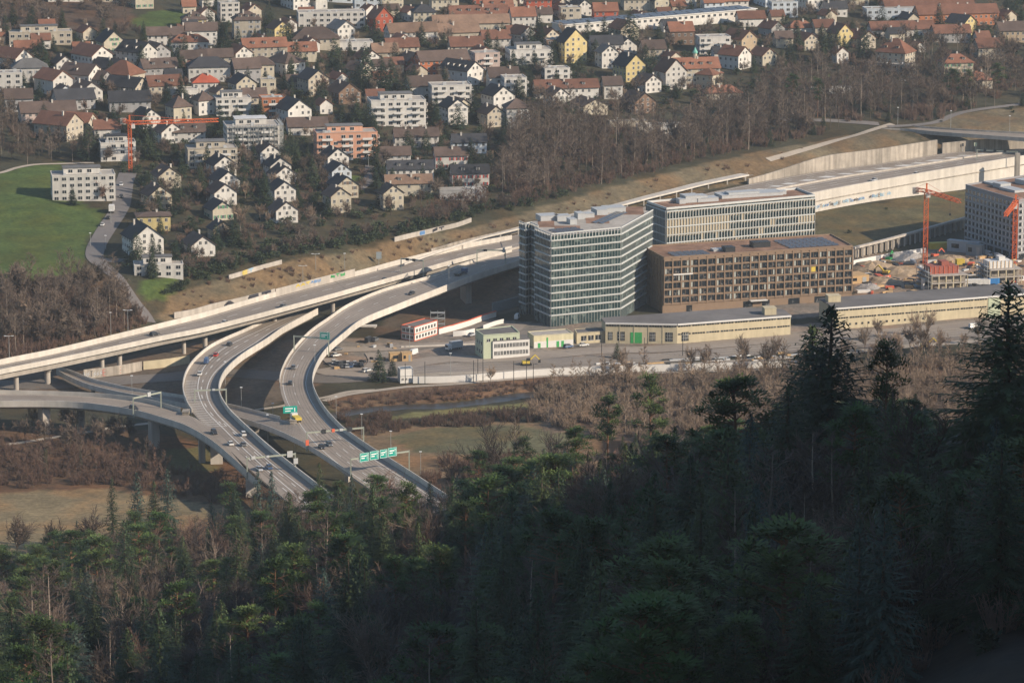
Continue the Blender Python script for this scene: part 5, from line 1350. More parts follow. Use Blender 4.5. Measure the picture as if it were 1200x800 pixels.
# --- the top rows
T = [(520,13,16,11,7,10,'brown','cream','g','above the two tan roofs'),(610,5,14,11,7,-55,'orange','white','g','in the top row over the red gables'),(655,9,16,11,8,12,'brown','white','g','in the top row over the small dark gable'),(745,13,16,11,7,10,'brown','beige','g','in the top row behind the dark poplar'),
 (770,15,12,10,7,-60,'dark','cream','g','above the middle of the solar school'),(800,10,15,11,7,10,'redbrown','white','g','above the solar school toward its far end'),(900,9,13,11,8,-60,'brown','paleblue','g','in the top row by the blue block'),(918,21,16,11,9,10,'grey','paleblue','f','tall, beside the wide white gable'),
 (1000,7,18,11,6,10,'brown','cream','g','in the top row above the blue-grey block'),(978,20,14,10,5,12,'dark','white','g','between the wide gable and blue-grey block'),(880,32,16,10,5,10,'redbrown','white','g','at the foot of the solar school end'),(905,44,12,10,5,-55,'brown','grey','g','below the solar school end'),
 (430,16,16,12,9,8,'grey','paleblue','f','behind the white school roof'),(455,10,16,11,7,10,'brown','cream','g','in the top row behind the timber-red gable'),(345,12,14,11,7,-55,'redbrown','white','g','behind the white school on its shaded end'),(400,4,18,10,8,10,'grey','paleblue','f','in the top row behind the white school'),
 (575,6,24,10,7,10,'redbrown','redwall','g','in the top row above the very long tan roof'),(640,58,13,11,7,-55,'brown','beige','g','beside the brown flat tower'),(765,72,13,11,7,12,'brown','beige','g','between the yellow steep gable and low white gable'),
 (580,58,16,11,6,12,'brown','white','g','below the end of the very long tan roof'),(612,55,13,11,7,-55,'brown','grey','g','behind the dark spruce group'),(545,67,18,12,6,10,'brown','beige','g','above the orange brick terrace'),(470,68,18,11,6,12,'brown','beige','g','below the first long tan roof'),
 (430,82,12,11,6,-60,'redbrown','white','g','behind the conifer clump'),(450,74,14,11,6,10,'tan','beige','g','above the red gable by the brick terrace'),(420,96,12,10,6,-40,'brown','beige','g','wedged between conifers above the stepped block'),(256,80,14,10,6,10,'brown','beige','g','behind the trunk of the tall conifer'),
 (225,82,14,10,6,12,'brown','beige','g','beneath the orange-roofed white house'),(20,132,14,11,7,10,'brown','grey','g','in the dark trees above the bare wood'),(115,108,12,10,6,-40,'brown','grey','g','tucked behind the twin gables'),(170,152,12,10,6,-58,'dark','white','g','behind the crane jib near the mast'),
 (297,130,12,10,7,12,'brown','beige','g','beside the cream half-hipped gable'),(575,150,12,10,7,-62,'brown','beige','g','beside the tall white square house'),(1160,70,16,12,7,12,'brown','beige','g','in the trees above the orange-hipped cottage'),(1010,58,14,11,6,-55,'brown','beige','g','behind bare trees before the long brown roof'),
 (1185,50,16,12,7,10,'brown','tan','g','at the frame edge in bare trees'),(895,78,12,10,6,-55,'redbrown','cream','g','in the trees past the cupola villa'),(945,60,13,10,6,-60,'redbrown','beige','g','between the small cream house and yew clump'),(760,110,11,10,6,-60,'brown','white','g','below the yellow steep gable',)]
for q in T: H(*q)

# --- small houses and outbuildings squeezed in between
n = 0; fr = random.Random(21)
for _ in range(4000):
    if n >= 70: break
    px = fr.uniform(-10, 1210); py = fr.uniform(6, 135)
    if py > (135 if px < 560 else 84 if px < 900 else 70) or any(k in ('lawn', 'hillside') and inpoly(px, py, pl) for k, pl in ZONES): continue
    p = G(px, py, y0=1400)
    if infoot(p.x, p.y + 4.5, 3.4): continue
    w = fr.uniform(7.5, 10.5); d = fr.uniform(7, 8.5)
    roof = fr.choice(['redbrown', 'orange', 'brown', 'dark', 'redbrown']); wall = fr.choice(['white', 'cream', 'beige', 'white'])
    lb = f"small {WN.get(wall, wall)} house with {RN.get(roof, roof)} roof squeezed between larger village houses"
    house(px, py, w, d, fr.uniform(4.2, 5.4), fr.choice((-62, -60, 12, 18)), roof, wall, 'g', '', label=lb, name='cottage', cat='house', group=f'small {wall} houses with {RN.get(roof, roof)} roofs'); n += 1
print('filler', n)
# ------------------------------------------------------------------ tree prototypes
def leafmat(name, c, tint, ov=.3):
    m = mat(name, c, .75, .35, .35, .2, objvar=ov, tint=tint); b = m.node_tree.nodes['Principled BSDF']
    return m
LM = dict(
 spruce=leafmat('spruce_needles', (.030, .050, .022), (.052, .070, .026)),
 bluespruce=leafmat('blue_spruce_needles', (.040, .070, .062), (.05, .075, .055)),
 pine=leafmat('pine_needles', (.045, .088, .022), (.070, .098, .030)),
 yew=leafmat('evergreen_leaves', (.024, .040, .020), (.042, .056, .026)),
 ivy=leafmat('ivy_leaves', (.045, .075, .022), (.05, .08, .03)),
 bark=mat('bark', (.105, .082, .062), .95, .25, 2, .1, objvar=.25),
 bark_pale=mat('pale_bark', (.26, .21, .165), .95, .2, 2, .1, objvar=.25),
 bark_pine=mat('pine_bark', (.17, .09, .055), .95, .25, 2, .1, objvar=.2),
 twig=leafmat('grey_brown_twigs', (.105, .074, .055), (.150, .115, .088)),
 twig_red=leafmat('rusty_twigs', (.150, .086, .060), (.125, .082, .062)),
 twig_pale=leafmat('pale_twigs', (.275, .205, .145), (.21, .15, .105)),
 twig_dark=leafmat('dark_twigs', (.074, .057, .048), (.110, .080, .064)),
)
def tri3(mb, p, d, L, w, droop=0, m=0):
    """a needle spray: flat kite from p along d"""
    d = d.normalized(); s = d.cross(Vector((0, 0, 1)))
    if s.length < .01: s = Vector((1, 0, 0))
    s = s.normalized()*w/2; e = p + d*L - Vector((0, 0, droop)); q = p + d*L*.45
    mb.quad(p, q - s, e, q + s, m)

def spruce(seed, h=26, R=4.0, dens=1.0, bare=.08, irregular=.18):
    r = random.Random(seed); tr = MB(); tr.tube([(0, 0, -2), (0, 0, h*.3), (r.uniform(-.1, .1), r.uniform(-.1, .1), h*.7), (0, 0, h)], [h*.014, h*.011, h*.006, .02], 7)
    mb = MB(); z = h*bare; gap = 1
    while z < h-.3:
        f = (z/h - bare)/(1-bare); Rz = R*((1-f)**.85)*(1 if f > .12 else .6+.4*f/.12) + .18
        n = max(4, int((8 if f < .8 else 6)*dens)); a0 = r.uniform(0, 6.3)
        for k in range(n):
            if r.random() < .10: continue
            a = a0 + 2*pi*k/n + r.uniform(-.25, .25); L = Rz*r.uniform(1-irregular*1.6, 1+irregular); up = lerp(-.28, .55, f**1.3) + r.uniform(-.1, .1)
            d = Vector((cos(a), sin(a), up)).normalized(); base = Vector((0, 0, z + r.uniform(-.15, .15))); segs = max(2, int(L/.62)); side_ = Vector((-sin(a), cos(a), 0)); pos = base; sag = 0
            for s in range(segs):
                t = (s+1)/segs; sag = -.16*L*t*t*(1-f) + .10*L*max(0, t-.6)
                q = base + d*L*t + Vector((0, 0, sag)); dd = (q-pos)
                w = L*(.24*(1-t)+.10) + .09
                if t > .22:
                    for sg in (-1, 1):
                        dr = (dd.normalized()*.75 + side_*sg*r.uniform(.6, 1.1) + Vector((0, 0, r.uniform(-.35, .1)))).normalized(); tri3(mb, q, dr, w*r.uniform(.8, 1.3), w*.26, w*.22*r.random())
                        tri3(mb, q - dd*.5, (dr*.8 + dd.normalized()*.5), w*r.uniform(.6, 1.0), w*.24, w*.15*r.random())
                tri3(mb, pos, dd, dd.length*1.35, .26 + .10*(1-t))
                if r.random() < .55: tri3(mb, q, Vector((d.x*.4, d.y*.4, -1)), r.uniform(.35, .8), .32)
                pos = q
        z += lerp(.80, .42, f)/max(.6, dens)**.5*r.uniform(.85, 1.15)
    for k in range(5): tri3(mb, Vector((0, 0, h-.5)), Vector((cos(k*1.26), sin(k*1.26), 1.7)), .8, .2)
    return tr.mesh('trunk', [LM['bark']]), mb

def pine(seed, h=24, R=4.2, clumps=26):
    r = random.Random(seed); tr = MB(); lean = r.uniform(-.8, .8); pts = [(0, 0, -2), (lean*.2, 0, h*.35), (lean*.7, .3, h*.7), (lean, .4, h*.95)]
    tr.tube(pts, [h*.013, h*.011, h*.008, .06], 7); mb = MB()
    for c in range(clumps):
        f = r.random()**.8; z = lerp(h*.46, h*.97, f); rad = R*(1-abs(f-.35)**1.6)*r.uniform(.25, 1)*(1.0 if f < .8 else .6); a = r.uniform(0, 6.3); cx = lean*(z/h) + cos(a)*rad; cy = sin(a)*rad
        tr.tube([(lean*(z/h), 0, z-1.3), (cx*.6+lean*.2, cy*.6, z-.5), (cx, cy, z)], [.13, .09, .03], 4, cap=False); s = r.uniform(1.0, 2.1)
        for k in range(int(74*s)):
            u = Vector((r.gauss(0, 1), r.gauss(0, 1), r.gauss(0, .55))); u = u.normalized()*r.random()**.4*s; p = Vector((cx, cy, z)) + Vector((u.x, u.y, u.z*.62))
            tri3(mb, p, Vector((u.x, u.y, abs(u.z)*.6+.35+r.uniform(-.3, .3))), r.uniform(.45, .8), .30)
    return tr.mesh('trunk', [LM['bark_pine']]), mb

def bare(seed, h=16, spread=.55, levels=4, trunk_f=.28, kids=5, twig_r=.035, narrow=1.0, tw=3, droop=0):
    """bare broadleaf: trunk + limbs in one mesh, twigs in the crown mesh"""
    r = random.Random(seed); tr = MB(); cr = MB()
    def grow(p, d, L, rad, lev):
        bend = Vector((r.uniform(-.16, .16), r.uniform(-.16, .16), r.uniform(-.03, .12))); q = p + (d + bend).normalized()*L*.55; e = q + (d + bend*1.6 + Vector((0, 0, .10 - droop*(4-lev) if lev < 3 else .1))).normalized()*L*.45
        tgt = tr if lev >= levels-1 else cr
        n = 6 if lev == levels else 4 if lev == levels-1 else 3
        tgt.tube([p, q, e], [rad, rad*.78, rad*.5 if lev else rad*.3], n, cap=False)
        if lev == 0: return
        k = kids if lev > 1 else tw
        for i in range(k):
            t = (i+1.0)/k if lev < levels else lerp(.45, 1, (i+.6)/k); s = p.lerp(q, t/.55) if t < .55 else q.lerp(e, (t-.55)/.45)
            a = r.uniform(0, 6.3); ax = d.cross(Vector((cos(a), sin(a), .3))).normalized(); ang = r.uniform(.35, .9)*spread*1.35
            nd = (d*cos(ang) + ax*sin(ang)); nd.z += .14*narrow; nd.normalize()
            grow(s, nd, L*r.uniform(.48, .72)*(1.0 if i < k-1 else 1.12), max(twig_r, rad*r.uniform(.42, .58)), lev-1)
    L0 = h*trunk_f*1.25
    tr.tube([(0, 0, -2), (0, 0, .2)], [h*.017, h*.016], 6, cap=False)
    grow(Vector((0, 0, 0)), Vector((r.uniform(-.05, .05), r.uniform(-.05, .05), 1)), h*.42, h*.015, levels)
    return tr, cr

def slender(seed, h=22, r0=.02, n_limb=15, start=.35, spread=.42, tw_r=.04):
    """tall forest-grown bare tree: long pole, short ascending limbs"""
    r = random.Random(seed); tr = MB(); cr = MB(); x = r.uniform(-.7, .7); y = r.uniform(-.4, .4)
    def pt(t): return Vector((x*t*t + .25*sin(t*5+seed), y*t, h*t))
    tr.tube([Vector((0, 0, -2))] + [pt(t) for t in (0, .25, .5, .75, 1)], [h*.0105, h*.0095, h*.0085, h*.0068, h*.0045, .03], 5, cap=False)
    for i in range(n_limb):
        t = lerp(start, .97, (i+r.random())/n_limb); p = pt(t); a = r.uniform(0, 6.3); L = h*lerp(.26, .09, (t-start)/(1-start))*r.uniform(.6, 1.15); d = Vector((cos(a)*spread*1.5, sin(a)*spread*1.5, r.uniform(.55, 1.15))).normalized(); e = p + d*L
        m_ = p.lerp(e, .5) + Vector((0, 0, -L*.06)); cr.tube([p, m_, e], [.085, .06, .03], 3, cap=False)
        for j in range(8):
            s = p.lerp(e, r.uniform(.25, 1)); b = r.uniform(0, 6.3); dd = (d + Vector((cos(b), sin(b), r.uniform(-.2, .8)))*.8).normalized(); l2 = L*r.uniform(.25, .5); e2 = s+dd*l2; cr.tube([s, e2], [tw_r, tw_r*.6], 3, cap=False)
            for q in range(3):
                s2 = s.lerp(e2, r.uniform(.3, 1)); b = r.uniform(0, 6.3); d3 = (dd + Vector((cos(b), sin(b), .3))*.7).normalized(); cr.tube([s2, s2+d3*l2*r.uniform(.4, .7)], [tw_r*.8, tw_r*.5], 3, cap=False)
    return tr, cr

def bush(seed, R=1.6, h=1.8, n=420, leaf=.34):
    r = random.Random(seed); mb = MB(); lobes = [(r.uniform(-.5, .5)*R, r.uniform(-.5, .5)*R, r.uniform(.35, .75)*h, r.uniform(.45, .75)) for _ in range(6)]
    for k in range(n):
        lx, ly, lz, s = r.choice(lobes); u = Vector((r.gauss(0, 1), r.gauss(0, 1), r.gauss(0, 1))).normalized()*r.random()**.35; p = Vector((lx+u.x*R*s, ly+u.y*R*s, max(.02, lz+u.z*h*s*.6)))
        tri3(mb, p, Vector((u.x+r.uniform(-.6, .6), u.y+r.uniform(-.6, .6), u.z+r.uniform(-.3, .8))), leaf*r.uniform(.7, 1.4), leaf*.8)
    return mb
def stems(seed, R=1.5, h=2.6, n=70, tr_=.03):
    r = random.Random(seed); mb = MB()
    for k in range(n):
        a = r.uniform(0, 6.3); q = r.random()**.6*R*.55; p = Vector((cos(a)*q, sin(a)*q, -.2)); b = a + r.uniform(-.8, .8); e = p + Vector((cos(b)*R*r.uniform(.2, .7), sin(b)*R*r.uniform(.2, .7), h*r.uniform(.6, 1.1))); mb.tube([p, p.lerp(e, .5)+Vector((0, 0, .2)), e], [tr_*1.3, tr_, tr_*.5], 3, cap=False)
        for j in range(4):
            s = p.lerp(e, r.uniform(.35, 1)); b = r.uniform(0, 6.3); mb.tube([s, s+Vector((cos(b)*.5, sin(b)*.5, r.uniform(.2, .8)))*h*.25], [tr_*.7, tr_*.4], 3, cap=False)
    return mb

def conifer_far(seed, h=16, R=4.4, n=1500):
    r = random.Random(seed); tr = MB(); tr.tube([(0, 0, -2), (0, 0, h*.5), (0, 0, h)], [h*.014, h*.008, .02], 5); mb = MB(); tiers = [(r.uniform(0, 6.3), r.uniform(.75, 1.2)) for _ in range(40)]
    for k in range(n):
        f = 1 - r.random()**.58; z = h*(.05 + .95*f); q = r.random()**.45; a = r.uniform(0, 6.3); ti = tiers[int(f*22)]; rad = R*((1-f)**.8)*q*(1 + .28*sin(3*a + ti[0]))*ti[1] + .1
        p = Vector((cos(a)*rad, sin(a)*rad, z - rad*.12 + r.uniform(-.3, .3))); d = Vector((cos(a), sin(a), r.uniform(-.5, .45))); s = lerp(1.5, .8, f)*r.uniform(.6, 1.2); tri3(mb, p - d*s*.4, d, s, s*.55, .15*s)
    return tr.mesh('trunk', [LM['bark']]), mb
COLS = {}
def proto(kind, seed, h, trunk, crown, tmat=None, cmat='twig'):
    t = trunk if isinstance(trunk, bpy.types.Mesh) else trunk.mesh('trunk', [LM[tmat or 'bark']])
    c = crown.mesh('crown', [LM[cmat]]); PROTO.setdefault(kind, []).append((h, t, c))
PROTO = {}
for i in range(4): t, c = spruce(20+i, 26, [5.6, 6.4, 4.9, 6.0][i], [1.15, 1.2, 1.05, 1.2][i], [.06, .1, .14, .05][i]); proto('spruce', i, 26, t, c, cmat='spruce')
for i in range(3): t, c = conifer_far(40+i, 16, [4.6, 5.6, 3.8][i]); proto('garden_spruce', i, 16, t, c, cmat='yew')
for i in range(2): t, c = conifer_far(50+i, 16, 4.2, 1300); proto('blue_spruce', i, 16, t, c, cmat='bluespruce')
for i in range(2): t, c = spruce(54+i, 19, 4.4, 1.15, .06); proto('forest_blue', i, 19, t, c, cmat='bluespruce')
for i in range(3): t, c = pine(60+i, 24, [5.2, 4.6, 6][i], [36, 32, 42][i]); proto('pine', i, 24, t, c, cmat='pine')
for i in range(4): t, c = bare(70+i, 20, .72, 4, .3, 6, .045, .9, 4); proto('forest_bare', i, 20, t, c, 'bark', 'twig_dark')
for i in range(2): t, c = bare(76+i, 20, .70, 4, .3, 6, .05, .9, 4); proto('forest_bare_pale', i, 20, t, c, 'bark_pale', 'twig')
for i in range(2): t, c = bare(78+i, 20, .74, 4, .3, 6, .045, .9, 4); proto('forest_bare_rusty', i, 20, t, c, 'bark', 'twig_red')
for i in range(3): t, c = bare(80+i, 11, .85, 4, .25, 6, .06, .7, 4); proto('garden_bare', i, 11, t, c, 'bark', 'twig')
for i in range(2): t, c = bare(84+i, 11, .85, 4, .22, 6, .06, .7, 4); proto('rusty_bare', i, 11, t, c, 'bark', 'twig_red')
for i in range(2): t, c = bare(86+i, 13, .6, 4, .3, 6, .055, 1, 4); proto('pale_bare', i, 13, t, c, 'bark_pale', 'twig_pale')
for i in range(4): t, c = slender(90+i, 22, n_limb=24, start=.3, spread=.6, tw_r=.06); proto('slender', i, 22, t, c, 'bark_pale' if i % 2 else 'bark', 'twig')
for i in range(3): t, c = slender(96+i, 14, n_limb=22, start=.15, spread=.62, tw_r=.055); proto('sapling', i, 14, t, c, 'bark_pale', 'twig_pale')
for i in range(2): t, c = slender(100+i, 12, n_limb=22, start=.12, spread=.65, tw_r=.055); proto('rusty_sapling', i, 12, t, c, 'bark', 'twig_red')
for i in range(3): t, c = slender(110+i, 24, n_limb=26, start=.25, spread=.65, tw_r=.05); proto('forest_slender', i, 24, t, c, 'bark_pale', 'twig_dark')
PROTO['wood_bare'] = PROTO['garden_bare']; PROTO['pole'] = PROTO['slender']
BUSH = [bush(120+i, n=240, leaf=.45).mesh('shrub', [LM['yew']]) for i in range(3)]
RUST = [stems(130+i, 1.7, 2.6, 34, .05).mesh('shrub', [LM['twig_red']]) for i in range(3)]
PALEB = [stems(134+i, 1.7, 2.6, 34, .055).mesh('shrub', [LM['twig_pale']]) for i in range(2)]

NAMES = {'spruce': 'spruce_tree', 'garden_spruce': 'garden_conifer', 'blue_spruce': 'blue_spruce', 'pine': 'pine_tree', 'forest_bare': 'bare_tree', 'forest_bare_pale': 'pale_barked_tree', 'forest_bare_rusty': 'rusty_barked_tree', 'forest_blue': 'blue_spruce', 'wood_bare': 'broad_bare_tree', 'pole': 'bare_pole_tree', 'garden_bare': 'garden_tree', 'rusty_bare': 'rusty_tree', 'pale_bare': 'pale_tree',
         'slender': 'slender_tree', 'sapling': 'sapling', 'rusty_sapling': 'rusty_sapling', 'forest_slender': 'tall_bare_tree'}
CNT = {}
MASTER = {}
def tree(kind, x, y, z, h, label, group=None, v=None, wide=1.0, rz=None):
    L = PROTO[kind]; v = rnd.randrange(len(L)) if v is None else v % len(L); ph, t, c = L[v]; s = h/ph
    rz = rnd.uniform(0, 6.28) if rz is None else rz
    key = (kind, v)
    if key not in MASTER:
        root = empty(NAMES[kind], (0, 0, 0)); inst('trunk', t, root); inst('crown', c, root); MASTER[key] = root; o = root
        o.location = (x, y, z-.2); o.rotation_euler = (0, 0, rz); o.scale = (s*wide, s*wide, s)
    else: o = copy_thing(MASTER[key], (x, y, z-.2), rz, (s*wide, s*wide, s))
    for k in ('group',):
        if k in o: del o[k]
    tag(o, label, 'tree', group); CNT[NAMES[kind]] = CNT.get(NAMES[kind], 0) + 1
    return o
GRID = {}
def free(x, y, dmin):
    k = (int(x//12), int(y//12))
    for i in (-1, 0, 1):
        for j in (-1, 0, 1):
            for (a, b, d) in GRID.get((k[0]+i, k[1]+j), ()):
                if hypot(a-x, b-y) < min(dmin, d): return False
    return True
def put(x, y, d): GRID.setdefault((int(x//12), int(y//12)), []).append((x, y, d))
def blocked_view(px, py): return False

def tip(px, py, kind, h, label, group=None, y0=455., y1=1235., v=None, wide=1.0):
    """a tree whose tip shows at a photo pixel: find the depth where ground + h meets the sight line"""
    d = ray(px, py); y = y0; last = None
    while y < y1:
        p = CAM + d*(y/d.y); g = ground(p.x, p.y)
        if g + h >= p.z:
            h = min(h, p.z - g) if y == y0 else h
            put(p.x, p.y, 4); return tree(kind, p.x, p.y, g, h, label, group, v, wide)
        y += 4
    best = None                                            # no exact fit: the depth where the tree has to stretch least
    for y in range(620, 1240, 10):
        p = CAM + d*(y/d.y); q = p.z - ground(p.x, p.y)
        if best is None or q < best[0]: best = (q, p)
    q, p = best; put(p.x, p.y, 4); return tree(kind, p.x, p.y, ground(p.x, p.y), min(q, h*1.5), label, group, v, wide)

# --- foreground wood: trees that stand out against the valley, by their tips
for q in [
 (1182, 328, 'spruce', 33, 'tallest dark spruce, at the frame edge before the grey depot roof', 1, 1.9), (975, 357, 'spruce', 31, 'dark ragged spruce before the end of the cream depot', 0, 1.9), (952, 380, 'spruce', 27, 'dark spruce standing close beside the ragged taller one', 3, 1.9),
 (1040, 398, 'pine', 22, 'thin pine between two dark spruces before the depot', 1, .8), (866, 441, 'pine', 22, 'round-topped pine before the pale river thicket', 2, 1.25), (925, 447, 'spruce', 23, 'dense spruce between the round pine and the ragged spruce', 2, 1.7),
 (763, 438, 'pine', 27, 'pine with a narrow stepped top against the pale thicket', 1, .95), (712, 462, 'pine', 25, 'leaning pine with a crooked flag-like top', 0, .9), (676, 500, 'pine', 21, 'broad bright pine below the leaning one', 2, 1.1), (612, 511, 'pine', 21, 'small pine beside the two bare poles', 1, 1.0),
 (560, 527, 'pine', 20, 'dark pine right of the four-panel sign', 2, 1.1), (374, 541, 'spruce', 22, 'pointed spruce before the four-panel sign ramp', 2, 1.1), (318, 551, 'forest_blue', 20, 'pale blue-green spruce where the hatched ramp enters the wood', 0, .9), (302, 549, 'forest_blue', 21, 'thin blue-green spruce before the lower ramp end', 1, .8),
 (412, 556, 'forest_blue', 20, 'faint blue spruce before the right ramp', 0, .9), (440, 556, 'pine', 18, 'bushy pine under the four-panel sign', 2, 1.3), (196, 549, 'forest_blue', 22, 'second of three spruces by the beige field', 1, 1.0), (160, 553, 'forest_blue', 21, 'first of three spruces by the beige field', 0, 1.0), (131, 558, 'spruce', 19, 'dark spruce standing alone on the beige field edge', 2, .9), (180, 562, 'spruce', 19, 'third of three spruces by the beige field', 3, 1.0),
 (270, 565, 'pine', 17, 'yellowish pine by the lower ramp end', 1, 1.1), (185, 600, 'pine', 19, 'sunlit broad pine in front of the three spruces', 2, 1.2), (62, 622, 'pine', 18, 'sunlit pine at the edge of the beige field', 0, 1.1), (90, 612, 'forest_blue', 13, 'small blue spruce beside the sunlit field pine', 1, .9), (155, 660, 'spruce', 22, 'olive spruce with sunlit tip below the beige field', 1, 1.0),
 (110, 690, 'spruce', 20, 'shaggy spruce left of the olive one', 3, 1.1), (70, 770, 'pine', 15, 'bright low pine in the lower corner of the wood', 2, 1.2), (310, 694, 'spruce', 12, 'small pale spruce among dark bare crowns', 0, .9), (345, 660, 'pine', 18, 'bright pine beside dark bare crowns', 1, 1.2), (1005, 735, 'spruce', 22, 'olive spruce at the bottom of the dark wood', 1, 1.2), (910, 700, 'spruce', 22, 'smaller olive spruce at the bottom of the dark wood', 2, 1.1), (845, 705, 'spruce', 18, 'narrow olive spruce at the bottom of the wood', 0, .9),
 (970, 595, 'spruce', 26, 'broad spruce in the darkest part of the wood', 3, 1.25), (880, 615, 'forest_blue', 20, 'blue-tinged spruce in the dark wood', 1, 1.1), (1120, 605, 'spruce', 24, 'spruce below the tallest one in the dark wood', 1, 1.1), (590, 640, 'spruce', 24, 'broad spruce in the middle of the wood', 1, 1.2), (490, 610, 'spruce', 24, 'spruce with drooping sprays below the sign', 0, 1.1), (760, 560, 'spruce', 22, 'rust-tinged spruce below the stepped pine', 2, .9),
 (1150, 500, 'pine', 20, 'pine beside the tallest spruce', 0, 1.0), (1090, 440, 'forest_bare', 20, 'bare tree between the thin pine and tallest spruce', 0, 1.0), (584, 472, 'forest_bare', 22, 'open-crowned bare tree rising against the river meadow', 1, 1.1), (603, 478, 'forest_slender', 24, 'bare pole tree rising against the river meadow', 0, .9), (648, 486, 'forest_bare', 20, 'rounded bare tree before the river thicket', 2, 1.0),
 (530, 505, 'forest_bare', 19, 'gnarled bare tree right of the four-panel sign', 3, .8), (445, 540, 'forest_bare_rusty', 15, 'rusty bare tree just under the four-panel sign', 0, 1.2), (250, 632, 'forest_bare_pale', 20, 'large pale bare tree with upright limbs in the lower wood', 0, 1.3), (35, 640, 'forest_bare_pale', 20, 'pale bare tree at the frame edge below the field', 1, 1.3), (315, 725, 'forest_bare_pale', 15, 'pale grey bare crown near the bottom of the wood', 0, 1.4),
 (210, 625, 'forest_bare_rusty', 16, 'rusty bare crown behind the olive spruce', 1, 1.1), (1080, 675, 'forest_bare_rusty', 17, 'round dome of rusty twigs in the dark wood', 1, 1.5), (1065, 640, 'forest_bare_pale', 17, 'pale bare crown just above the rusty dome', 1, 1.0), (20, 590, 'garden_bare', 11, 'small bare tree on the beige field', 0, 1.0), (64, 578, 'garden_bare', 11, 'pair-trunk bare tree on the beige field', 1, .8), (105, 575, 'garden_bare', 12, 'bare tree at the far corner of the beige field', 2, 1.0)]:
    tip(q[0], q[1], q[2], q[3], q[4], None, v=q[5], wide=q[6])
# --- foreground wood: the mass behind and between
LB = {'spruce': ('dark spruce among many in the shaded foreground wood', 'spruces of the shaded foreground wood'), 'pine': ('pine with a rounded crown among the foreground wood', 'pines of the foreground wood'), 'forest_bare': ('dark bare broadleaf tree inside the foreground wood', 'dark bare trees of the foreground wood'),
      'forest_bare_pale': ('pale-barked bare tree inside the foreground wood', 'pale bare trees of the foreground wood'), 'forest_bare_rusty': ('rust-twigged bare tree inside the foreground wood', 'rusty bare trees of the foreground wood'), 'forest_slender': ('tall straight bare tree inside the foreground wood', 'tall bare trees of the foreground wood'), 'forest_blue': ('blue-green spruce inside the foreground wood', 'blue-green spruces of the foreground wood')}
# highest photo row that tree tips may reach, along the frame
SKY = [(-80, 616), (0, 618), (60, 620), (130, 598), (200, 580), (280, 566), (340, 554), (400, 550), (440, 556), (470, 562), (520, 552), (560, 545), (600, 530), (650, 520), (700, 512), (760, 500), (830, 492), (880, 475), (950, 452), (1010, 452), (1080, 460), (1120, 490), (1148, 490), (1165, 430), (1300, 400)]
def skyline(px): return interp(SKY, px)
cnt = 0; tries = 0
LIM = {'spruce': 262, 'pine': 185, 'forest_bare': 240, 'forest_bare_pale': 120, 'forest_bare_rusty': 110, 'forest_slender': 110, 'forest_blue': 45}
got = {k: 0 for k in LIM}
while tries < 40000 and cnt < 790:
    tries += 1
    y = 340 + (1330-340)*rnd.random()**.8; hw = .155*y; x = rnd.uniform(-hw, hw)
    if y > ytoe(x) - 4: continue
    dm = lerp(8.6, 6.4, sm(500, 1100, y))
    if not free(x, y, dm): continue
    left = 1 - sm(-.08, .02, x/y)
    kind = rnd.choices(list(LIM), [.36, .20, .19, .06 + .12*left, .07 + .05*left, .10, .06])[0]
    if got[kind] >= LIM[kind]: continue
    z = ground(x, y); h = {'spruce': 24, 'pine': 20, 'forest_bare': 18, 'forest_bare_pale': 17, 'forest_bare_rusty': 16, 'forest_slender': 21, 'forest_blue': 19}[kind]*rnd.uniform(.75, 1.3 if y > 600 else 1.05)
    px, py = proj((x, y, z+h))
    if px < -40 or px > 1240 or py > 830: continue
    lim = skyline(px) + rnd.uniform(0, 14)
    if py < lim:
        h2 = h*.6; px, py = proj((x, y, z+h2))
        if py < lim: continue
        h = h2
    put(x, y, dm); tree(kind, x, y, z, h, *LB[kind], wide=rnd.uniform(1.05, 1.5)); got[kind] += 1; cnt += 1
ex = 0
for _ in range(6000):
    if ex >= 95: break
    y = rnd.uniform(336, 520); x = rnd.uniform(.035*y, .155*y)
    if not free(x, y, 3.6): continue
    kind = rnd.choice(['spruce', 'forest_bare', 'pine', 'spruce', 'spruce', 'forest_slender', 'forest_blue']); z = ground(x, y); h = rnd.uniform(9, 19); px, py = proj((x, y, z+h))
    if py < skyline(px) + 30 or py > 850 or px > 1260: continue
    put(x, y, 3.6); tree(kind, x, y, z, h, *LB[kind], wide=rnd.uniform(1.1, 1.5)); ex += 1
print('forest', cnt, got, ex)

PILE = {}
# --- scatter in photo polygons ---------------------------------------------
def scatter(polys, n, kinds, hr, label, group, dmin, bbox=None, y0=1236, foot=1.5, avoid=(), wide=(.85, 1.2), maxtry=18000):
    xs = [p[0] for pl in polys for p in pl]; ys = [p[1] for pl in polys for p in pl]; c = 0
    for _ in range(maxtry):
        if c >= n: break
        px = rnd.uniform(min(xs), max(xs)); py = rnd.uniform(min(ys), max(ys))
        if not any(inpoly(px, py, pl) for pl in polys) or any(inpoly(px, py, pl) for pl in avoid): continue
        p = G(px, py, y0=y0)
        if not free(p.x, p.y, dmin) or (foot is not None and infoot(p.x, p.y, foot)): continue
        put(p.x, p.y, dmin); k = rnd.choice(kinds); w = rnd.uniform(*wide)
        if isinstance(k, str): lb = label[k] if isinstance(label, dict) else label; gp = group[k] if isinstance(group, dict) else group; tree(k, p.x, p.y, p.z, rnd.uniform(*hr[k] if isinstance(hr, dict) else hr), lb, gp, wide=w)
        else: PILE.setdefault(label, []).append((rnd.choice(k), p.x, p.y, p.z-.15, rnd.uniform(0, 6.3), rnd.uniform(*hr), group))
        c += 1
    return c
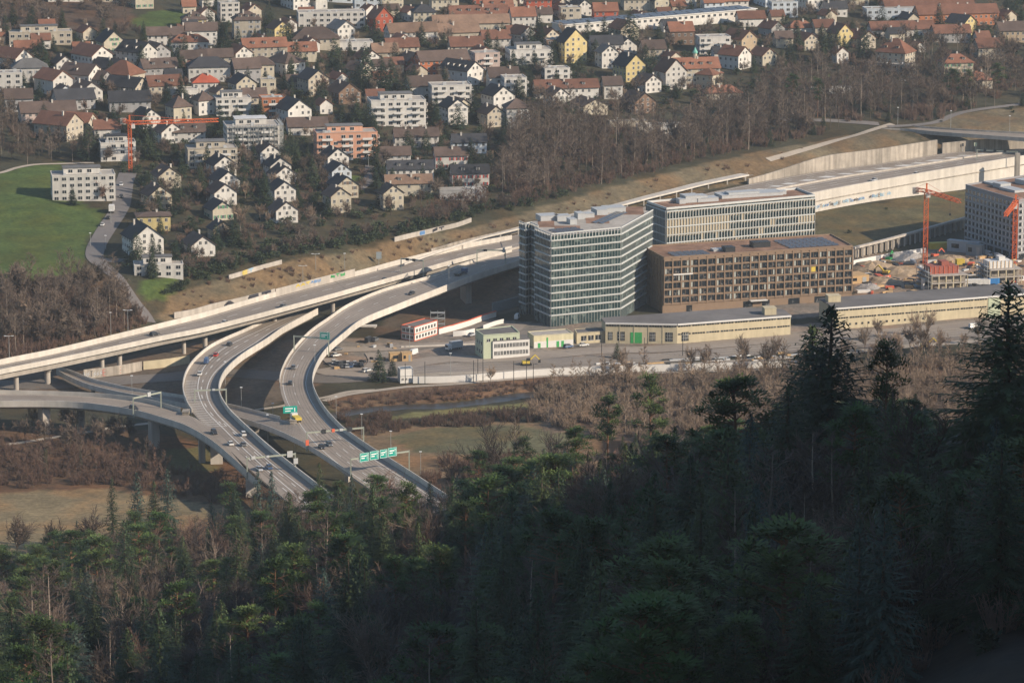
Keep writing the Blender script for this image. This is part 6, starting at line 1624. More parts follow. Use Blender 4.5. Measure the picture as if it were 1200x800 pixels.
VROADS = [[(150, 200), (160, 203), (160, 228), (150, 255), (128, 290), (122, 306), (165, 345), (184, 380), (168, 380), (106, 305), (110, 280), (132, 250), (138, 210)]]
# dense belt of tall bare wood between houses and the motorway slope
BELT = [[(592, 190), (600, 165), (640, 138), (700, 145), (800, 150), (905, 118), (1010, 110), (1200, 128), (1200, 112), (1240, 112), (1240, 118), (1130, 130), (1100, 142), (1050, 143), (1010, 142), (960, 158), (900, 172), (840, 183), (780, 197), (720, 212), (660, 228), (610, 236), (575, 225)]]
print('belt', scatter(BELT, 250, ['slender'], (14, 24), 'tall bare tree with a thin pale trunk in the wood above the motorway', 'tall bare trees above the motorway', 3.2, foot=0))
print('beltshrub', scatter(BELT, 420, [RUST], (1.0, 2.2), 'rusty undergrowth bush in the wood above the motorway', 'undergrowth bushes above the motorway', 2.0, foot=0))
BELT2 = [[(900, 118), (905, 90), (1010, 66), (1110, 62), (1240, 60), (1240, 118), (1100, 112), (1000, 112)]]
print('beltbig', scatter(BELT, 90, ['wood_bare', 'wood_bare', 'garden_spruce'], {'wood_bare': (10, 17), 'garden_spruce': (5, 10)}, {'wood_bare': 'spreading bare tree in the wood above the motorway', 'garden_spruce': 'dark evergreen inside the bare wood above the motorway'}, {'wood_bare': 'spreading bare trees above the motorway', 'garden_spruce': 'evergreens in the bare wood'}, 3.4, foot=0))
scatter([[(900, 118), (905, 90), (1010, 66), (1110, 62), (1240, 60), (1240, 118), (1100, 112), (1000, 112)]], 160, [RUST], (1, 2.2), 'rusty undergrowth bush in the wood above the motorway', 'x', 3)
print('belt2', scatter(BELT2, 85, ['pole', 'pole', 'wood_bare'], {'pole': (13, 22), 'wood_bare': (9, 15)}, 'bare tree in the wood between the overbridge and the orange villas', 'bare trees by the orange villas', 4, foot=.6))
print('edge', scatter([[(590, 236), (660, 222), (720, 205), (780, 188), (840, 176), (900, 164), (900, 172), (840, 186), (780, 200), (720, 216), (660, 232), (600, 248)]], 75, ['rusty_sapling'], (5, 10), 'slim rusty sapling at the lower edge of the wood above the motorway', 'rusty saplings at the wood edge', 2.0, foot=0))
# left wood behind the viaduct
LW = [[(-30, 334), (30, 338), (90, 332), (112, 328), (128, 336), (160, 368), (168, 384), (120, 398), (60, 410), (-30, 428)]]
print('lw', scatter(LW, 85, ['wood_bare', 'pole', 'wood_bare'], {'wood_bare': (9, 17), 'pole': (13, 20)}, 'bare brown tree in the wood between green field and viaduct', 'bare trees between field and viaduct', 4))
print('lws', scatter([[(-30, 340), (80, 340), (150, 352), (172, 380), (120, 398), (60, 411), (-30, 430)]], 240, [RUST], (1.0, 1.9), 'rusty bush at the foot of the wood behind the viaduct', 'rusty bushes behind the viaduct', 2))
scatter([[(-30, 150), (20, 158), (60, 172), (110, 176), (118, 190), (60, 190), (20, 194), (-30, 202)], [(-30, 128), (20, 140), (40, 165), (-30, 165)]], 46, ['wood_bare', 'pole'], (9, 15), 'bare brown tree in the grove along the top of the green field', 'bare trees at the top of the green field', 4)
# river thicket
TH = [[(1000, 465), (1240, 435), (1240, 505), (1130, 500), (1000, 500)], [(640, 455), (700, 443), (860, 438), (1000, 432), (1240, 410), (1240, 440), (1000, 470), (880, 500), (760, 520), (690, 512), (620, 492), (630, 470)]]
print('th', scatter(TH, 280, ['sapling'], (7, 14), 'pale slender bare sapling in the thicket along the river', 'pale saplings of the river thicket', 2.6))
scatter(TH, 620, [PALEB], (1.0, 2.2), 'pale leafless bush in the thicket along the river', 'pale bushes of the river thicket', 2)
scatter([[(880, 425), (1240, 395), (1240, 420), (880, 440)], [(690, 440), (880, 430), (880, 440), (690, 448)]], 26, ['pale_bare'], (8, 14), 'bare tree with grey twigs along the path by the tracks', 'bare trees along the track path', 5)
for _ in range(1500):
    y = rnd.uniform(335, 1150); x = rnd.uniform(-.15*y, .16*y)
    if y > ytoe(x) or (y > 560 or x < .04*y) and rnd.random() < .85: continue
    PILE.setdefault('forest undergrowth', []).append((rnd.choice(RUST if rnd.random() < .6 else BUSH), x, y, ground(x, y)-.2, rnd.uniform(0, 6.3), rnd.uniform(.8, 1.8), None))
for _ in range(90):                                        # woodland on the added shading spur beyond the frame
    y = rnd.uniform(260, 1000); x = rnd.uniform(.17*y + 8, 330)
    if free(x, y, 9): put(x, y, 9); tree('spruce', x, y, ground(x, y), rnd.uniform(15, 24), *LB['spruce'], wide=1.2)
# river bank scrub
scatter([[(385, 474), (470, 460), (640, 446), (640, 456), (560, 468), (470, 474), (400, 486)]], 120, [RUST], (.5, 1.0), 'low rusty scrub bush on the river bank', 'rusty bushes on the river bank', 1.6)
scatter([[(392, 492), (440, 488), (480, 494), (560, 485), (620, 484), (640, 494), (560, 500), (500, 500), (430, 512), (405, 503)]], 110, [RUST], (.7, 1.5), 'brown leafless bush between river and meadow', 'brown bushes between river and meadow', 1.8)
scatter([[(520, 540), (640, 535), (660, 555), (560, 565), (520, 560)], [(484, 560), (520, 545), (520, 575), (500, 575)]], 40, [RUST], (1, 2), 'brown leafless bush at the foot of the wooded hill', 'brown bushes at the hill foot', 2.2)
# lower-left scrub under the flyover
SC = [[(-30, 515), (60, 520), (170, 530), (180, 528), (200, 555), (256, 556), (300, 572), (330, 585), (250, 588), (165, 575), (120, 570), (0, 573), (-30, 575)]]
print('sc', scatter(SC, 90, ['rusty_sapling'], (5, 10), 'rusty leafless sapling in the scrub below the flyover', 'rusty saplings below the flyover', 2.6))
scatter(SC, 260, [RUST], (.7, 1.6), 'rusty bush in the scrub strip above the beige field', 'rusty bushes above the beige field', 1.7)
scatter([[(-30, 495), (60, 500), (150, 510), (170, 528), (60, 528), (-30, 528)]], 16, ['garden_bare'], (8, 13), 'bare tree by the pale path below the flyover', 'bare trees by the pale path', 5)
for px, py, h in ((54, 560, 17), (95, 553, 14), (172, 555, 14)):
    p = G(px, py); t, c = PROTO['slender'][0][1:]; o = tree('slender', p.x, p.y, p.z, h, {54: 'ivy-wrapped bare trunk below the first slab pier', 95: 'ivy-wrapped bare trunk between the two slab piers', 172: 'ivy-wrapped bare trunk beside the second slab pier'}[px], None, 0)
    mb = MB(); r = random.Random(px)
    for k in range(420):
        z = r.random()*14; a = r.uniform(0, 6.3); q = r.uniform(.2, .75); tri3(mb, Vector((cos(a)*q, sin(a)*q, z)), Vector((cos(a), sin(a), r.uniform(-.5, .5))), .45, .4)
    mb.build('ivy', LM['ivy'], o)
# embankment shrubs and hedge
print('hedge', scatter([[(215, 322), (250, 312), (280, 305), (330, 288), (400, 280), (420, 268), (460, 270), (500, 262), (560, 245), (600, 232), (650, 222), (668, 222), (660, 232), (600, 246), (555, 254), (500, 268), (455, 280), (420, 287), (330, 302), (270, 318), (205, 342), (190, 346)]], 150, [BUSH], (1.0, 2.2), 'dark evergreen shrub in the hedge along the embankment crest', 'evergreen shrubs on the embankment crest', 1.8))
scatter([[(215, 322), (280, 305), (400, 280), (460, 270), (560, 245), (600, 236), (600, 246), (500, 268), (420, 285), (330, 300), (205, 338)]], 45, ['rusty_sapling', 'garden_bare'], {'rusty_sapling': (4, 8), 'garden_bare': (6, 10)}, 'bare tree standing in the hedge on the embankment crest', 'bare trees on the embankment crest', 3)
scatter([[(480, 266), (540, 242), (560, 244), (572, 236), (580, 240), (500, 264)], [(500, 250), (560, 240), (562, 244), (500, 262)]], 30, ['rusty_sapling'], (7, 11), 'rusty sapling in the row below the low grey annex', 'rusty saplings below the grey annex', 2)
scatter([[(200, 352), (260, 325), (330, 308), (430, 292), (520, 274), (600, 258), (690, 232), (800, 203), (880, 186), (950, 172), (950, 180), (800, 212), (690, 246), (600, 268), (470, 304), (330, 338), (215, 368)]], 90, [RUST], (.3, .8), 'low rusty bush on the brown grass embankment', 'rusty bushes on the embankment', 1.2)
scatter([[(1062, 152), (1130, 134), (1240, 122), (1240, 150), (1130, 148)], [(960, 262), (1040, 244), (1100, 240), (1000, 292)]], 9, [BUSH], (.6, 1.2), 'small dark shrub on a grass slope near the overbridge', 'small shrubs on the grass slopes', 5)

# --- the village: single conifers and notable trees ------------------------
for px, py, h, kind, lb in (
 (262, 70, 24, 'garden_spruce', 'tall dark conifer beside the beige mansard house'), (51, 88, 19, 'garden_spruce', 'lone spruce among red roofs on the slope'), (166, 84, 15, 'garden_spruce', 'spruce before the broad white dark-roofed house'), (208, 88, 16, 'garden_spruce', 'dark tree above the brown and grey roofs'), (342, 92, 12, 'garden_spruce', 'conifer beside the rusty bare tree'),
 (338, 55, 16, 'garden_spruce', 'dark conifer before the yellow gable'), (465, 36, 15, 'garden_spruce', 'dark bushy conifer beside the timber-red gable'), (392, 96, 24, 'garden_spruce', 'tall dark conifer in the clump above the stepped apartments'), (428, 104, 25, 'garden_spruce', 'olive conifer in the middle of the clump'), (447, 112, 22, 'garden_spruce', 'dense dark conifer at the clump end by the stepped apartments'),
 (458, 110, 20, 'garden_spruce', 'dark conifer right behind the stepped apartments'), (400, 150, 15, 'garden_spruce', 'broad conifer behind the pink apartment block'), (418, 152, 17, 'garden_spruce', 'conifer above the end of the pink block'), (432, 152, 15, 'garden_spruce', 'conifer between pink and stepped white blocks'), (555, 142, 19, 'garden_spruce', 'tall dark conifer between two white gables'),
 (632, 58, 21, 'garden_spruce', 'dark spruce group leader before the solar school'), (622, 60, 16, 'garden_spruce', 'shorter spruce before the solar school'), (738, 54, 23, 'garden_spruce', 'dark columnar conifer in front of the solar school'), (708, 48, 15, 'garden_spruce', 'olive conifer beside the solar school'), (756, 88, 18, 'garden_spruce', 'conifer by the shaded wing of the cupola villa'),
 (680, 92, 14, 'garden_spruce', 'broad dark conifer below the tall yellow gable'), (650, 72, 13, 'garden_spruce', 'conifer behind the white terraces'), (963, 72, 22, 'garden_spruce', 'large dark yew clump beside the yellow gable'), (972, 70, 18, 'garden_spruce', 'second dark yew beside the yellow gable'), (1100, 34, 16, 'garden_spruce', 'dark conifer before the orange apartment rows'),
 (1012, 66, 19, 'garden_spruce', 'dark conifer behind the steep orange villa'), (935, 60, 14, 'garden_spruce', 'round dark conifer by the small cream house'), (103, 185, 18, 'garden_spruce', 'green conifer beside the white block under the crane'), (172, 186, 15, 'garden_spruce', 'broad dark conifer behind the crane mast'), (180, 182, 14, 'garden_spruce', 'second dark conifer behind the crane mast'),
 (28, 110, 12, 'garden_spruce', 'dark conifer below the grey hipped roof'), (85, 240, 9, 'garden_spruce', 'conifer close to the wall of the field block'), (270, 284, 13, 'blue_spruce', 'blue spruce beside the small tan house'), (348, 182, 10, 'garden_spruce', 'conifer beside the pink apartment block'), (444, 446, 13, 'garden_spruce', 'bright green conifer beside the stacked white huts'),
 (460, 440, 8, 'garden_spruce', 'small conifer between the bright green one and the huts'), (723, 420, 7, 'garden_spruce', 'young spruce alone beside the tracks'), (120, 112, 12, 'garden_spruce', 'spruce below the twin-gabled roof'), (195, 120, 11, 'garden_spruce', 'conifer before the red-brown roofs'), (140, 160, 12, 'garden_spruce', 'dark conifer above the crane jib'),
 (15, 30, 13, 'garden_spruce', 'dark conifer on the rust-coloured hillside'), (38, 30, 12, 'garden_spruce', 'broad dark tree on the rust-coloured hillside'), (73, 34, 12, 'garden_spruce', 'bluish conifer under the rust-coloured hillside'), (135, 45, 10, 'garden_spruce', 'conifer beside the green meadow'), (245, 30, 12, 'garden_spruce', 'conifer between yellow villa and tall conifer'), (445, 242, 10, 'garden_spruce', 'green conifer beside the lone cream gable'),
 (285, 200, 9, 'garden_spruce', 'conifer by the terraced grey block'), (315, 30, 14, 'garden_spruce', 'conifer behind the yellow gable'), (730, 92, 12, 'garden_spruce', 'conifer behind the steep yellow gable'), (865, 60, 14, 'garden_spruce', 'dark conifer by the tan gable'), (1190, 20, 16, 'garden_spruce', 'dark conifer at the top corner')):
    p = G(px, py); put(p.x, p.y, 3); tree(kind, p.x, p.y, p.z, h, lb, None, wide=1.1)
for px, py, h, kind, lb in ((375, 120, 17, 'rusty_bare', 'large rusty bare tree wrapped round a dark-roofed house'), (283, 275, 17, 'pale_bare', 'pale birch beside the file of four gables'), (310, 60, 10, 'rusty_bare', 'rusty bare tree before the orange row'), (360, 218, 8, 'rusty_bare', 'orange-twigged tree between the two files of gables'), (458, 252, 12, 'garden_bare', 'dark bare tree before the lone cream gable'),
 (108, 232, 11, 'garden_bare', 'bare tree against the wall of the field block'), (125, 236, 11, 'rusty_bare', 'brown bare tree at the corner of the field block'), (35, 385, 17, 'pale_bare', 'white-barked birch in the wood behind the viaduct'), (130, 355, 16, 'garden_bare', 'broad bare oak at the foot of the village road'), (95, 345, 17, 'garden_bare', 'broad bare tree beside the village road'), (570, 170, 14, 'pale_bare', 'pale bare tree at the corner of the tall wood'),
 (1128, 118, 21, 'pale_bare', 'pale bare poplar in the wood below the orange rows'), (870, 432, 15, 'pale_bare', 'feathery bare tree before the depot end'), (896, 462, 20, 'slender', 'tall white-trunked bare tree before the tracks'), (915, 458, 19, 'slender', 'second white-trunked bare tree before the tracks'), (1030, 400, 12, 'pale_bare', 'bare tree before the first window strip of the wide depot'), (1070, 398, 13, 'pale_bare', 'bare tree before the middle of the wide depot'), (1087, 394, 13, 'pale_bare', 'bare tree beside the depot portholes'), (574, 450, 9, 'pale_bare', 'small bare tree on the river side of the white wall')):
    p = G(px, py); put(p.x, p.y, 3); tree(kind, p.x, p.y, p.z, h, lb, None)
# tall pines in the wood by the overbridge
for px, py, h, lb in ((928, 130, 20, 'tall pine above the row of garages'), (958, 138, 21, 'tall pine with bare trunk near the green lawn'), (1115, 125, 21, 'tall pine before the green-shuttered house'), (1135, 122, 19, 'second tall pine before the green-shuttered house'), (1168, 116, 20, 'tall pine beside the orange-hipped cottage')):
    p = G(px, py); put(p.x, p.y, 3); tree('pine', p.x, p.y, p.z, h, lb, None)
# --- the village: garden planting between houses
VIL = [[(-30, 30), (150, 40), (300, 30), (600, 8), (1240, -5), (1240, 100), (1000, 100), (900, 112), (800, 130), (640, 138), (592, 190), (575, 225), (560, 240), (420, 262), (330, 285), (215, 320), (190, 335), (170, 320), (150, 300), (160, 215), (130, 195), (60, 170), (-30, 140)]]
AV = VROADS + [ZONES[i][1] for i in range(len(ZONES)) if ZONES[i][0] in ('lawn',)] + [ZONES[0][1]]
LBV = {'garden_bare': 'bare garden tree among the village houses', 'rusty_bare': 'rusty-twigged garden tree among the village houses', 'garden_spruce': 'dark evergreen garden tree among the village houses', 'blue_spruce': 'bluish garden conifer among the village houses', 'pale_bare': 'pale bare garden tree among the village houses', 'slender': 'tall bare tree with a thin pale trunk in the wood above the motorway'}
GPV = {k: f'{k.replace("_", " ")} trees in the village gardens' for k in LBV}
print('vil', scatter(VIL, 640, ['garden_bare', 'garden_bare', 'rusty_bare', 'garden_spruce', 'pale_bare', 'garden_bare', 'garden_spruce', 'garden_spruce', 'garden_spruce'], {'garden_bare': (6, 12), 'rusty_bare': (4, 9), 'garden_spruce': (6, 16), 'blue_spruce': (6, 11), 'pale_bare': (6, 11)}, LBV, GPV, 3.0, foot=-.3, avoid=AV))
print('vsh', scatter(VIL, 800, [BUSH], (.7, 1.9), 'dark evergreen shrub in a village garden', 'garden shrubs of the village', 2.2, foot=.2, avoid=AV))
print('vrs', scatter(VIL, 500, [RUST], (.8, 1.6), 'rusty leafless shrub in a village garden', 'leafless shrubs of the village', 2.2, foot=.2, avoid=AV))
scatter([[(-30, -20), (160, -20), (155, 24), (150, 40), (90, 36), (-30, 32)]], 60, ['pole', 'wood_bare'], (9, 16), 'bare tree on the rust-coloured hillside at the top', 'bare trees on the top hillside', 5)
scatter([[(220, -12), (420, -12), (420, 4), (220, 18)]], 26, ['garden_spruce', 'garden_bare'], (9, 14), {'garden_spruce': 'dark tree along the top edge above the white school', 'garden_bare': 'bare tree along the top edge above the white school'}, {'garden_spruce': 'dark trees along the top', 'garden_bare': 'bare trees along the top'}, 5)
# undergrowth: what nobody could count, one object per kind of ground cover
import numpy as np
def pile(name, items):
    mats_ = {i[0].materials[0].name for i in items}
    if len(mats_) > 1:
        for mn in mats_: pile(name, [i for i in items if i[0].materials[0].name == mn])
        return
    V = []; F4 = []; F3 = []; off = 0; m0 = items[0][0].materials[0]; cache = {}
    for me, x, y, z, rz, s, g in items:
        if me.name not in cache:
            co = np.empty(len(me.vertices)*3, np.float32); me.vertices.foreach_get('co', co); fs = [tuple(p.vertices) for p in me.polygons]; cache[me.name] = (co.reshape(-1, 3), np.array([f for f in fs if len(f) == 4], np.int32).reshape(-1, 4))
        co, f4 = cache[me.name]; c_, s_ = cos(rz), sin(rz); R_ = np.array([[c_, -s_, 0], [s_, c_, 0], [0, 0, 1]], np.float32)
        V.append(co @ R_.T * s + np.array([x, y, z], np.float32)); F4.append(f4 + off); off += len(co)
    V = np.concatenate(V); F4 = np.concatenate(F4); me = bpy.data.meshes.new(name); me.vertices.add(len(V)); me.vertices.foreach_set('co', V.ravel()); me.loops.add(F4.size); me.loops.foreach_set('vertex_index', F4.ravel()); me.polygons.add(len(F4)); me.polygons.foreach_set('loop_start', np.arange(0, F4.size, 4, dtype=np.int32)); me.materials.append(m0); me.update(calc_edges=True)
    o = bpy.data.objects.new(name, me); COL.objects.link(o); o['kind'] = 'stuff'; return o
for lb, items in PILE.items(): pile('woodland' if 'woodland' in lb else 'undergrowth' if 'hedge' not in lb and 'garden' not in lb else 'shrubbery', items)
print('TREES', CNT)
# ------------------------------------------------------------------ vehicles
CARM = {}
def carpaint(c):
    cs = dict(white=(.62, .61, .58), silver=(.38, .39, .40), grey=(.12, .125, .13), dark=(.025, .027, .032), red=(.45, .04, .03), blue=(.05, .09, .18))
    if c not in CARM: CARM[c] = mat(c + '_car_paint', cs[c], .3, .03, 1, .5)
    return CARM[c]
def wheel_mesh():
    mb = MB(); n = 12
    for s0, s1, r_, m in ((-.11, .11, .32, 0), (-.12, .12, .19, 1)):
        a = [(cos(2*pi*k/n)*r_, s0, sin(2*pi*k/n)*r_) for k in range(n)]; b = [(cos(2*pi*k/n)*r_, s1, sin(2*pi*k/n)*r_) for k in range(n)]; i = len(mb.v); mb.v += a+b
        for k in range(n): l = (k+1) % n; mb.f.append((i+k, i+l, i+n+l, i+n+k)); mb.m.append(m)
        mb.f.append(tuple(i+k for k in range(n))); mb.m.append(m); mb.f.append(tuple(i+n+n-1-k for k in range(n))); mb.m.append(m)
    return mb.mesh('wheel', [M['rubber'], M['metal']])
WH = wheel_mesh()
def loft(mb, secs, m=0):
    """secs: list of (x, halfwidth, z0, z1) cross-sections along x with slightly rounded tops"""
    rings = []; 
    for x, w, z0, z1 in secs:
        i = len(mb.v); mb.v += [(x, -w, z0), (x, w, z0), (x, w, lerp(z0, z1, .7)), (x, w*.86, z1), (x, -w*.86, z1), (x, -w, lerp(z0, z1, .7))]; rings.append(i)
    for a, b in zip(rings, rings[1:]):
        for k in range(6): l = (k+1) % 6; mb.f.append((a+k, b+k, b+l, a+l)); mb.m.append(m)
    mb.f.append(tuple(rings[0]+k for k in range(6))); mb.m.append(m); mb.f.append(tuple(rings[-1]+5-k for k in range(6))); mb.m.append(m)
VEH = {}
def vehicle_master(kind, color):
    root = empty({'car': 'car', 'suv': 'car', 'estate': 'car', 'van': 'van'}[kind], (0, 0, 0)); p = carpaint(color)
    L, hb, hr = {'car': (4.4, .92, 1.44), 'suv': (4.6, 1.05, 1.68), 'estate': (4.7, .95, 1.48), 'van': (5.6, 1.15, 2.2)}[kind]; h = L/2
    mb = MB(); loft(mb, [(-h, .74, .38, hb*.86), (-h+.12, .86, .24, hb), (-h*.3, .90, .22, hb), (h*.35, .90, .22, hb*.98), (h*.72, .86, .22, hb*.86), (h-.1, .78, .26, hb*.70), (h, .66, .34, hb*.60)]); mb.build('body', p, root)
    c0, c1, c2, c3 = {'car': (-h+.35, -h+1.0, h*.10, h*.52), 'suv': (-h+.1, -h+.45, h*.15, h*.52), 'estate': (-h+.1, -h+.5, h*.12, h*.54), 'van': (-h+.05, -h+.15, h*.50, h*.82)}[kind]
    mb = MB(); loft(mb, [(c0, .80, hb-.03, hb+.02), (c1, .76, hb-.03, hr-.03), ((c1+c2)/2, .76, hb-.03, hr), (c2, .74, hb-.03, hr-.04), (c3, .76, hb-.05, hb+.02)]); mb.build('cabin_glass' if kind != 'van' else 'cargo_body', M['dark_metal'] if kind != 'van' else p, root)
    if kind != 'van': mb = MB(); loft(mb, [(c1+.05, .66, hr-.02, hr+.025), ((c1+c2)/2, .68, hr-.01, hr+.05), (c2-.05, .64, hr-.03, hr+.02)]); mb.build('roof', p, root)
    else: mb = MB(); mb.box(c2-.05, c3-.15, -.70, .70, hb+.12, hb+.75); mb.build('windscreen', M['dark_metal'], root)
    for x in (-h*.62, h*.62):
        for y in (-.80, .80): inst('wheel', WH, root, (x, y, .32))
    for y in (-.58, .58): mb = MB(); mb.box(h-.16, h-.02, y-.14, y+.14, .52, .66); mb.build('headlight', M['sign_white'], root)
    return root
def vehicle(kind, color, px, py, z, to, label, group=None):
    """to: photo pixel the nose points at; z: None = on the ground"""
    p = G(px, py) if z is None else P(px, py, z); q = P(to[0], to[1], p.z); a = atan2(q.y-p.y, q.x-p.x)
    if z is None: p.z += .28
    key = (kind, color)
    if key not in VEH: o = VEH[key] = vehicle_master(kind, color); o.location = p; o.rotation_euler = (0, 0, a)
    else: o = copy_thing(VEH[key], p, a)
    if 'group' in o: del o['group']
    tag(o, label, 'van' if kind == 'van' else 'car', group); return o
V = vehicle
for q in [('suv','dark',269,405,6.9,(275,400),'dark car first under the viaduct on the hatched ramp'),('car','red',253,417,8.3,(258,411),'red car on the hatched ramp'),('van','blue',242,425,9.4,(246,418),'dark blue van behind the red car on the ramp'),('car','white',234,439,10.5,(237,431),'white car beside the start of the ramp hatching'),
 ('suv','white',285,510,12,(278,500),'white car alone in the shaded right lane of the left ramp'),('suv','dark',251,508,12,(258,515),'dark car joining from the lower flyover'),('car','white',270,521,12,(263,513),'white car beside the dark car before the lower gantry'),('car','grey',285,522,12,(278,512),'dark grey car beside a white one before the lower gantry'),('car','silver',304,551,12,(312,558),'silver car just past the lower gantry'),('suv','blue',315,549,12,(306,540),'dark blue car just past the lower gantry'),
 ('suv','grey',344,432,12.3,(347,424),'grey car at the top bend of the right ramp'),('car','dark',340,450,12.2,(341,441),'dark car at the leftmost point of the right ramp'),('car','dark',377,525,12,(385,532),'dark car side by side with a grey car before the gantry'),('car','grey',386,522,12,(394,529),'grey car side by side with a dark car before the gantry'),
 ('car','dark',482,345,12.5,(472,349),'dark car on the upper stretch of the right ramp'),('suv','dark',181,393,10.4,(190,391),'dark car alone on the long viaduct'),('car','white',264,379,10.7,(272,376),'white car half hidden by the viaduct parapet'),('car','grey',332,360,11.2,(340,357),'grey car half hidden by the viaduct parapet'),('car','dark',451,329,12.1,(460,325),'dark car on the viaduct near the far gantry'),('suv','dark',157,480,11.7,(166,483),'dark car on the lower flyover under the grey gantry'),
 ('car','silver',1024,212,13.1,(1015,214),'silver car on the near motorway lane above the white wall'),('car','white',1073,205,13.1,(1064,207),'white car on the near motorway lane above the white wall')]: V(*q)
PK = 'cars parked tightly inside the turning loop'
cols = ['white', 'silver', 'grey', 'dark', 'white', 'blue', 'silver', 'grey', 'dark']
for i in range(9):
    x = 391 + i*4.1; V('car' if i % 2 else 'suv', cols[i], x, 426.5 + (i % 3)*.6 + i*.25, None, (x-1, 422), 'car parked in the tight cluster inside the turning loop', PK)
for i in range(4): x = 398 + i*4.3; V('car', cols[-i-1], x, 431.2 - (i % 2)*.5, None, (x-1, 427), 'car parked in the tight cluster inside the turning loop', PK)
for q in [('van','dark',432,401,None,(436,399),'dark van below the pier with the drainage brackets'),('suv','grey',440,400,None,(444,398),'grey car beside the dark van below the pier'),('car','white',394,418,None,(400,417),'white car under the ramp beside the first square pier'),('car','grey',396,411,None,(402,410),'grey car parked on the gravel under the ramp'),('estate','white',430,436,None,(440,434),'white estate car driving out of the turning loop'),
 ('van','white',484,416,None,(478,418),'white van on the yard street before the crates'),('car','silver',553,394,None,(560,392),'silver car parked beneath the short white site wall'),('suv','blue',666,408,None,(672,407),'blue-grey car parked by the garage row'),('car','white',684,406,None,(690,405.5),'white car between garage row and depot annex'),('van','white',606,374,None,(610,370),'white van on the ramp beside the glass tower'),('car','white',142,218,None,(141,223),'white car on the village road by the field block'),
 ('car','dark',142,232,None,(141,238),'dark car on the village road by the field block'),('car','white',120,265,None,(124,258),'white car parked along the village road'),('car','dark',127,257,None,(130,251),'dark car parked between white box truck and white car'),('car','grey',148,290,None,(147,283),'grey car in the drive of the big white gable'),('van','white',1142,385,None,(1150,384),'white van in front of the wide depot near the big spruce'),
 ('van','white',1146,297,None,(1152,299),'first white van parked by the grey apartment block'),('van','white',1158,300,None,(1164,302),'second white van parked by the grey apartment block'),('van','silver',1170,303,None,(1176,305),'grey van parked by the grey apartment block'),('car','white',1058,96,None,(1064,95),'white car by the beige terrace wing'),('car','white',1048,108,None,(1054,107),'white car parked in front of the steep orange villa')]: V(*q)
def truck(px, py, z, to, label, cabc, boxm, boxh=2.6, L=7.5, name='truck', bed=False):
    p = G(px, py) if z is None else P(px, py, z); q = P(to[0], to[1], p.z); p.z += .2 if z is None else 0
    r = empty(name, p, atan2(q.y-p.y, q.x-p.x), label=label, cat='truck'); mb = MB(); h = L/2
    mb.box(h-2.0, h, -1.15, 1.15, .5, 2.5); mb.build('cab', carpaint(cabc), r); mb = MB(); mb.box(h-.02, h+.03, -1.0, 1.0, 1.45, 2.2); mb.build('windscreen', M['dark_metal'], r)
    mb = MB(); mb.box(-h, h-2.1, -1.2, 1.2, .9, .9 + (boxh if not bed else .3)); mb.build('cargo_box' if not bed else 'flatbed', boxm, r); mb = MB(); mb.box(-h, h-2, -.5, .5, .45, .88); mb.build('chassis', M['dark_metal'], r)
    for x in (-h+1.2, -h+2.4, h-1):
        for y in (-1, 1): inst('wheel', WH, r, (x, y, .45), sc=(1.4, 1.4, 1.4))
    return r
truck(532, 410, None, (522, 411.5), 'box truck with a grey body parked in shade beside the small office', 'white', M['plant'])
truck(131, 249, None, (134, 240), 'white box truck parked on the village road', 'white', M['white'], L=6.5)
tw = truck(540, 322, 12.6, (552, 318), 'blue recovery truck with an empty flatbed on the upper ramp', 'blue', M['dark_metal'], bed=True, L=8.5)
cr = truck(347, 493, 12, (338, 486), 'yellow crash-cushion truck with a raised sign board at the ramp gore', 'white', M['yellow'], boxh=1.0, L=7)
p0 = G(540, 322) if False else P(536, 323.5, 12.6)
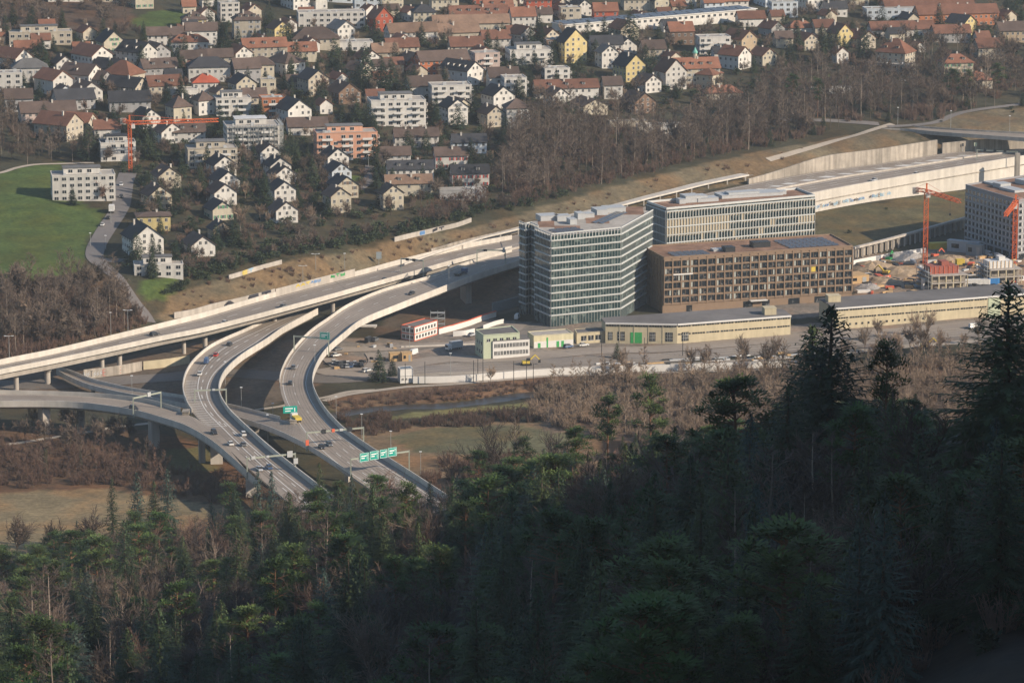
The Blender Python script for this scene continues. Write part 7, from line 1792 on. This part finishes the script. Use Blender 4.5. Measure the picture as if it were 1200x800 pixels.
# ------------------------------------------------------------------ lamps, masts, gantries
def lamp_post(px, py, z, h, label, arm=1, group=None):
    p = G(px, py) if z is None else P(px, py, z); r = empty('street_lamp', p, 0, label=label, cat='street lamp', group=group)
    mb = MB(); mb.tube([(0, 0, -.3), (0, 0, h)], [.13, .07], 6); mb.build('pole', M['metal'], r); mb = MB()
    if arm > 1: mb.box(-1.5, 1.5, -.09, .09, h, h+.1); mb.box(-1.9, -1, -.22, .22, h+.1, h+.24); mb.box(1, 1.9, -.22, .22, h+.1, h+.24)
    else: mb.box(-.45, .45, -.3, .3, h, h+.22)
    mb.build('lamp_head', M['sign_white'], r)
LG = 'street lamps along the ramps'
for px, py, z, h, a, lb in ((11, 420, 10, 9, 2, 'double-headed lamp on the viaduct edge near the frame edge'), (130, 394, None, 10, 1, 'lamp behind the viaduct at the foot of the wood'), (150, 389, 10.3, 9, 2, 'double-headed lamp on the viaduct below the village road'), (155, 476, None, 12, 1, 'lamp beside the first grey gantry'),
 (283, 484, None, 10, 1, 'lamp between the hatched ramp and the lower flyover'), (264, 450, None, 9, 1, 'lamp behind the shaded barrier of the left ramp'), (320, 500, None, 9, 1, 'lamp standing beyond the rising flyover'), (346, 548, None, 11, 1, 'lamp at the lower gantry end post'), (314, 520, None, 11, 1, 'lamp in the gap between the two ramps'), (394, 492, None, 9, 1, 'lamp by the river path below the right ramp'),
 (424, 513, None, 9, 1, 'lamp beside the end post of the right ramp gantry'), (458, 527, None, 7, 1, 'lamp on the meadow side of the ramp'), (493, 558, None, 9, 1, 'lamp on the meadow beyond the four-panel sign'), (369, 428, 12.3, 8, 1, 'lamp on the inner parapet of the right ramp'), (526, 336, 12.6, 9, 1, 'lamp on the parapet near the recovery truck'), (355, 330, None, 7, 2, 'double-headed lamp above the noise wall'),
 (370, 316, None, 7, 2, 'second double-headed lamp above the noise wall'), (404, 318, None, 8, 1, 'lamp on the embankment by the noise wall end'), (528, 440, None, 9, 1, 'lamp by the white wall beside the sidings'), (480, 408, None, 9, 1, 'lamp before the red and white site cabins'), (432, 196, None, 6, 1, 'lamp in the lane beside the stacked terraces'), (1114, 150, 21, 9, 1, 'lamp on the overbridge near the abutment'), (1183, 156, 21, 9, 1, 'lamp on the overbridge near the frame edge'), (1052, 146, None, 9, 1, 'lamp at the wood end of the overbridge'),
 (106, 289, None, 6, 1, 'lamp on the village road by the green field'), (124, 292, None, 6, 1, 'lamp on the village road near the big white gable'), (130, 262, None, 6, 1, 'lamp by the parked white box truck')):
    lamp_post(px, py, z, h, lb, a)
for i, (px, py) in enumerate(((475, 452), (498, 450), (560, 446), (602, 449), (617, 446), (625, 452), (705, 417), (755, 421), (800, 417), (566, 447), (555, 448))):
    p = G(px, py); h = 9; mb = MB(); mb.tube([(0, 0, -.3), (0, 0, h)], [.17, .13], 6); mb.bar((0, 0, h-1.2), (0, 3.2, h-.6), .1); o = mb.build('catenary_mast', M['dark_metal'], None, p); tag(o, 'slim dark catenary mast beside the railway sidings', 'mast', 'catenary masts along the sidings')
# catenary wires
M['gantry'] = mat('gantry_paint', (.30, .32, .26), .5, .06, 1)
def gantry(label, posts, beam, h, z, panels=(), m='gantry', name='sign_gantry'):
    """posts: pixels of post feet; beam runs at height h between first and last (photo pixels at deck z)"""
    r = empty(name, (0, 0, 0), label=label, cat='gantry'); a = P(*beam[0], z+h); b = P(*beam[1], z+h)
    mb = MB(); mb.bar(a, b, .38, h=.55); mb.build('beam', M[m], r)
    for q in posts:
        c = a if q == 0 else b; mb = MB(); mb.box(c.x-.22, c.x+.22, c.y-.22, c.y+.22, z-1.2, c.z+.35); mb.build('post', M[m], r)
    d = (b-a); L = d.length; d.normalize(); t = Vector((d.x, d.y, 0)).normalized(); n = Vector((t.y, -t.x, 0))
    for f, w, hh, zc, kind in panels:
        c = a.lerp(b, f) + n*.42; mat_ = {'g': M['sign_green'], 'w': M['plant'], 'd': M['dark_metal'], 'r': M['redtrim']}[kind]; mb = MB(); mb.obox(Vector((c.x, c.y, 0)), t, n, -w/2, w/2, -.06, .06, c.z+zc-hh/2, c.z+zc+hh/2); pn = mb.build('sign_panel', mat_, r)
        if kind == 'g':                                    # border, arrow and bars of lettering too small to read
            mb = MB(); ww = w/2-.12; h2 = hh/2-.12; zz = c.z+zc; o = Vector((c.x, c.y, 0))
            for x0, x1, z0, z1 in ((-ww, ww, h2-.1, h2), (-ww, ww, -h2, -h2+.1), (-ww, -ww+.1, -h2+.105, h2-.105), (ww-.1, ww, -h2+.105, h2-.105)): mb.obox(o, t, n, x0, x1, .062, .075, zz+z0, zz+z1)
            mb.obox(o, t, n, -ww*.72, ww*.45, .062, .075, zz+hh*.08, zz+hh*.22); mb.obox(o, t, n, -ww*.72, ww*.1, .062, .075, zz-hh*.16, zz-hh*.03)
            mb.obox(o, t, n, ww*.62, ww*.70, .062, .075, zz-hh*.28, zz+hh*.20); p_ = o + t*ww*.66 + n*.07; mb.tri((p_.x-t.x*.3, p_.y-t.y*.3, zz+hh*.20), (p_.x+t.x*.3, p_.y+t.y*.3, zz+hh*.20), (p_.x, p_.y, zz+hh*.36)); mb.build('lettering', M['sign_white'], pn)
    return r
gantry('pale grey gantry with a small white sign across the lower flyover', (0, 1), ((156, 466.5), (188.5, 459.5)), 6, 11.8, ((.55, 1.6, 1.6, .3, 'w'),))
gantry('pale gantry bar across the hatched ramp by its crossing', (0, 1), ((228, 457.5), (265, 456.2)), 5.2, 11.2, ((.6, 1, .8, .2, 'w'),))
gantry('pale gantry with white sign boxes at the foot of the left ramp', (0, 1), ((289.5, 537), (346, 531.5)), 6, 12, ((.88, 2.0, 2.2, .2, 'w'), (.12, 1.4, 1.1, .2, 'w'), (.42, 1.0, .8, .1, 'w'), (1, 1.6, 2.0, -2.5, 'w')))
gantry('pale gantry with dark signals across the right ramp', (0, 1), ((359.5, 507), (426, 501)), 5.5, 12, ((.29, 1.7, 1.7, 0, 'd'), (.46, 1.1, 1.2, .1, 'r'), (.75, 1.9, 1.6, 0, 'd'), (0, 1.2, 2.0, -3.5, 'r'), (.6, 1.3, .9, .1, 'w')))
gantry('large gantry with four green direction panels over the right ramp', (0, 1), ((411, 538), (479.5, 528.5)), 6.5, 12, ((.22, 3.6, 3.1, .2, 'g'), (.39, 3.6, 3.1, .4, 'g'), (.55, 3.0, 3.1, .5, 'g'), (.70, 3.5, 3.2, .7, 'g')))
gantry('gantry with one green panel over the upper right ramp', (0, 1), ((344.5, 394), (385, 396.5)), 6, 12.4, ((.90, 4.2, 3.0, 1.0, 'g'), (.45, 1.6, .9, 0, 'w')))
gantry('grey gantry with dark lane signals over the far carriageway', (0, 1), ((470, 303), (496, 305.5)), 6, 12.3, ((.3, 1.6, 1.2, 0, 'd'), (.6, 1.6, 1.2, 0, 'd')))
gantry('thin grey gantry over the near carriageway beside the glass tower', (0, 1), ((559, 293), (592, 293.5)), 6.5, 12.6, ((.3, 1.6, 1, 0, 'd'), (.95, 1.0, 2.4, .4, 'w')))
gantry('dark signal gantry on the motorway before the overbridge', (0, 1), ((1145, 176), (1192, 178)), 5, 13, ((.2, 1.3, 1.5, .2, 'd'), (.45, 1.5, 1.2, .1, 'd'), (.7, 1.5, 1.2, .1, 'd')))
# lone signs
def post_sign(label, px, py, z, h, w, hh, kind):
    p = G(px, py) if z is None else P(px, py, z); r = empty('road_sign', p, radians(15), label=label, cat='road sign'); mb = MB(); mb.box(-.1, .1, -.1, .1, -.4, h); mb.build('post', M['metal'], r); mb = MB(); mb.box(-w/2, w/2, -.2, -.11, h-hh, h); pn = mb.build('sign_panel', M[kind], r)
    if kind == 'sign_green': mb = MB(); mb.box(-w*.36, w*.2, -.215, -.201, h-hh*.4, h-hh*.25); mb.box(-w*.36, w*.05, -.215, -.201, h-hh*.75, h-hh*.6); mb.box(w*.3, w*.36, -.215, -.201, h-hh*.8, h-hh*.25); mb.build('lettering', M['sign_white'], pn)
post_sign('green direction sign on the gore above the yellow crash truck', 340, 490, 12, 4.6, 5.2, 2.6, 'sign_green')
post_sign('dark rectangular sign on a tall post at the embankment foot', 444, 313, None, 7, 2.4, 3.2, 'container_grey')
post_sign('dark traffic signal post on the far motorway verge', 1128, 178, 13, 4.5, 1.0, 1.6, 'dark_metal')
post_sign('green motorway marker beside the overbridge pier', 1143, 178, 13, 5, 1.6, 2, 'palegreen')
# ------------------------------------------------------------------ tower cranes
def lattice(mb, a, b, w, n, th=.22):
    a = Vector(a); b = Vector(b); d = (b-a).normalized(); up = Vector((0, 0, 1)) if abs(d.z) < .9 else Vector((1, 0, 0)); x = d.cross(up).normalized()*w/2; y = x.cross(d).normalized()*w/2; cs = [(-1, -1), (1, -1), (1, 1), (-1, 1)]
    for i, j in cs: mb.bar(a+x*i+y*j, b+x*i+y*j, th)
    for k in range(n):
        p = a.lerp(b, k/n); q = a.lerp(b, (k+1)/n)
        for m_ in range(4):
            (i, j), (i2, j2) = cs[m_], cs[(m_+1) % 4]; u, v = (p+x*i+y*j, q+x*i2+y*j2) if k % 2 else (p+x*i2+y*j2, q+x*i+y*j); mb.bar(u, v, th*.7); mb.bar(p+x*i+y*j, p+x*i2+y*j2, th*.6)
def crane(label, px, py, ztop_px, jib, cjib, w=1.9):
    b = G(px, py); y = b.y; top = PY(px, ztop_px, y); r = empty('tower_crane', b, 0, label=label, cat='crane'); H_ = top.z - b.z; T_ = Vector((0, 0, H_))
    mb = MB(); lattice(mb, (0, 0, -.5), T_, w, int(H_/2.2)); mb.build('mast', M['crane'], r); J = Vector(jib); C_ = Vector(cjib)
    mb = MB(); lattice(mb, T_ + Vector((0, 0, .8)), T_ + J + Vector((0, 0, .8)), 1.5, int(J.length/2.4), .2); mb.build('jib', M['crane'], r)
    mb = MB(); lattice(mb, T_ + Vector((0, 0, .8)), T_ + C_ + Vector((0, 0, .8)), 1.5, max(2, int(C_.length/2.4)), .2); mb.build('counter_jib', M['crane'], r)
    mb = MB(); e = T_ + C_; mb.box(e.x-1.3, e.x+1.3, e.y-1.3, e.y+1.3, e.z-1.2, e.z+1.6); mb.build('counterweight', M['concrete'], r)
    mb = MB(); c = T_ + J.normalized()*1.6; mb.box(c.x-.9, c.x+.9, c.y-.9, c.y+.9, c.z-1.9, c.z+.2); mb.build('cab', M['white'], r)
    mb = MB(); mb.bar(T_, T_ + Vector((0, 0, 4.5)), .7); mb.bar(T_+Vector((0, 0, 4.5)), T_+J*.7+Vector((0, 0, 1.5)), .1); mb.bar(T_+Vector((0, 0, 4.5)), T_+C_+Vector((0, 0, 1.5)), .1); mb.build('tower_head', M['crane'], r)
    mb = MB(); h0 = T_ + J*.72; mb.bar(h0, h0 - Vector((0, 0, 6)), .1); mb.box(h0.x-.4, h0.x+.4, h0.y-.4, h0.y+.4, h0.z-7, h0.z-6); mb.build('hook', M['dark_metal'], r); return r
crane('orange tower crane among the village houses with its jib over rooftops', 153, 201, 146, (42, 9, 0), (-4, 9, .0), 1.5)
crane('orange tower crane in the middle of the building site', 1084, 309, 226, (12, -28, 0), (-4.5, 5, 0))
crane('orange tower crane in front of the grey apartment block', 1188.5, 305, 239, (-9, -34, 0), (3, 6, 0))
# ------------------------------------------------------------------ building site and yards
def boxthing(name, label, cat, px, py, w, d, h, ang, m, roofm=None, z=None, ribs=False, group=None):
    p = G(px, py); r = empty(name, p, radians(ang), label=label, cat=cat, group=group); mb = MB(); mb.box(-w/2, w/2, 0, d, -.3, h); mb.build('body', M[m], r)
    mb = MB(); mb.box(-w/2-.1, w/2+.1, -.1, d+.1, h, h+.18); mb.build('roof', M[roofm or m], r)
    if ribs:
        mb = MB()
        for k in range(int(w/.6)): mb.box(-w/2+k*.6, -w/2+k*.6+.2, -.09, -.004, .1, h-.1)
        mb.build('ribs', M[m], r)
    else:
        mb = MB(); mb.box(-w*.36, -w*.12, -.05, -.004, h*.35, h*.75); mb.build('window', M['glass'], r); mb = MB(); mb.box(w*.16, w*.36, -.05, -.004, .1, h*.8); mb.build('door', M['metal'], r)
    return r
def shell_block(label, px, py, w, d, h, ang, wallm, upm, bays):
    """unfinished concrete block: pillars below, boarded formwork above"""
    p = G(px, py); r = empty('unfinished_block', p, radians(ang), label=label, cat='building site block')
    for z0 in (0, 3.4): mb = MB(); mb.box(-w/2, w/2, 0, d, z0+3.0, z0+3.4); mb.build('floor_slab', M['concrete'], r)
    for k in range(bays+1):
        x = -w/2 + w*k/bays
        mb = MB(); mb.box(max(-w/2, x-.3), min(w/2, x+.3), .1, .7, -.3, 2.995); mb.build('pillar', M['depot'], r)
        mb = MB(); mb.box(max(-w/2, x-.25), min(w/2, x+.25), .1, .6, 3.405, 6.395); mb.build('pillar', M['depot'], r)
    mb = MB(); mb.box(-w/2+.3, w/2-.3, 2, d-.3, -.3, 2.99); mb.box(-w/2+.3, w/2-.3, 2.5, d-.3, 3.41, 6.39); mb.build('core_wall', M['concrete_old'], r)
    mb = MB(); mb.box(-w*.46, w*.30, d*.25, d*.8, 6.81, 6.8+h); mb.build('formwork', M[upm], r)
    for k in range(7): x = -w*.46 + w*.76*k/6; mb = MB(); mb.box(x-.12, x+.12, d*.25-.2, d*.25-.01, 6.81, 7.2+h); mb.build('shuttering_post', M['redtrim'] if upm == 'red' else M['wood'], r)
    mb = MB(); mb.box(-w*.1, w*.1, d*.4, d*.7, 6.81+h, 8.6+h); mb.build('stair_core', M[upm], r)
    # scaffold on the shaded side
    mb = MB()
    for k in range(5):
        y = d*k/4
        for x in (-w/2-1.6, -w/2-.4): mb.box(x-.07, x+.07, y-.07, y+.07, -.3, 10)
    for z in (2, 4, 6, 8): mb.box(-w/2-1.7, -w/2-.3, 0, d, z, z+.1)
    mb.build('scaffold', M['metal'], r); return r
shell_block('half-built concrete block with brick-red formwork at the foot of a crane', 1113, 340, 17, 16, 3.2, 14, 'depot', 'red', 5)
shell_block('half-built concrete block with white upper walls near the big spruce', 1179, 333, 15, 14, 3.0, 14, 'depot', 'white', 4)
for q in [('site_container', 'yellow site container on the far side of the building site', 'container', 1101, 292, 9, 3, 2.8, 12, 'yellow'), ('site_container', 'blue container beside the white hoarding by the wide depot', 'container', 1165, 334, 5, 3, 2.8, 12, 'blue'), ('site_container', 'bright yellow skip container in the building site', 'container', 1126, 312, 3.6, 3, 3, 12, 'yellow'), ('site_cabin', 'long grey site cabins near the grey apartment block', 'site office', 1128, 296, 16, 3.5, 5.2, -30, 'plant'),
 ('site_cabin', 'grey site cabin stack closest to the apartment block', 'site office', 1141, 300, 8, 3.5, 5.2, -30, 'container_grey'), ('site_cabin', 'small white cabin before the red formwork block', 'site office', 1088, 339, 5, 3, 4.6, 12, 'white'), ('site_container', 'white container row along the wide depot roof', 'container', 1143, 335, 14, 3, 2.6, 12, 'white'), ('site_cabin', 'cabin with timber wall beside the end of the brown hotel', 'site office', 1007, 332, 10, 10, 3.4, 25, 'wood'),
 ('site_container', 'orange container beside the hotel end', 'container', 1018, 318, 6, 2.5, 2.5, 30, 'redtrim'), ('timber_stack', 'tan crate stack beside the small conifer', 'crate', 470, 423, 9, 3.5, 3.2, 12, 'wood'), ('timber_stack', 'tan crate stack nearest the yard street', 'crate', 477, 423.5, 4, 3, 3.4, 12, 'wood'), ('yellow_digger', 'small', 'x', 0, 0, 0, 0, 0, 0, 'wood')][:-1]: boxthing(*q[:9], q[9], ribs=('container' in q[0]))
def digger(label, px, py, ang, m='yellow'):
    p = G(px, py); r = empty('excavator', p, radians(ang), label=label, cat='excavator')
    for y in (-1.1, 1.1): mb = MB(); mb.prism([(-1.9, y-.35), (1.9, y-.35), (1.9, y+.35), (-1.9, y+.35)], 0, .9); mb.build('track', M['rubber'], r)
    mb = MB(); mb.box(-1.8, 1.2, -1.2, 1.2, .95, 2.0); mb.build('body', M[m], r); mb = MB(); mb.box(.1, 1.4, -1.15, -.1, 2.0, 3.1); mb.build('cab', M['dark_metal'], r)
    mb = MB(); mb.bar((1.0, .3, 1.8), (3.6, .3, 4.2), .5); mb.bar((3.6, .3, 4.2), (5.4, .3, 2.2), .4); mb.build('boom', M[m], r); mb = MB(); mb.hexa([(4.9, -.3, .9), (5.8, -.3, 1.0), (5.8, .9, 1.0), (4.9, .9, .9), (5.1, -.3, 2.2), (5.7, -.3, 2.2), (5.7, .9, 2.2), (5.1, .9, 2.2)]); mb.build('bucket', M['dark_metal'], r); return r
digger('yellow excavator digging on the sandy building site', 1038, 322, 150); digger('orange excavator before the colonnade wall', 1096, 302, 30, 'redtrim'); digger('yellow track machine parked on the railway sidings', 617, 428, 10); digger('lime green excavator on the far sand heap', 1042, 306, 60, 'greendoor'); digger('yellow loader on the track path behind bare trees', 1084, 408, 10)
# heaps of spoil
def heap(name, label, px, py, R, h, m, seed):
    r = random.Random(seed); p = G(px, py); mb = MB(); n = 14; rings = [[(cos(2*pi*k/n)*R*f*r.uniform(.85, 1.15), sin(2*pi*k/n)*R*f*r.uniform(.85, 1.15)*.8, h*z*r.uniform(.8, 1.1)) for k in range(n)] for f, z in ((1, -.1), (.78, .35), (.5, .75), (.2, .97))]
    i0 = len(mb.v); mb.v += [q for rg in rings for q in rg] + [(0, 0, h)]
    for a in range(3):
        for k in range(n): l = (k+1) % n; mb.f.append((i0+a*n+k, i0+a*n+l, i0+(a+1)*n+l, i0+(a+1)*n+k)); mb.m.append(0)
    for k in range(n): mb.f.append((i0+3*n+k, i0+3*n+(k+1) % n, i0+4*n)); mb.m.append(0)
    tag(mb.build(name, m, None, p), label, 'heap')
SP = mat('sandy_spoil', (.30, .225, .15), .95, .3, .6, .1, var2=.25, scale2=.15, bump=.5); RB = mat('demolition_rubble', (.30, .28, .26), .95, .45, 1.6, .1, bump=.8)
for q in ((1022, 316, 14, 4, SP, 'broad sandy spoil heap beside the hotel'), (1055, 320, 12, 3, SP, 'low sandy spoil heap in front of the crane'), (1035, 330, 9, 2.4, SP, 'sand heap behind the wide depot'), (1112, 305, 11, 2.5, SP, 'spoil heap below the yellow containers'), (1052, 303, 9, 3.2, RB, 'grey rubble heap by the white hoarding'), (1064, 301, 7, 2.8, RB, 'second grey rubble heap by the white hoarding'), (1018, 337, 6, 2, RB, 'reddish rubble pile near the timber cabin'), (930, 353, 5, 1.5, RB, 'rubble pile between hotel and depot hall')): heap('spoil_heap' if q[4] is SP else 'rubble_heap', q[5], q[0], q[1], q[2], q[3], q[4], int(q[0]))
# loose building material: planks, pipes, pallets
r = random.Random(77); mb = {k: MB() for k in ('wood', 'redtrim', 'plant', 'white', 'dark_metal', 'blue')}
for k in range(260):
    px = r.uniform(1004, 1198); py = r.uniform(302, 344)
    if py < 302 + (1100-px)*.02: continue
    p = G(px, py); key = r.choice(['wood', 'plant', 'white', 'redtrim', 'dark_metal', 'wood', 'plant', 'wood', 'dark_metal', 'dark_metal']); a = r.uniform(0, 3.14); t = Vector((cos(a), sin(a), 0)); n = Vector((t.y, -t.x, 0)); l = r.uniform(.8, 3.2); w = r.uniform(.3, 1.2); mb[key].obox(Vector((p.x, p.y, 0)), t, n, -l, l, -w, w, p.z, p.z + r.uniform(.3, 1.4))
for k in range(18):
    px = r.uniform(380, 480); py = r.uniform(402, 438); p = G(px, py); key = r.choice(['wood', 'plant', 'white', 'dark_metal', 'dark_metal', 'wood']); a = r.uniform(0, 3.14); t = Vector((cos(a), sin(a), 0)); n = Vector((t.y, -t.x, 0)); l = r.uniform(.5, 1.8); w = r.uniform(.2, .8); mb[key].obox(Vector((p.x, p.y, 0)), t, n, -l, l, -w, w, p.z+.1, p.z + r.uniform(.4, 1.3))
for k in range(60):
    px = r.uniform(700, 960); py = 428 - (px-700)*.05 + r.uniform(-3, 5); p = G(px, py); key = r.choice(['wood', 'plant', 'white', 'dark_metal']); t = Vector((.95, .3, 0)).normalized(); n = Vector((t.y, -t.x, 0)); l = r.uniform(.8, 4); w = r.uniform(.2, .6); mb[key].obox(Vector((p.x, p.y, 0)), t, n, -l, l, -w, w, p.z+.1, p.z + r.uniform(.3, .8))
for k, m_ in mb.items(): m_.build('building_debris', M[k])['kind'] = 'stuff'
# scaffolding on the wrapped apartment block
for cx, cy, z, w, d, h, a in HOUSES:
    if abs(w-26) < .01 and abs(h-13) < .01 and abs(d-18) < .01:
        r = empty('scaffolding', (cx, cy, z), a, label='metal scaffolding standing against the white wrapped apartment block', cat='scaffolding')
        for side_, L, off in ((0, w, d/2), (1, d, w/2)):
            mb = MB()
            for k in range(int(L/2.5)+1):
                x = -L/2 + L*k/int(L/2.5)
                for q in (.9, 1.9):
                    X, Y = (x, -off-q) if side_ == 0 else (off+q, x); mb.box(X-.08, X+.08, Y-.08, Y+.08, -1, h+1.2)
            for lv in range(6):
                zz = lv*2.3+1.8
                if side_ == 0: mb.box(-L/2, L/2, -off-1.9, -off-.9, zz, zz+.1)
                else: mb.box(off+.9, off+1.9, -L/2, L/2, zz, zz+.1)
            mb.build('frame', M['metal'], r)
# ------------------------------------------------------------------ haze, light, camera
hz = MB(); hz.box(-820, 1060, -380, 3300, -8, 480)
hm = bpy.data.materials.new('haze'); hm.use_nodes = True; nt = hm.node_tree; nt.nodes.clear()
ou = nt.nodes.new('ShaderNodeOutputMaterial'); pv = nt.nodes.new('ShaderNodeVolumePrincipled')
pv.inputs['Color'].default_value = (.82, .92, 1.0, 1); pv.inputs['Density'].default_value = HAZE; pv.inputs['Anisotropy'].default_value = .2
nt.links.new(pv.outputs[0], ou.inputs['Volume'])
if HAZE > 0:
    ho = hz.build('haze', hm); ho['kind'] = 'stuff'
w = bpy.data.worlds.new('World'); scene.world = w; w.use_nodes = True; nt = w.node_tree
bg = nt.nodes['Background']; sk = nt.nodes.new('ShaderNodeTexSky'); sk.sky_type = 'NISHITA'; sk.sun_disc = False
sk.sun_elevation = SUN_EL; sk.sun_rotation = atan2(TOSUN.x, TOSUN.y); sk.air_density = 1.2; sk.dust_density = .6; sk.ozone_density = 3.5
nt.links.new(sk.outputs[0], bg.inputs[0]); bg.inputs[1].default_value = SKYS
ld = bpy.data.lights.new('sun', 'SUN'); ld.energy = SUNS; ld.angle = radians(.5); ld.color = (1, .85, .68)
lo = bpy.data.objects.new('sun', ld); COL.objects.link(lo); lo.rotation_euler = (-TOSUN).to_track_quat('-Z', 'Y').to_euler()
cd = bpy.data.cameras.new('camera'); cd.sensor_width = 36; cd.lens = F/1200*36; cd.clip_start = 1; cd.clip_end = 8000
co = bpy.data.objects.new('camera', cd); COL.objects.link(co); co.location = CAM; co.rotation_euler = (pi/2 - PIT, 0, 0); scene.camera = co
scene.render.engine = 'CYCLES'
vs = scene.view_settings; vs.view_transform = 'Standard'; vs.look = 'None'; vs.exposure = EXPO; vs.gamma = 1
c = scene.cycles; c.max_bounces = 5; c.diffuse_bounces = 2; c.glossy_bounces = 2; c.transmission_bounces = 2; c.transparent_max_bounces = 4; c.volume_bounces = 0
c.use_denoising = True; c.caustics_reflective = False; c.caustics_refractive = False
try: c.use_fast_gi = False
except Exception: pass
dup = {l: g for l, g in LABELS.items() if len(g) > 1 and (len(set(g)) > 1 or g[0] is None)}
for l, g in list(dup.items())[:20]: print('DUP LABEL', len(g), l)
for l in LABELS:
    if not 4 <= len(l.replace('-', '').split()) <= 16: print('LEN LABEL', l, file=__import__('sys').stderr)
print('OBJECTS', len(bpy.data.objects))
